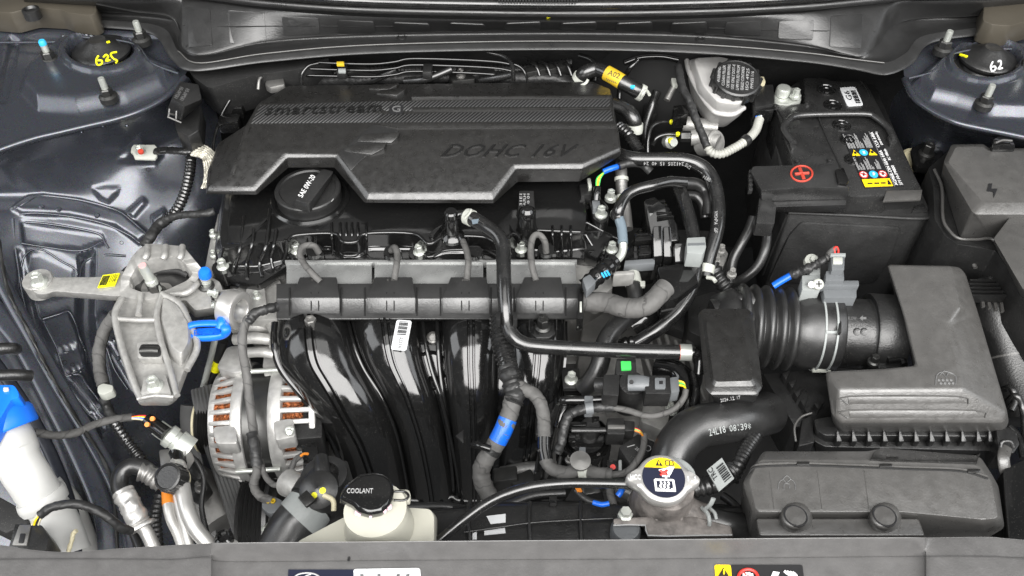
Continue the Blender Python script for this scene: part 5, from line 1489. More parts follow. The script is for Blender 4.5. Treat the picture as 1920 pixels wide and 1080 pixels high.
G6 = thing('battery_code_sticker', 'small white sticker printed G6 with barcode on the battery lid', 'sticker')
bl, br, tl = P(1589, 200, ZB2 + .0006), P(1619, 198, ZB2 + .0006), P(1574, 165, ZB2 + .0006)
decal(bl, br, tl, 'label_white', G6, 'sticker_sheet', shape=rrect(.1, 3))
o_, ex, ey, n_ = frame3(bl, br, tl)
text('G6', o_ + ex * .48 + ey * .30 + n_ * .001, o_ + ex * .48 + ey * .78 + n_ * .001, o_ + ex * .14 + ey * .30 + n_ * .001, 'black_print', G6, depth=.0003)
for i in range(8): decal(o_ + ex * .58 + ey * (.12 + .085 * i) + n_ * .001, o_ + ex * .88 + ey * (.12 + .085 * i) + n_ * .001, o_ + ex * .58 + ey * (.16 + .085 * i + (.015 if i % 2 else 0)) + n_ * .001, 'black_print', G6, 'barcode_bar')

BW = thing('battery_warning_sticker', 'printed battery label with yellow triangles, blue and red round symbols', 'sticker')
bl, br, tl = P(1622, 353, ZB2 + .0006), P(1695, 350, ZB2 + .0006), P(1577, 250, ZB2 + .0006)
decal(bl, br, tl, 'black_print', BW, 'sticker_sheet')
o_, ex, ey, n_ = frame3(bl, br, tl)
UV = lambda u, v, h=.001: o_ + ex * u + ey * v + n_ * h


def dec(u0, v0, u1, v1, m, nm, shape=None, h=.001): return decal(UV(u0, v0, h), UV(u1, v0, h), UV(u0, v1, h), m, BW, nm, up=0, thick=.0002, shape=shape)


dec(.0, .01, .72, .14, 'yellow', 'caution_field')
dec(.60, .03, .70, .12, 'black_print', 'triangle', [(0, 0), (1, 0), (.5, 1)], .0016)
for i in range(3): dec(.10 + .17 * i, .05, .22 + .17 * i, .07, 'black_print', 'print_line', h=.0016)
for i, (u, m, m2) in enumerate(((.10, 'red', 'label_white'), (.36, 'cyan', 'label_white'), (.60, 'red', 'label_white'))):
    dec(u - .11, .16, u + .11, .28, m, 'round_symbol', udisc())
    if m == 'red': dec(u - .085, .174, u + .085, .266, 'label_white', 'symbol_disc', udisc(), .0014)
    dec(u - .04, .19, u + .04, .25, 'black_print' if m == 'red' else 'label_white', 'symbol_mark', [(0, .2), (.4, 0), (1, .5), (.7, 1), (.2, .8)], .0018)
    if m == 'red': dec(u - .075, .205, u + .075, .235, 'red', 'symbol_bar', [(0, 1), (.1, 1.3), (1, 0), (.9, -.3)], .002)
for u, m, s in ((.13, 'yellow', [(0, 0), (1, 0), (.5, 1)]), (.36, 'cyan', udisc()), (.58, 'yellow', [(0, 0), (1, 0), (.5, 1)])):
    dec(u - .11, .56, u + .11, .67, m, 'round_symbol' if m == 'cyan' else 'triangle', s)
    dec(u - .03, .59, u + .03, .63, 'label_white' if m == 'cyan' else 'black_print', 'symbol_mark', None, .0016)
for cols, v0, v1 in (((.02, .09, .16, .26, .33, .40, .52, .58), .31, .53), ((.02, .09, .16, .25, .32, .39, .50, .56, .62), .70, .97)):
    for i, u in enumerate(cols):
        L_ = v1 - .05 * ((i * 7) % 4)
        for j in range(2): dec(u + j * .03, v0, u + .016 + j * .03, L_ - j * .03, 'grey_print', 'print_line')
dec(.755, .0, .762, 1., 'grey_print', 'divider')
text('AGM60L-DIN 60Ah 640A', UV(.86, .02), UV(.86, .64), UV(.775, .02), 'white_print', BW, depth=.0003)
text('CCA 640A', UV(.86, .70), UV(.86, .99), UV(.775, .70), 'white_print', BW, depth=.0003)
text('37110-P9800', UV(.985, .02), UV(.985, .36), UV(.90, .02), 'white_print', BW, depth=.0003)
text('RC 100min', UV(.985, .46), UV(.985, .66), UV(.91, .46), 'white_print', BW, depth=.0003)
text('(20HR/5HR)', UV(.985, .74), UV(.985, .99), UV(.91, .74), 'white_print', BW, depth=.0003)

pc = thing('positive_terminal_cover', 'black plastic terminal cover with a red circled plus sign', 'terminal cover')
pt = loft('cover_lid', [L(rr([(1412, 312), (1568, 307), (1572, 316), (1588, 346), (1590, 352), (1510, 351), (1428, 357), (1408, 322)], 2), -.030), L(rr([(1411, 314), (1568, 308), (1573, 318), (1590, 350), (1592, 358), (1510, 357), (1427, 364), (1406, 326)], 2), -.035), L(rr([(1411, 316), (1568, 310), (1574, 322), (1590, 360), (1590, 374), (1510, 375), (1428, 378), (1408, 336)], 2), -.048)], 'battery_black', pc, .0012)
loft('cover_skirt', [L([(1430, 375), (1588, 371), (1586, 384), (1432, 389)], -.0485), L([(1436, 380), (1586, 376), (1584, 398), (1446, 398)], -.066)], 'battery_black', pc, .0012)
loft('side_leg', [L(rr([(1424, 370), (1446, 374), (1456, 386), (1452, 420), (1418, 418)], 3), -.046), [p + Vector((0, 0, -.02)) for p in L(rr([(1424, 370), (1446, 374), (1456, 386), (1452, 420), (1418, 418)], 3), -.046)]], 'battery_black', pc, .0012)
prism('latch', rr([(1566, 318), (1582, 314), (1592, 338), (1588, 346), (1572, 344)], 3), -.027, .015, 'gloss_black', pc, bevel=.0015)
for j in range(5): prism('grip_tooth', [(1405 - j * .4, 318 + j * 8), (1410, 317 + j * 8), (1412, 322 + j * 8), (1404, 323 + j * 8)], -.034, .008, 'battery_black', pc, bevel=.0005)
tube('plus_ring', [tuple(on(pt, 1503 + 20 * math.cos(R(a)), 326 + 14.5 * math.sin(R(a)), .0003)) + (.0013,) for a in range(0, 375, 15)], 0, 'red_mark', pt, world=True, seg=6, sub=2)
for a, b in (((1490, 327), (1516, 325)), ((1499, 316), (1507, 336))):
    tube('plus_bar', [tuple(on(pt, *a, .0003)) + (.0022,), tuple(on(pt, *b, .0003)) + (.0022,)], 0, 'red_mark', pt, world=True, seg=6, sub=2)

nt_ = thing('negative_terminal_clamp', 'zinc negative battery clamp beside the black battery sensor', 'battery clamp')
p = P(1468, 178, -.040); k = mpp(p)
prism('clamp', rr([(1452, 172), (1470, 164), (1500, 164), (1503, 188), (1480, 196), (1452, 194)], 4), -.046, .012, 'zinc', nt_, bevel=.002)
lathe('post', P(1467, 177, -.045), (0, 0, 1), [(14 * k, 0), (13.5 * k, .009), (12 * k, .011), (9 * k, .0115), (0, .011)], 'zinc', nt_, seg=28)
lathe('clamp_bolt', P(1491, 182, -.042), (0, 0, 1), [(11 * k, 0), (11 * k, .003), (7 * k, .0035), (6.5 * k, .012), (4 * k, .013), (0, .012)], 'zinc', nt_, seg=6)
prism('sensor_box', rr([(1414, 160), (1450, 158), (1452, 194), (1416, 202)], 3), -.036, .03, 'black_plastic', nt_, bevel=.0015)
prism('sensor_rim', [(1412, 192), (1452, 188), (1452, 204), (1416, 208)], -.040, .02, 'gloss_black', nt_, bevel=.001)
prism('cream_plug', rr([(1421, 144), (1432, 143), (1436, 154), (1424, 157)], 2), -.030, .012, 'cream', nt_, bevel=.001)
for i, (x, m_) in enumerate(((1418, 'blue'), (1423, 'cyan'), (1427, 'white_print'))):
    tube('wire', [(x, 212, -.048), (x, 222, -.050), (x - 1, 230, -.052)], 1.8, m_, nt_, seg=6)
bc = thing('brake_sensor_conduit', 'pale grey ribbed conduit swinging under the brake fluid reservoir', 'conduit')
tube('conduit', [(1424, 224, -.050), (1416, 246, -.052), (1398, 264, -.052), (1376, 278, -.054), (1352, 289, -.056), (1334, 286, -.056), (1325, 274, -.052)], 8, 'grey_conduit', bc, rib=.0042, amp=.14)
tube('taped_run', [(1326, 276, -.050), (1314, 246, -.042), (1304, 222, -.036), (1295, 195, -.030), (1282, 170, -.026), (1276, 150, -.024), (1272, 125, -.022)], 7.5, 'tape_dark', bc, wob=.07)
band('tie', [(1424, 224, -.050), (1398, 264, -.052), (1352, 289, -.056)], 8, .55, 'black_plastic', bc, w=.008, grow=1.35)

# ---------------------------------------------------------------- brake fluid reservoir
br_ = thing('brake_fluid_reservoir', 'translucent white brake fluid reservoir with a black printed screw cap', 'reservoir')
loft('tank', [L(rr([(1300, 109), (1352, 106), (1398, 120), (1398, 185), (1384, 196), (1346, 192), (1318, 160)], 10), -.018), L(rr([(1288, 112), (1352, 106), (1400, 124), (1396, 200), (1376, 214), (1340, 210), (1306, 176)], 10), -.040), L(rr([(1284, 116), (1352, 110), (1400, 130), (1394, 212), (1374, 226), (1330, 222), (1296, 180)], 10), -.062), L(rr([(1292, 150), (1352, 140), (1380, 170), (1376, 222), (1360, 240), (1326, 236), (1304, 200)], 10), -.085)], 'reservoir_white', br_, .003, sharp=60)
tube('tank_rim', [(1288, 114, -.038), (1292, 134, -.038), (1310, 172, -.039), (1332, 202, -.040), (1346, 212, -.041), (1374, 214, -.041), (1395, 202, -.040)], 5, 'reservoir_white', br_, seg=12)
loft('filler_neck', [L(ell(1376, 158, 40, 24), -.016), L(ell(1374, 172, 44, 28), -.034)], 'reservoir_white', br_, .002)
axb = Vector((.04, -.26, .97)).normalized()
cb = P(1378, 158, -.014); k = mpp(cb)
lathe('screw_cap', cb, axb, [(40 * k, -.006), (44 * k, -.004), (45 * k, .004), (44 * k, .012), (41 * k, .0135), (40 * k, .0125), (0, .0125)], 'black_plastic', br_, seg=48)
capm = br_.children[-1]
for i in range(14):
    a = i / 14 * 2 * math.pi
    x_ = Vector((1, 0, 0)); y_ = axb.cross(x_).normalized(); x_ = y_.cross(axb)
    r_ = x_ * math.cos(a) + y_ * math.sin(a)
    tube('cap_lug', [tuple(cb + r_ * 44.5 * k + axb * h) + (.0030,) for h in (-.003, .0115)], 0, 'black_plastic', capm, world=True, seg=8, sub=1)
words = ('WARNING', 'CLEAN FILLER', 'CAP BEFORE REMOVING', 'USE ONLY DOT-4', 'LHM FLUID FROM', 'SEALED CONTAINER', 'ISO 4925', 'FMVSS 116')
for i, s in enumerate(words):
    u = -.78 + i * .215
    hw = (1 - u * u) ** .5 * .80
    x_ = Vector((1, -.18, 0)).normalized(); y_ = axb.cross(x_).normalized(); x_ = y_.cross(axb)
    # lines run away from the viewer, like the photograph's turned cap
    base = cb + axb * .0128 + x_ * (u * 41 * k)
    wdt = .17 * 41 * k
    text(s, base - y_ * hw * 38 * k, base + y_ * hw * 38 * k, base - y_ * hw * 38 * k - x_ * wdt * .8, 'grey_print', capm, depth=.0002, name='cap_print')
mc = thing('master_cylinder', 'grey cast brake master cylinder under the white reservoir', 'brake cylinder')
tube('cylinder', [(1282, 232, -.085), (1312, 236, -.085), (1345, 240, -.085)], 15, 'alu', mc, seg=20)
tube('cylinder', [(1296, 258, -.080), (1318, 258, -.078), (1346, 268, -.078)], 15, 'alu', mc, seg=20)
lathe('end_face', P(1338, 268, -.082), (.6, -.6, .5), [(.017, -.02), (.017, .004), (.0155, .006), (0, .006)], 'alu', mc, seg=28)
for (y, z, x0) in ((229, -.08, 1262), (256, -.076, 1276)):
    lathe('line_nut', P(x0, y, z), (1, 0, 0), [(.007, 0), (.0075, .002), (.0075, .012), (.006, .014)], 'dark_steel', mc, seg=6)
tube('brake_line', [(1262, 229, -.08), (1240, 229, -.078), (1222, 238, -.08), (1215, 262, -.09), (1214, 300, -.11)], 4.2, 'rubber', mc)
tube('brake_line', [(1278, 253, -.076), (1250, 252, -.074), (1232, 258, -.076), (1224, 272, -.085)], 4.2, 'rubber', mc)
for x, y, z in ((1259, 228, -.076), (1271, 251, -.072)): lathe('paint_dot', P(x, y, z), (0, -.4, .9), [(.0028, -.003), (.0028, .001), (0, .0014)], 'yellow_tag', mc, seg=12)
lathe('union_bolt', P(1257, 266, -.085), (.3, -.8, .5), [(.009, -.008), (.009, .002), (.007, .004), (.0055, .005), (.0055, .010), (0, .010)], 'zinc', mc, seg=16)
lathe('union_dot', P(1258, 264, -.079), (.3, -.8, .5), [(.004, -.002), (.004, .002), (0, .002)], 'yellow_tag', mc, seg=12)
prism('level_switch', rr([(1262, 198), (1288, 196), (1292, 212), (1264, 216)], 3), -.055, .02, 'gloss_black', mc, bevel=.0015)
prism('bracket', rr([(1258, 146), (1270, 146), (1272, 158), (1262, 164)], 3), -.035, .006, 'clip_white', mc, bevel=.001)
tube('bracket_arm', [(1262, 165, -.04), (1256, 176, -.045), (1250, 188, -.05)], 6, 'alu_dark', mc)
bo = thing('brake_booster', 'glossy black domed brake booster tucked under the cowl', 'brake booster')
lathe('dome', P(1228, 186, -.11), (-.25, -.9, .35), [(.095, -.04), (.098, -.01), (.085, .010), (.065, .020), (.055, .028), (.035, .033), (0, .035)], 'deep', bo, seg=56)
tube('booster_edge', [(1170, 118, -.035), (1200, 108, -.030), (1240, 106, -.028), (1272, 112, -.030)], 6, 'gloss_black', bo)

# ---------------------------------------------------------------- heater hose at the firewall
hh = thing('heater_hose', 'black heater hose with a yellow A02 band and spring clamp at the firewall', 'hose')
HP = [(1086, 150, -.022), (1098, 136, -.010), (1118, 130, -.006), (1140, 138, -.006), (1165, 153, -.010), (1188, 166, -.016), (1206, 176, -.022)]
tube('hose', HP, 14, 'rubber', hh, seg=20)
band('printed_band', HP, 14, .56, 'yellow_dull', hh, w=.024, grow=1.04)
bh = hh.children[-1]
text('A02', on(bh, 1139, 140, .0004), on(bh, 1160, 148, .0004), on(bh, 1143, 131, .0004), 'black_print', hh, depth=.0003)
for i in range(5): tube('print_line', [tuple(on(bh, 1137 + i * 4, 146 + i * 1.6, .0004)) + (.0004,), tuple(on(bh, 1140 + i * 4, 151 + i * 1.4, .0004)) + (.0004,)], 0, 'black_print', hh, world=True, seg=5, sub=1)
lathe('paint_dot', on(hh.children[0], 1186, 162, 0), (0, -.3, .9), [(.0032, -.002), (.0032, .0006), (0, .001)], 'cyan', hh, seg=14)
for par in (.03, .97):
    band('spring_clamp', HP, 14, par, 'clip_white', hh, w=.007, grow=1.14)
tube('clamp_tang', [(1202, 184, -.014), (1205, 176, -.006), (1212, 170, -.004), (1218, 178, -.004)], 3, 'clip_white', hh, seg=8)
tube('clamp_tang', [(1090, 160, -.012), (1098, 156, -.008), (1102, 150, -.006)], 3, 'clip_white', hh, seg=8)
h2_ = thing('heater_return_hose', 'second black heater hose bending down behind the engine cover end', 'hose')
HP2 = [(1150, 196, -.035), (1172, 204, -.035), (1186, 220, -.04), (1190, 236, -.05), (1188, 250, -.06)]
tube('hose', HP2, 14, 'rubber', h2_, seg=18)
band('spring_clamp', HP2, 14, .86, 'clip_white', h2_, w=.010, grow=1.14)
tube('conduit', [(1160, 238, -.045), (1176, 250, -.045), (1188, 268, -.05), (1200, 286, -.055)], 11, 'rubber', h2_, rib=.0048, amp=.14)

# ---- lines along the firewall
fl_ = thing('firewall_lines', 'bundle of thin black metal lines running along the firewall', 'pipes')
for i, (dy, z) in enumerate(((0, .0), (12, -.01), (24, -.02))):
    tube('line', [(598 - i * 16, 117 + dy, z), (640, 119 + dy, z), (700, 120 + dy, z), (740, 116 + dy, z + .002), (772, 110 + dy, z + .004), (860, 112 + dy, z + .004), (930, 116 + dy, z + .002), (964, 122 + dy, z)], 2.5, 'gloss_black', fl_, seg=8)
tube('line', [(566, 165, -.03), (566, 140, -.012), (578, 124, -.004), (598, 118, 0)], 3, 'rubber', fl_, seg=8)
tube('line', [(914, 98, .005), (944, 106, .004), (960, 122, .002), (963, 150, -.006)], 4, 'rubber', fl_, seg=8)
tube('line', [(930, 116, .0), (968, 122, -.002), (985, 138, -.012), (990, 160, -.02)], 2.5, 'gloss_black', fl_, seg=8)
for x, m_, y in ((638, 'yellow_dull', 117), (641, 'sensor_light', 130)): prism('tag', [(x - 7, y - 2), (x + 7, y - 2), (x + 7, y + 3), (x - 7, y + 3)], .008, .004, m_, fl_, bevel=.0005)
for x in (642, 802): box('clip', P(x, 134, -.008), (.012, .02, .012), 'black_plastic', fl_)
fw = thing('firewall_pad', 'charcoal felt insulation pad below the cowl on the mount side', 'insulation pad')
loft('pad', [L(rr([(352, 132), (480, 118), (620, 108), (560, 130), (480, 140), (420, 158), (392, 166), (370, 150)], 8), -.004), [p + Vector((0, .02, -.06)) for p in L(rr([(352, 132), (480, 118), (620, 108), (560, 130), (480, 140), (420, 158), (392, 166), (370, 150)], 8), -.004)]], 'black_matte', fw, .004)
fv = thing('purge_line_fitting', 'thin bent vacuum line with a black valve behind the engine cover corner', 'valve')
tube('line', [(410, 232, -.06), (420, 206, -.045), (440, 176, -.03), (460, 160, -.024), (474, 160, -.03), (480, 172, -.04)], 3, 'gloss_black', fv, seg=8)
tube('line', [(404, 300, -.07), (400, 275, -.065), (404, 250, -.06), (410, 232, -.06)], 3, 'rubber', fv, seg=8)
for x, y in ((455, 186), (440, 206), (432, 232)):
    box('valve_body', P(x, y, -.06), (.028, .018, .02), 'gloss_black', fv, bevel=.003)
prism('bracket', rr([(502, 144), (530, 142), (534, 158), (506, 164), (496, 158)], 3), -.018, .01, 'alu_dark', fv, bevel=.002)
tube('bracket_hook', [(484, 168, -.02), (486, 150, -.012), (492, 142, -.01)], 3, 'alu_dark', fv, seg=8)
for i, (a, b, c) in enumerate((((700, 150), (722, 140), (744, 130)), ((760, 152), (800, 148), (846, 130)), ((902, 150), (930, 146), (960, 140)))):
    tag(tube('vacuum_hose', [(*a, -.03), (*b, -.02), (*c, -.012)], 7, 'rubber', seg=12), ('short dark hose under the yellow-tagged firewall lines', 'dark hose curving behind the middle of the engine cover', 'dark hose by the bent line end behind the cover lettering')[i], 'hose')

# ---------------------------------------------------------------- fuse box
fb = thing('fuse_box', 'dark grey fuse box with a lightning bolt mark on its lid', 'fuse box')
fz = -.006
fpt = [(1784, 271), (1844, 270), (1854, 278), (1980, 278), (1980, 402), (1829, 402), (1822, 396), (1769, 304)]
inn = [(1792, 276), (1842, 276), (1852, 284), (1980, 284), (1980, 380), (1848, 380), (1842, 378), (1778, 304)]
fbm = loft('lid', [L(rr(inn, 4, 2), fz), L(rr(fpt, 4, 2), fz - .006), L(rr([(1782, 276), (1844, 274), (1854, 282), (1980, 282), (1980, 440), (1862, 446), (1800, 446), (1764, 330)], 4, 2), fz - .050)], 'grey_plastic', fb, .0016)
prism('lower_case', rr([(1740, 316), (1780, 280), (1980, 280), (1980, 600), (1916, 545), (1866, 470), (1796, 458), (1770, 440), (1752, 410), (1750, 352)], 4, 2), fz - .052, .19, 'black_plastic', fb, bevel=.002)
for dz, dy, dx in ((-.046, 0, 0), (-.062, 9, -8)):
    tube('lid_rim', [(1752 + dx, 318 + dy * .4, fz + dz), (1766 + dx, 352 + dy * .5, fz + dz), (1768 + dx, 408 + dy, fz + dz), (1779 + dx, 431 + dy, fz + dz), (1798 + dx, 447 + dy, fz + dz), (1830 + dx, 449 + dy, fz + dz), (1862 + dx, 449 + dy, fz + dz), (1880 + dx, 482 + dy, fz + dz - .004), (1922 + dx, 548 + dy, fz + dz - .008)], 3, 'grey_plastic', fb, seg=10, sub=5)
loft('front_wing', [L([(1862, 447), (1895, 404), (1980, 402), (1980, 600), (1916, 540)], fz - .012), L([(1862, 455), (1898, 412), (1980, 410), (1980, 620), (1914, 556)], fz - .06)], 'grey_plastic', fb, .002)
prism('latch_loop', rr([(1862, 262), (1872, 255), (1894, 255), (1902, 268), (1904, 280), (1860, 280)], 4), fz + .004, .01, 'gloss_black', fb, bevel=.002)
tube('latch_bar', [(1866, 268, fz + .006), (1880, 263, fz + .007), (1897, 264, fz + .006)], 2.4, 'grey_plastic', fb, seg=8)
decal(on(fbm, 1850, 371, .0003), on(fbm, 1870, 371, .0003), on(fbm, 1850, 345, .0003), 'black_print', fb, 'bolt_mark', shape=[(.0, .45), (.18, 1), (.5, 1), (.42, .62), (1, .62), (.66, 0), (.58, .40)])
tube('bracket_pin', [(1819, 483, -.09), (1823, 490, -.085), (1829, 502, -.085)], 4, 'alu_dark', fb, seg=8)
hb = thing('body_bracket', 'black bracket with a dark nut beside the fuse box', 'bracket')
prism('bracket_plate', [(1706, 278), (1738, 262), (1772, 286), (1756, 318), (1716, 312)], -.085, .01, 'gloss_black', hb, bevel=.002, r=8)
bolt(P(1737, 288, -.083), 30, hb, 'dark_steel')
lathe('cream_hook', P(1706, 300, -.10), (-.6, -.5, .6), [(.014, -.02), (.016, .0), (.012, .004), (.008, 0), (0, 0)], 'cream', hb, seg=20)

# ---------------------------------------------------------------- air filter housing
ab = thing('air_filter_box', 'big grey air filter housing with two grooves and a filter symbol', 'air filter box')
AV = dict(a=(1663, 496, -.034), m=(1782, 498, -.031), b=(1798, 500, -.040), c=(1810, 512, -.045), d=(1833, 584, -.056), e=(1890, 776, -.070), f=(1882, 793, -.075), g=(1574, 793, -.075), h=(1559, 776, -.072), i=(1547, 696, -.052), j=(1663, 690, -.046), k=(1717, 685, -.045), n=(1800, 578, -.036), q=(1779, 607, -.041), o=(1573, 730, -.048), p=(1806, 730, -.046), l=(1694, 592, -.039))
AW = dict(a=(1664, 504, -.11), b=(1800, 506, -.11), c=(1812, 520, -.11), d=(1838, 600, -.125), e=(1892, 790, -.125), f=(1882, 812, -.125), g=(1578, 812, -.125), h=(1562, 796, -.125), i=(1550, 715, -.115), j=(1664, 712, -.115), k=(1716, 705, -.115), l=(1694, 612, -.11))
vs, ix = [], {}
for k_, p in AV.items(): add(k_, p)
for k_, p in AW.items(): add(k_ + '2', p)
fs = [list('amqlkj')[:0] or ['a', 'm', 'n', 'q', 'l'], ['l', 'q', 'p', 'o', 'i', 'j', 'k'], ['m', 'b', 'c', 'd', 'n'], ['q', 'n', 'd'], ['q', 'd', 'e', 'p'], ['o', 'p', 'e', 'f', 'g'], ['i', 'o', 'g', 'h'], ['a', 'b', 'm']]
o_ = ['a', 'b', 'c', 'd', 'e', 'f', 'g', 'h', 'i', 'j', 'k', 'l']
for a_, b_ in zip(o_, o_[1:] + o_[:1]): fs.append([a_, b_, b_ + '2', a_ + '2'])
abm = mk('lid', vs, [[ix[k_] for k_ in f] for f in fs], 'grey_plastic', ab, .0035, bang=8, sharp=30, seg=3)
for y in (750, 776):
    d_ = 8 if y > 760 else 0
    plate([(1589 + d_ * .3, y - 7), (1795 + d_ * 4, y - 7), (1814 + d_ * 4, y + 6), (1591 + d_ * .3, y + 7)], .0009, 'grey_plastic', abm, 'lid_groove', abm, bevel=.0005)
    tube('groove_edge', [tuple(on(abm, x, yy, .0008)) + (.0007,) for x, yy in ((1589, y + 7), (1589, y - 7), (1794 + d_ * 4, y - 7), (1815 + d_ * 4, y + 7))], 0, 'grey_plastic', abm, world=True, seg=6, sub=3)
for path in ([(1754, 722), (1756, 704), (1766, 698), (1774, 708), (1778, 698), (1792, 706), (1791, 722)], [(1762, 704), (1770, 696), (1786, 702)]):
    tube('filter_symbol', [tuple(on(abm, x, y, .0003)) + (.0006,) for x, y in path], 0, 'dull_print', abm, world=True, seg=6, sub=2)
for i in range(8): lathe('filter_symbol_dot', on(abm, 1760 + i * 3.8, 713 + (6 if i % 2 else 0), 0), (0, -.3, .9), [(.0014, -.001), (.0014, .0006), (0, .0008)], 'dull_print', abm, seg=10)
rimm = loft('rim', [L(rr([(1526, 786), (1560, 780), (1570, 800), (1890, 800), (1908, 812), (1904, 822), (1853, 818), (1546, 816), (1530, 806)], 6), -.118), L(rr([(1524, 792), (1560, 786), (1570, 806), (1890, 806), (1910, 818), (1906, 830), (1853, 830), (1546, 830), (1526, 816)], 6), -.128)], 'black_plastic', ab, .002)
loft('lower_case', [L(rr([(1526, 806), (1560, 790), (1890, 800), (1906, 822), (1868, 846), (1546, 838), (1524, 826)], 6), -.127), L(rr([(1530, 830), (1560, 790), (1890, 810), (1900, 846), (1868, 880), (1556, 870), (1530, 850)], 6), -.20)], 'black_plastic', ab, .002)
for x in (1573, 1602, 1631, 1660, 1690, 1719, 1748, 1777, 1807, 1836, 1858):
    mk('rim_tooth', [W(p) for p in ((x - 4, 806, -.112), (x + 4, 828, -.118), (x - 4, 828, -.118), (x - 1, 806, -.112), (x + 6, 828, -.118))] + [W(p) + Vector((0, 0, -.012)) for p in ((x - 4, 806, -.112), (x + 4, 828, -.118), (x - 4, 828, -.118), (x - 1, 806, -.112), (x + 6, 828, -.118))],
       [[0, 3, 4, 2], [5, 8, 9, 7], [0, 3, 8, 5], [3, 4, 9, 8], [4, 2, 7, 9], [2, 0, 5, 7]], 'black_plastic', rimm, .0005)
prism('clip_seat', rr([(1868, 802), (1902, 806), (1912, 832), (1900, 850), (1872, 846)], 4), -.110, .03, 'black_plastic', ab, bevel=.002)
tube('lid_clip', [(1886, 838, -.100), (1882, 858, -.096), (1886, 884, -.105), (1898, 896, -.115)], 11, 'grey_plastic', ab, flat=.35, seg=16)
tube('clip_loop', [(1876, 838, -.098), (1880, 828, -.094), (1894, 828, -.094), (1900, 838, -.098)], 4, 'black_plastic', ab, seg=10)
prism('side_latch', [(1504, 786), (1524, 776), (1528, 830), (1496, 838)], -.125, .03, 'black_plastic', ab, bevel=.002)
tube('latch_wire', [(1492, 828, -.115), (1490, 800, -.110), (1502, 782, -.108), (1522, 774, -.106)], 2.2, 'grey_plastic', ab, seg=8)
# serrated tray edge left of the box
tr = thing('air_box_tray', 'black serrated support tray under the intake bellows', 'tray')
loft('tray_plate', [L([(1430, 700), (1560, 690), (1560, 790), (1525, 800), (1490, 800)], -.14), [p + Vector((0, 0, -.06)) for p in L([(1430, 700), (1560, 690), (1560, 790), (1525, 800), (1490, 800)], -.14)]], 'black_plastic', tr, .002)
for i, (x, y) in enumerate(((1466, 700), (1478, 716), (1488, 734), (1500, 750), (1508, 766))):
    prism('tray_tooth', [(x, y), (x + 16, y - 6), (x + 8, y + 12)], -.130, .012, 'black_plastic', tr, bevel=.0006)
prism('tray_tooth', [(1526, 756), (1544, 756), (1535, 768)], -.130, .012, 'black_plastic', tr, bevel=.0006)

# ---------------------------------------------------------------- intake duct: bellows, clamp, flow meter
dc = thing('intake_duct', 'ribbed black rubber intake bellows with a pale band clamp', 'intake duct')
AXP = [(1360, 606), (1568, 622)]
za = -.095
c0, c1 = P(1352, 607, za), P(1552, 622, za)
DX = (c1 - c0)
dlen = DX.length
DX.normalize()
prof = [(.030, -.012), (.036, .0), (.040, .008)]
for i in range(5):
    h = .020 + i * .0125
    prof += [(.0372, h - .0045), (.0438, h - .0022), (.0460, h), (.0460, h + .0022), (.0438, h + .0045), (.0372, h + .0068)]
prof += [(.0415, .086), (.0425, .098), (.043, .100), (.043, .122), (.0405, .124)]
lathe('bellows', c0, DX, prof, 'rubber_dull', dc, seg=64, sharp=75)
kx = lambda px: (P(px, 615, za) - c0).dot(DX)
ring('band_clamp', c0 + DX * .1000, DX, .0425, .0442, .0022, 'sensor_light', dc, seg=64)
ring('band_clamp', c0 + DX * .1120, DX, .0425, .0442, .0022, 'sensor_light', dc, seg=64)
vv = (CAM - c0); vv = (vv - DX * vv.dot(DX)).normalized()
box('clamp_bridge', c0 + DX * .1075 + vv * .0437, (.014, .003, .0022), 'sensor_light', dc, rot=(R(47), 0, 0), bevel=.0004)
box('clamp_tail', P(1540, 692, -.115), (.020, .006, .006), 'clip_white', dc)
tube('nipple', [(1362, 572, -.07), (1376, 566, -.066), (1400, 562, -.062)], 13, 'rubber_dull', dc)
tube('taper', [(1340, 590, -.08, 30), (1372, 580, -.075, 26), (1412, 570, -.07, 30)], 30, 'rubber_dull', dc)
mf = thing('air_flow_meter', 'black tubular air flow meter housing with embossed arrow and flange', 'air flow meter')
c2 = P(1540, 621, za)
mfm = lathe('meter_tube', c2, DX, [(.0395, 0), (.0405, .001), (.0405, .004), (.0385, .006), (.0385, .046), (.0392, .047), (.0392, .052), (.034, .054)], 'black_plastic', mf, seg=64)
lathe('flange', c2 + DX * .047, DX, [(.0445, 0), (.0455, .002), (.0455, .028), (.044, .032), (.036, .032)], 'black_plastic', mf, seg=56)
prism('flange_foot', rr([(1640, 668), (1700, 664), (1702, 688), (1646, 690)], 4), -.088, .02, 'black_plastic', mf, bevel=.002)
tube('flange_lug', [(1664, 676, -.082), (1690, 674, -.082), (1696, 684, -.082)], 6, 'gloss_black', mf)
bolt(P(1638, 678, -.083), 22, mf, 'dark_steel')
text('AIRFLOW', on(mfm, 1581, 600, .0002), on(mfm, 1606, 600, .0002), on(mfm, 1581, 594, .0002), 'dull_print', mfm, depth=.0006)
text('>PBT-GF30<', on(mfm, 1581, 614, .0002), on(mfm, 1626, 614, .0002), on(mfm, 1581, 607, .0002), 'dull_print', mfm, depth=.0006)
decal(on(mfm, 1611, 602, .0003), on(mfm, 1624, 602, .0003), on(mfm, 1611, 592, .0003), 'dull_print', mfm, 'arrow_mark', shape=[(0, .5), (.5, 1), (.5, .7), (1, .7), (1, .3), (.5, .3), (.5, 0)])
for x in (1607, 1620): lathe('date_dial', on(mfm, x, 622, 0), (0, -.7, .7), [(.004, -.001), (.004, .0006), (.003, .0002), (0, .0002)], 'black_plastic', mf, seg=18)
prism('tube_rib', [(1573, 602), (1578, 602), (1578, 622), (1573, 622)], -.056, .006, 'black_plastic', mf, bevel=.0006)
ms = thing('flow_sensor_plug', 'grey air flow sensor block with a latched plug and red wire', 'sensor')
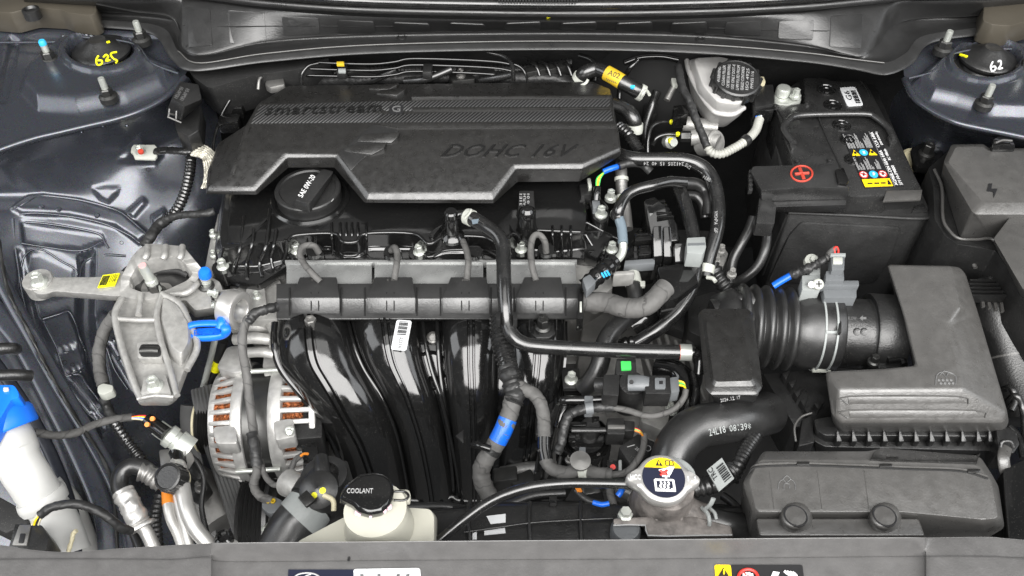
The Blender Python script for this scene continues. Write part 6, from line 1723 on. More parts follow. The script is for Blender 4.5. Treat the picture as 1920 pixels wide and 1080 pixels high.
prism('sensor_base', rr([(1542, 534), (1606, 534), (1606, 558), (1546, 558)], 2), -.044, .02, 'sensor_grey', ms, bevel=.0015)
prism('sensor_rim', rr([(1536, 526), (1610, 526), (1611, 536), (1538, 537)], 2), -.038, .008, 'sensor_grey', ms, bevel=.001)
prism('socket', rr([(1549, 508), (1582, 508), (1583, 526), (1548, 526)], 2), -.032, .016, 'sensor_grey', ms, bevel=.001)
plm = prism('plug', rr([(1558, 478), (1584, 478), (1583, 506), (1560, 506)], 2), -.024, .014, 'sensor_grey', ms, bevel=.001)
prism('plug_latch', rr([(1562, 482), (1580, 482), (1580, 494), (1562, 494)], 2), -.0225, .003, 'clip_white', plm, bevel=.0005)
prism('plug_edge', [(1557, 474), (1586, 474), (1586, 480), (1557, 480)], -.023, .01, 'sensor_light', plm, bevel=.0008)
prism('side_bracket', rr([(1504, 516), (1538, 516), (1538, 544), (1504, 544)], 2), -.042, .02, 'sensor_light', ms, bevel=.001)
prism('bracket_back', rr([(1518, 494), (1538, 494), (1538, 518), (1518, 518)], 2), -.044, .012, 'sensor_light', ms, bevel=.001)
pr = P(1534, 533, -.036)
scm = lathe('screw', pr, (0, -.6, .8), [(.0058, -.004), (.0058, .001), (.0045, .0022), (0, .0024)], 'clip_white', ms, seg=22)
for a in (0, 90):
    box('screw_slot', pr + Vector((0, -.6, .8)) * .0024, (.0064 if a == 0 else .0015, .0015 if a == 0 else .0064, .0008), 'black_print', scm, rot=(R(37), 0, 0), bevel=0)
lathe('dowel', P(1520, 534, -.038), (0, -.6, .8), [(.0035, -.004), (.0035, .003), (0, .0035)], 'alu_smooth', ms, seg=14)
lathe('dowel', P(1522, 490, -.046), (0, -.4, .9), [(.008, -.004), (.008, .002), (.004, .004), (.0035, .008), (0, .009)], 'clip_white', ms, seg=18)
tube('red_wire', [(1566, 476, -.026), (1564, 466, -.022), (1569, 463, -.022), (1572, 470, -.024), (1571, 478, -.026)], 1.8, 'red', ms, seg=8)
tube('taped_lead', [(1566, 466, -.024), (1556, 474, -.026), (1548, 486, -.028)], 5.5, 'tape', ms)
tube('crinkled_lead', [(1552, 482, -.028), (1530, 496, -.032), (1505, 508, -.038), (1482, 517, -.044)], 8, 'tape_dark', ms, wob=.18, sub=10)
tube('blue_sleeve', [(1484, 516, -.044), (1466, 526, -.050), (1450, 536, -.056)], 7, 'blue_tape', ms, flat=.85)

# ---------------------------------------------------------------- resonator at the duct end
rs = thing('intake_resonator', 'black rounded rectangular resonator box on the intake duct', 'resonator')
outer = [(1318, 579), (1402, 579), (1412, 588), (1430, 726), (1420, 740), (1333, 740), (1322, 728), (1309, 590)]
inner = [(1322, 590), (1396, 589), (1402, 594), (1420, 716), (1414, 724), (1340, 725), (1334, 718), (1316, 596)]
rsm = loft('lid', [L(rr([(1330, 600), (1388, 600), (1392, 604), (1412, 708), (1408, 714), (1344, 716), (1338, 710), (1324, 606)], 5), -.040), L(rr(inner, 5), -.044), L(rr([(1318, 586), (1400, 585), (1407, 591), (1425, 722), (1417, 732), (1336, 733), (1329, 724), (1312, 592)], 5), -.045), L(rr(outer, 5), -.047), L(rr(outer, 5), -.0535)], 'cover_plastic', rs, .0015)
wall = loft('lower_box', [L(rr([(1314, 590), (1406, 590), (1424, 742), (1332, 742)], 6), -.0530), L(rr([(1320, 610), (1404, 610), (1410, 766), (1344, 764)], 6), -.105)], 'black_plastic', rs, .002)
text('2024 .12. 17', on(wall, 1351, 753, .0004), on(wall, 1388, 747, .0004), on(wall, 1350, 747, .0004), 'white_print', rs, depth=.0003)

# ---------------------------------------------------------------- canister in the corner
cn_ = thing('black_canister', 'black cylindrical canister with a warning print beside the air box', 'canister')
CP = [(1856, 540, -.11), (1872, 590, -.125), (1890, 650, -.145), (1908, 720, -.165), (1924, 790, -.18)]
cnm = tube('canister_body', CP, 46, 'black_plastic', cn_, seg=36)
band('canister_ring', CP, 46, .52, 'grey_plastic', cn_, w=.0022, grow=1.015)
tube('canister_cap', [(1852, 528, -.105, 40), (1857, 546, -.110, 47), (1860, 558, -.114, 47)], 46, 'gloss_black', cn_, seg=36)
for i in range(4): prism('cap_rib', [(1836 + i * 12, 540 + i * 3), (1842 + i * 12, 541 + i * 3), (1848 + i * 12, 574 + i * 3), (1842 + i * 12, 574 + i * 3)], -.085 - i * .001, .004, 'grey_plastic', cn_, bevel=.0006)
tube('warning_print', [tuple(on(cnm, x, y, .0003)) + (.0005,) for x, y in ((1883, 602), (1889, 598), (1892, 606), (1883, 602))], 0, 'grey_print', cn_, world=True, seg=5, sub=1)
text('High Voltage', on(cnm, 1897, 612, .0004), on(cnm, 1906, 640, .0004), on(cnm, 1903, 610, .0004), 'grey_print', cn_, depth=.0003)
text('Danger', on(cnm, 1884, 612, .0004), on(cnm, 1892, 632, .0004), on(cnm, 1889, 610, .0004), 'grey_print', cn_, depth=.0003)
lv = thing('vent_louvre', 'stack of thin dark louvre fins behind the air filter box', 'louvre')
for i in range(5): prism('fin', [(1818 - i, 523 + i * 7), (1866 + i * 5, 523 + i * 7), (1868 + i * 5, 526 + i * 7), (1820 - i, 526 + i * 7)], -.075, .012, 'black_plastic', lv, bevel=.0005)
for i, pts in enumerate(([(1880, 730, -.14), (1896, 728, -.13), (1904, 750, -.135), (1896, 770, -.14)], [(1884, 760, -.15), (1904, 742, -.13), (1918, 770, -.14), (1922, 830, -.15)], [(1892, 800, -.15), (1910, 820, -.15), (1918, 860, -.15)])):
    tag(tube('corner_wire', pts, 6, 'rubber', seg=10), ('short dark wire loop beside the air box edge under the canister', 'dark wire bending past the canister toward the lid clip', 'dark wire stub beside the air box lid clip')[i], 'wire')
tag(prism('headlamp', [(1880, 880), (1990, 830), (1990, 1060), (1892, 1020)], -.10, .05, 'gloss_black', bevel=.006, r=10), 'glossy black headlamp housing behind the air inlet in the corner', 'headlamp')

# ---- dark plumbing along the firewall behind the engine cover
rl = thing('rear_engine_loom', 'dark wiring loom and brackets crowded between engine cover and firewall', 'wiring loom')
tube('loom', [(560, 156, -.05), (640, 150, -.04), (740, 146, -.038), (840, 144, -.038), (940, 146, -.040), (1040, 148, -.045), (1090, 160, -.05)], 11, 'tape_dark', rl, wob=.06)
tube('loom', [(600, 140, -.055), (680, 134, -.05), (780, 132, -.05), (900, 132, -.05), (1000, 130, -.05), (1070, 118, -.05)], 9, 'rubber_dull', rl, rib=.0052, amp=.12)
for x, y in ((668, 140), (722, 146), (812, 142), (878, 140), (905, 146), (1004, 140), (1046, 134)):
    box('bracket', P(x, y, -.040), (.020 + .006 * (x % 3), .014, .022), 'black_plastic' if x % 2 else 'dark_steel', rl, rot=(0, 0, (x % 7) * .12), bevel=.002)
prism('throttle_pipe_flange', rr([(840, 134), (884, 132), (892, 148), (846, 152)], 5), -.030, .02, 'dark_steel', rl, bevel=.002)
bolt(P(864, 142, -.029), 18, rl, 'alu_dark')
for i in range(4): tube('wire', [(990 + i * 22, 112 + i * 3, -.03), (1004 + i * 20, 122, -.026), (1012 + i * 20, 142, -.036)], 3.2, 'rubber', rl, seg=8)
tube('pipe', [(1086, 104, -.01), (1108, 112, -.01), (1118, 128, -.016), (1116, 150, -.03)], 5, 'gloss_black', rl, seg=10)
tube('pipe', [(1196, 112, -.01), (1180, 130, -.02), (1164, 160, -.05), (1160, 190, -.07)], 5, 'gloss_black', rl, seg=10)
tube('cable', [(1232, 170, -.05), (1222, 200, -.07), (1210, 240, -.09), (1212, 290, -.11)], 8, 'rubber', rl, seg=12)
prism('clamp_block', rr([(1206, 196), (1226, 190), (1232, 214), (1210, 222)], 4), -.085, .02, 'black_plastic', rl, bevel=.002)
# ================================================================ front of the bay
sk = thing('air_inlet_snorkel', 'wide charcoal air inlet duct with two round clip recesses at the front', 'air inlet')
top = [(1424, 862), (1630, 862), (1646, 858), (1834, 872), (1858, 900), (1872, 972), (1842, 974), (1694, 960), (1420, 960), (1404, 900)]
bev = [(1431, 846), (1628, 846), (1643, 842), (1838, 856), (1864, 896), (1878, 974), (1844, 986), (1694, 966), (1412, 966), (1392, 905)]
low = [(1425, 856), (1628, 856), (1643, 852), (1842, 866), (1872, 910), (1884, 990), (1850, 1010), (1700, 1010), (1404, 1010), (1388, 940)]
skm = loft('duct_body', [L(rr(top, 8), -.052), L(rr(bev, 8), -.060), L(rr(low, 8), -.105)], 'grey_plastic', sk, .003)
tube('lid_seam', [tuple(on(skm, x, y, .0002)) + (.0010,) for x, y in ((1402, 892), (1420, 876), (1500, 873), (1600, 876), (1700, 880), (1800, 884), (1852, 898))], 0, 'deep', sk, world=True, seg=6)
tube('lid_bead', [tuple(on(skm, x, y, .0002)) + (.0011,) for x, y in ((1402, 889), (1420, 872), (1500, 869), (1600, 872), (1700, 876), (1800, 880), (1852, 894))], 0, 'grey_plastic', sk, world=True, seg=6)
plate([(1640, 850), (1650, 845), (1800, 852), (1834, 858), (1830, 872), (1660, 866), (1630, 864)], .003, 'cover_plastic', sk, 'lid_bridge', skm, bevel=.001)
for x, y in ((1505, 870), (1660, 874), (1672, 862), (1825, 884)): plate([(x - 12, y - 3), (x + 12, y - 3), (x + 12, y + 4), (x - 12, y + 4)], .002, 'cover_plastic', sk, 'snap_tab', skm, bevel=.0006)
loft('front_step', [L(rr([(1418, 972), (1722, 972), (1734, 1004), (1424, 1004)], 4, 2), -.060), L(rr([(1414, 976), (1724, 976), (1738, 1016), (1422, 1016)], 4, 2), -.078)], 'grey_plastic', sk, .002)
for x in (1492, 1659):
    hm = loft('clip_hump', [L(ell(x, 966, 22, 19, 28), -.0475), L(ell(x, 967, 27, 24, 28), -.0495), L(ell(x, 968, 30, 27, 28), -.054), L(ell(x, 978, 33, 29, 28), -.070)], 'grey_plastic', sk, .001, sharp=50)
    p, n = on(hm, x, 967, 0, True)
    ring('recess_shade_ring', p - n * .002, n, .0088, .0102, .0022, 'black_print', hm, seg=32)  # black ring in place of the shadow crescent of a sunk clip recess
    lathe('recess_disc', p - n * .002, n, [(.0088, 0), (.0086, .0021), (.004, .0027), (0, .0028)], 'grey_plastic', hm, seg=28)
for path in ([(1459, 918), (1460, 906), (1468, 899), (1474, 906), (1482, 899), (1490, 906), (1491, 918)], [(1470, 918), (1470, 908), (1480, 908), (1480, 916)], [(1466, 901), (1475, 892), (1484, 900)]):
    tube('flow_symbol', [tuple(on(skm, x, y, .0003)) + (.0004,) for x, y in path], 0, 'dull_print', skm, world=True, seg=6, sub=2)
for x in (1442, 1532, 1620): tube('mould_line', [tuple(on(skm, x + (y - 880) * .12, y, .0001)) + (.0003,) for y in (882, 910, 935, 955)], 0, 'grey_plastic', skm, world=True, seg=5, sub=2)

# ---------------------------------------------------------------- radiator tank, neck, cap
rt = thing('radiator_tank', 'long black plastic radiator top tank with white paint dashes', 'radiator')
rtm = loft('tank', [L([(790, 962), (940, 946), (1100, 944), (1400, 952), (1400, 1040), (700, 1040), (720, 985)], -.105), L([(790, 958), (940, 940), (1100, 938), (1400, 946), (1410, 1050), (700, 1050), (716, 980)], -.16)], 'black_plastic', rt, .003)
for x in (994, 1090, 1180, 880): tube('tank_rib', [(x, 942, -.108), (x - 2, 964, -.103), (x, 1012, -.103), (x, 1030, -.106)], 4, 'black_plastic', rt, seg=8)
tube('tank_rail', [(870, 998, -.102), (940, 988, -.102), (1000, 980, -.102), (1080, 975, -.102), (1150, 972, -.102)], 2.5, 'black_plastic', rt, seg=8)
for q_ in ([(912, 968), (948, 964), (948, 980), (920, 983)], [(908, 992), (946, 986), (948, 1000), (908, 1004)], [(886, 1000), (894, 998), (894, 1012), (886, 1012)]):
    loft('paint_dash', [[on(rtm, x, y, .0006) for x, y in q_], [on(rtm, x, y, -.0005) for x, y in q_]], 'label_white', rt, 0)
prism('tank_hook', rr([(1030, 928), (1044, 928), (1044, 944), (1030, 944)], 2), -.098, .01, 'gloss_black', rt, bevel=.001)
rn = thing('radiator_filler_neck', 'stained metal radiator filler neck and bracket below the pressure cap', 'filler neck')
lathe('neck', P(1246, 930, -.085), (0, -.05, 1), [(.032, -.03), (.029, -.01), (.026, .005), (.023, .018), (.024, .020)], 'dirty_alu', rn, seg=40)
tube('outlet', [(1270, 955, -.095, 34), (1296, 965, -.097, 30), (1322, 972, -.10, 27)], 30, 'dirty_alu', rn, seg=24)
for x in (1226, 1272): tube('neck_rib', [(x, 930, -.070), (x + 4, 960, -.080), (x + 6, 982, -.088)], 4, 'dirty_alu', rn, seg=8)
loft('bracket', [L([(1150, 972), (1222, 968), (1300, 968), (1370, 986), (1374, 1004), (1214, 1004), (1210, 984), (1150, 984)], -.084), L([(1150, 976), (1222, 972), (1300, 972), (1372, 990), (1376, 1010), (1214, 1010), (1210, 990), (1150, 990)], -.100)], 'dirty_alu', rn, .0016)
tube('bracket_edge', [(1150, 985, -.083), (1210, 985, -.083), (1215, 1004, -.083), (1300, 1004, -.083), (1373, 1003, -.083)], 1.6, 'grey_print', rn, seg=6, sub=2)
lathe('rubber_mount', P(1172, 1000, -.100), (0, 0, 1), [(.013, -.02), (.014, .006), (.012, .011), (.008, .012), (0, .012)], 'sensor_grey', rn, seg=28)
lathe('mount_bolt', P(1172, 968, -.088), (0, 0, 1), [(.007, 0), (.007, .004), (.005, .005), (.005, .010), (0, .010)], 'zinc', rn, seg=6)
cl_ = [(1314, 970), (1322, 956), (1330, 944), (1338, 936)]
tube('spring_clamp', [(1316, 952, -.082), (1326, 962, -.079), (1330, 975, -.080), (1330, 985, -.084)], 4, 'sensor_light', rn, seg=10)
tube('spring_clamp', [(1330, 952, -.082), (1340, 962, -.080), (1343, 974, -.082)], 3.5, 'sensor_light', rn, seg=10)
tube('clamp_tang', [(1322, 955, -.078), (1332, 946, -.070), (1338, 934, -.064)], 5, 'sensor_light', rn, seg=10, flat=.5)
tube('lower_hose', [(1318, 972, -.10), (1360, 985, -.102), (1400, 990, -.11)], 27, 'rubber_dull', rn, seg=24)
rc_ = thing('scald_warning_cap', 'silver eared radiator cap with yellow, black and white scald warning', 'radiator cap')
cc = P(1242, 902, -.058); k = mpp(cc)
axr = Vector((.03, -.08, 1)).normalized()
X_ = Vector((1, -.02, -.03)).normalized(); Y_ = axr.cross(X_).normalized()


def capo(s, h, ear=1.):
    out = []
    for i in range(72):
        a = 2 * math.pi * i / 72
        r_ = 50 * s
        e = max(0, math.cos(2 * a)) ** 6
        r_ = r_ + ear * 20 * e
        out.append(cc + (X_ * math.cos(a) + Y_ * math.sin(a)) * r_ * k + axr * h)
    return out


rcm = loft('cap_shell', [capo(.80, .0065, .4), capo(.92, .0062), capo(.98, .0045), capo(1.0, .001), capo(1.0, -.004), capo(.92, -.006, .8)], 'alu_smooth', rc_, 0, sharp=50)
lathe('cap_skirt', cc, axr, [(38 * k, -.016), (40 * k, -.004)], 'alu_dark', rc_, seg=40)
dsc = lambda pts, m, nm, h: loft(nm, [[cc + (X_ * x + Y_ * y) * k + axr * (h + .0003) for x, y in pts], [cc + (X_ * x + Y_ * y) * k + axr * (h - .0003) for x, y in pts]], m, rc_, 0)
dsc([(40 * math.cos(R(a)), 40 * math.sin(R(a))) for a in range(0, 360, 8)], 'navy_print', 'label_disc', .0068)
dsc([(40 * math.cos(R(a)), 40 * math.sin(R(a))) for a in range(30, 151, 6)], 'yellow', 'label_band', .0073)
dsc([(-14, 23), (0, 23), (-7, 35)], 'black_print', 'triangle', .0078)
dsc([(-8, 25.5), (-6, 25.5), (-6, 31), (-8, 31)], 'yellow', 'exclamation', .0083)
for a, b in (((6, 24), (6, 34)), ((13, 24), (13, 34)), ((20, 24), (20, 34)), ((6, 24), (20, 24)), ((6, 34), (20, 34))):
    tube('book_symbol', [tuple(cc + (X_ * x + Y_ * y) * k + axr * .0077) + (.0005,) for x, y in (a, b)], 0, 'black_print', rc_, world=True, seg=5, sub=1)
# boiling tank pictogram
for a, b in (((-17, -5), (17, -5)), ((-17, -5), (-16, -28)), ((17, -5), (18, -28))):
    tube('tank_symbol', [tuple(cc + (X_ * x + Y_ * y) * k + axr * .0074) + (.0011,) for x, y in (a, b)], 0, 'white_print', rc_, world=True, seg=5, sub=1)
dsc([(-16, -28)] + [(-16 + 34 * i / 8, -21 if i % 2 else -24) for i in range(9)] + [(18, -28)], 'white_print', 'water_symbol', .0074)
for i in (-7, 0, 7):
    tube('steam_symbol', [tuple(cc + (X_ * x + Y_ * y) * k + axr * .0075) + (.0009,) for x, y in ((i + 1, -21), (i - 1.5, -17), (i + 1.5, -13), (i, -9))], 0, 'white_print', rc_, world=True, seg=5, sub=3)
dsc([(2, -4), (2, 1), (-3, 1), (-3, 4), (11, 4), (11, 1), (6, 1), (6, -4)], 'white_print', 'cap_symbol', .0075)
dsc([(12, 22), (22, 22), (13, 5), (8, 6), (6, 12), (-8, 13), (-8, 16), (4, 18)], 'white_print', 'hand_symbol', .0075)
for a, b in (((-6, 4), (8, 14)), ((-6, 13), (6, 4))):
    tube('cross_symbol', [tuple(cc + (X_ * x + Y_ * y) * k + axr * .008) + (.0012,) for x, y in (a, b)], 0, 'red', rc_, world=True, seg=5, sub=1)
t_ = lambda x, y: cc + (X_ * x + Y_ * y) * k + axr * .0064
text('HCC', t_(-62, -5), t_(-43, -5), t_(-62, 5), 'label_white', rc_, depth=.001)
text('1.1', t_(45, -5), t_(60, -5), t_(45, 5), 'label_white', rc_, depth=.001)
pl = thing('cap_plate', 'thin pale metal plate curling out from under the radiator cap', 'plate')
tube('plate', [(1256, 860, -.062), (1280, 868, -.060), (1296, 884, -.060), (1299, 905, -.062), (1294, 918, -.066)], 6, 'sensor_light', pl, flat=.25, seg=12)

oh = thing('overflow_hose', 'slim glossy black overflow hose arching to the radiator cap', 'hose')
tube('hose', [(812, 1024, -.085), (840, 1000, -.080), (874, 972, -.074), (910, 946, -.068), (950, 926, -.062), (1000, 912, -.060), (1060, 906, -.062), (1120, 906, -.064), (1200, 908, -.066)], 9.5, 'rubber', oh, seg=18)

uh = thing('radiator_hose', 'thick black upper radiator hose printed with a date and time', 'hose')
UP = [(1254, 912, -.125), (1258, 872, -.110), (1272, 832, -.100), (1306, 802, -.096), (1352, 792, -.097), (1396, 786, -.104), (1440, 774, -.125)]
uhm = tube('hose', UP, 40, 'rubber_dull', uh, seg=36, sub=12)
text_on('24L18', uhm, (1330, 817), (1362, 810), 13, 'sensor_light', uhm)
text_on('08:39*', uhm, (1368, 809), (1409, 804), 12, 'sensor_light', uhm)
fc = thing('fan_conduit', 'ribbed black fan wiring conduit with a grey barcode tag', 'conduit')
tube('conduit', [(1292, 918, -.088), (1320, 912, -.085), (1350, 902, -.088), (1372, 884, -.10)], 17, 'rubber_dull', fc, rib=.0050, amp=.13, seg=20)
tube('conduit', [(1372, 900, -.10), (1386, 870, -.095), (1400, 840, -.10), (1418, 810, -.11), (1420, 770, -.12)], 13, 'rubber_dull', fc, rib=.0050, amp=.13, seg=18)
bl, br, tl = P(1348, 922, -.062), P(1376, 898, -.066), P(1325, 882, -.062)
decal(bl, br, tl, 'sensor_light', fc, 'tag_card', thick=.0006)
o_, ex, ey, n_ = frame3(bl, br, tl)
for i in range(8): decal(o_ + ex * (.45 + .0 * i) + ey * (.12 + .09 * i) + n_ * .0012, o_ + ex * .9 + ey * (.12 + .09 * i) + n_ * .0012, o_ + ex * .45 + ey * (.155 + .09 * i + (.02 if i % 3 else 0)) + n_ * .0012, 'black_print', fc, 'barcode_bar', thick=.0002)
text('TRC', o_ + ex * .28 + ey * .45 + n_ * .0012, o_ + ex * .28 + ey * .95 + n_ * .0012, o_ + ex * .02 + ey * .45 + n_ * .0012, 'black_print', fc, depth=.0003)

# ---------------------------------------------------------------- coolant reservoir
cr_ = thing('coolant_reservoir', 'creamy white coolant reservoir with a black cap lettered COOLANT', 'reservoir')
loft('tank', [L(rr([(560, 1014), (660, 962), (770, 952), (806, 954), (814, 966), (814, 1040), (540, 1040)], 8), -.050), L(rr([(556, 1020), (655, 968), (770, 957), (810, 958), (820, 970), (820, 1046), (536, 1046)], 8), -.090)], 'white_tank', cr_, .005, sharp=50)
cnk = P(714, 968, -.050)
lathe('neck', P(712, 990, -.052), (-.02, .05, 1), [(.031, -.01), (.029, .006), (.026, .014), (.026, .030)], 'white_tank', cr_, seg=40)
ccx = P(690, 926, -.012); k = mpp(ccx)
lip = [(640, 922), (648, 910), (664, 898), (674, 890), (700, 886), (722, 890), (736, 904), (739, 924), (732, 946), (716, 962), (694, 966), (672, 960), (662, 948), (646, 940), (637, 936)]
cpm = loft('cap', [L(rr([(646, 922), (652, 912), (668, 900), (680, 893), (702, 890), (720, 894), (731, 906), (733, 922), (727, 940), (712, 954), (694, 957), (676, 951), (665, 941), (650, 934), (643, 931)], 5), -.010), L(rr(lip, 5), -.013), L(rr([(x, y + 5) for x, y in lip], 5), -.020), L(rr([(x, y + 8) for x, y in lip], 5), -.028)], 'gloss_black', cr_, .0012)
text('COOLANT', on(cpm, 650, 925, .0003), on(cpm, 699, 925, .0003), on(cpm, 651, 916, .0003), 'grey_print', cpm, depth=.0006)
prism('cap_tab', rr([(736, 918), (766, 918), (770, 926), (768, 940), (738, 940)], 4), -.026, .006, 'white_tank', cr_, bevel=.001)
tube('tab_wire', [(736, 922, -.022), (758, 922, -.022), (766, 930, -.022), (758, 938, -.022), (738, 938, -.022)], 2.4, 'gloss_black', cr_, seg=8)
for x, y, s in ((640, 985, 3), (655, 992, 2.5), (632, 998, 2), (758, 965, 3), (765, 972, 2.5), (752, 975, 2), (768, 985, 2), (766, 998, 2.5), (690, 1003, 2), (626, 1004, 2)):
    lathe('coolant_stain', on(cr_.children[0], x, y, .0002), (0, 0, 1), [(s * .0006, -.0006), (s * .0005, .0001), (0, .0002)], 'pink_stain', cr_, seg=9, squash=1.5)
lh = thing('water_outlet_hose', 'fat black lower radiator hose in a pale steel band clamp', 'hose')
LP = [(620, 900, -.155), (596, 930, -.150), (572, 962, -.150), (548, 990, -.155), (520, 1040, -.165)]
tube('hose', LP, 44, 'rubber_dull', lh, seg=32)
band('band_clamp', LP, 44, .50, 'sensor_light', lh, w=.016, grow=1.05)
tube('outlet_collar', [(610, 914, -.150, 50), (596, 932, -.148, 50), (585, 946, -.148, 48)], 48, 'black_plastic', lh, seg=32)
prism('collar_plate', [(575, 918), (592, 936), (574, 950), (558, 932)], -.112, .004, 'cover_plastic', lh, bevel=.0008)
tube('spring_clamp', [(606, 928, -.112), (624, 938, -.115), (626, 958, -.12)], 5, 'cream', lh, seg=10)
ow = thing('water_outlet', 'rounded black rubber boot with yellow dots on the cast water outlet', 'boot')
lathe('boot', P(606, 925, -.140), (-.05, -.30, .9), [(.020, -.02), (.0215, -.004), (.0215, .010), (.019, .018), (.012, .0225), (0, .024)], 'rubber_dull', ow, seg=40)
ring('boot_lip', P(608, 893, -.128), (-.05, .1, .9), .015, .0235, .003, 'rubber_dull', ow)
tube('boot_neck', [(608, 896, -.125), (604, 878, -.125), (602, 862, -.13)], 15, 'rubber_dull', ow)
btm = ow.children[0]
for x, y in ((605, 920), (589, 929)): lathe('paint_dot', on(btm, x, y, -.0003), on(btm, x, y, 0, True)[1], [(.0032, -.001), (.0032, .0006), (0, .0008)], 'yellow_tag', ow, seg=12)
tube('outlet_casting', [(540, 905, -.17), (556, 912, -.165), (574, 918, -.165)], 26, 'alu', ow, seg=24)
prism('outlet_base', [(620, 880), (650, 860), (668, 920), (640, 945), (612, 940)], -.150, .03, 'dark_steel', ow, bevel=.004, r=8)
bolt(P(505, 990, -.205), 20, ow, axis=(-.5, -.5, .6))

# ---------------------------------------------------------------- breather hose from valve cover to resonator
bhz = thing('breather_hose', 'long glossy black breather hose bending over the wiring guide to the resonator', 'hose')
BH = [(872, 404, -.034), (890, 412, -.032), (914, 426, -.034), (934, 442, -.036), (943, 462, -.040), (944, 490, -.045), (945, 530, -.052), (947, 570, -.062), (951, 605, -.074), (962, 630, -.080), (984, 645, -.084), (1020, 650, -.086), (1090, 654, -.086), (1180, 658, -.085), (1296, 661, -.083)]
tube('hose', BH, 14, 'rubber', bhz, seg=24, sub=10)
band('clamp', BH, 14, .020, 'clip_white', bhz, w=.008, grow=1.12)
band('clamp', BH, 14, .985, 'zinc', bhz, w=.013, grow=1.14)
band('red_stripe', BH, 14, .968, 'red_mark', bhz, w=.0016, grow=1.02)
prism('paint_mark', [(884, 412), (898, 410), (896, 418), (886, 420)], -.0185, .0006, 'clear_blue', bhz, bevel=0)
tube('clamp_tang', [(872, 408, -.020), (880, 400, -.014), (884, 392, -.010)], 4, 'clip_white', bhz, seg=8, flat=.5)
for x in (934, 966): prism('holder', rr([(x - 4, 585), (x + 4, 585), (x + 4, 600), (x - 4, 600)], 2), -.060, .012, 'black_plastic', bhz, bevel=.001)
tube('elbow', [(1294, 661, -.083), (1306, 662, -.083), (1312, 672, -.088), (1310, 700, -.10)], 10, 'gloss_black', bhz)

# ---------------------------------------------------------------- manifold harness
mh = thing('manifold_harness', 'thick wiring harness with a blue tape band down the front of the manifold', 'wiring harness')
tube('conduit', [(936, 596, -.094), (938, 625, -.098), (945, 660, -.100), (955, 695, -.104), (966, 728, -.110), (974, 745, -.115)], 18, 'rubber', mh, rib=.0052, amp=.12, seg=22)
tube('crinkled_wrap', [(950, 690, -.103), (958, 715, -.106), (966, 742, -.112), (962, 756, -.116)], 18, 'tape_dark', mh, wob=.10)
MP = [(962, 745, -.114), (957, 770, -.122), (948, 796, -.130), (936, 822, -.140), (922, 845, -.150), (908, 866, -.160), (902, 888, -.172), (908, 912, -.182), (922, 936, -.190)]
tube('taped_run', MP, 17, 'tape', mh, wob=.04, seg=20)
band('blue_tape', MP, 17, .30, 'blue_tape', mh, w=.026, grow=1.05)
band('tie_strap', MP, 17, .50, 'black_plastic', mh, w=.006, grow=1.08)
tube('tie_anchor', [(920, 842, -.140), (900, 836, -.140), (888, 834, -.145)], 7, 'gloss_black', mh)
MB = [(962, 720, -.108), (984, 730, -.108), (1004, 742, -.110), (1016, 764, -.115), (1020, 795, -.122), (1020, 830, -.130), (1022, 858, -.135), (1034, 878, -.138), (1060, 886, -.138), (1090, 882, -.134), (1120, 888, -.130), (1148, 890, -.128)]
tube('taped_branch', MB, 12.5, 'tape', mh, wob=.04, seg=18)
tube('taped_branch', [(1146, 890, -.128), (1172, 886, -.126), (1192, 868, -.124), (1206, 840, -.122), (1208, 816, -.124)], 6.5, 'tape', mh)
band('silver_clip', MB, 12.5, .83, 'clip_white', mh, w=.010, grow=1.14)
lathe('clip_head', P(1088, 864, -.122), (0, -.1, .9), [(.0105, -.002), (.0105, .001), (0, .002)], 'alu_dark', mh, seg=24)
band('clear_wrap', MB, 12.5, .50, 'gloss_black', mh, w=.024, grow=1.06)
prism('harness_bracket', rr([(1004, 782), (1036, 782), (1036, 816), (1004, 816)], 3), -.140, .01, 'black_plastic', mh, bevel=.001)
RB = [(1044, 850, -.135), (1052, 830, -.128), (1058, 800, -.120), (1068, 778, -.114), (1090, 768, -.110), (1120, 764, -.108), (1150, 764, -.108)]
tube('crinkled_branch', RB, 9, 'tape_dark', mh, wob=.08, sub=10)
tube('taped_branch', [(1150, 764, -.108), (1180, 770, -.106), (1214, 780, -.104), (1244, 776, -.100), (1268, 764, -.096), (1282, 746, -.092), (1286, 730, -.088)], 6, 'tape', mh)
band('grey_clip', RB, 9, .72, 'sensor_grey', mh, w=.008, grow=1.3)
for i, m_ in enumerate(('red', 'green', 'orange')):
    tube('wire', [(1190, 803 + i * 2, -.115), (1200, 808 + i * 1.5, -.116), (1206, 818, -.122)], 2, m_, mh, seg=6)
for i, m_ in enumerate(('yellow', 'green', 'yellow')):
    tube('wire', [(1272, 714 + i * 4, -.085), (1282, 718 + i * 3, -.086), (1286, 732, -.090)], 2, m_, mh, seg=6)
lo = thing('fan_wiring', 'blue-taped fan wires lying between the manifold and radiator tank', 'wiring')
tube('taped_run', [(1080, 918, -.095), (1092, 930, -.096), (1110, 940, -.098), (1134, 944, -.098)], 6, 'tape_dark', lo)
tube('blue_tape', [(1112, 942, -.094), (1128, 946, -.093), (1142, 944, -.092)], 5, 'blue_tape', lo)
tube('blue_tape', [(1158, 930, -.10), (1164, 922, -.098), (1168, 912, -.098)], 6, 'blue_tape', lo)
for i in range(3): tube('wire', [(1078 + i * 4, 912, -.093), (1084 + i * 3, 922, -.092)], 1.8, 'orange', lo, seg=6)
tube('taped_run', [(1143, 910, -.11), (1146, 930, -.11), (1150, 948, -.11)], 8, 'tape', lo)
tube('conduit', [(814, 968, -.125), (850, 972, -.125), (900, 975, -.125), (940, 968, -.13)], 10, 'rubber_dull', lo, rib=.005, amp=.13)

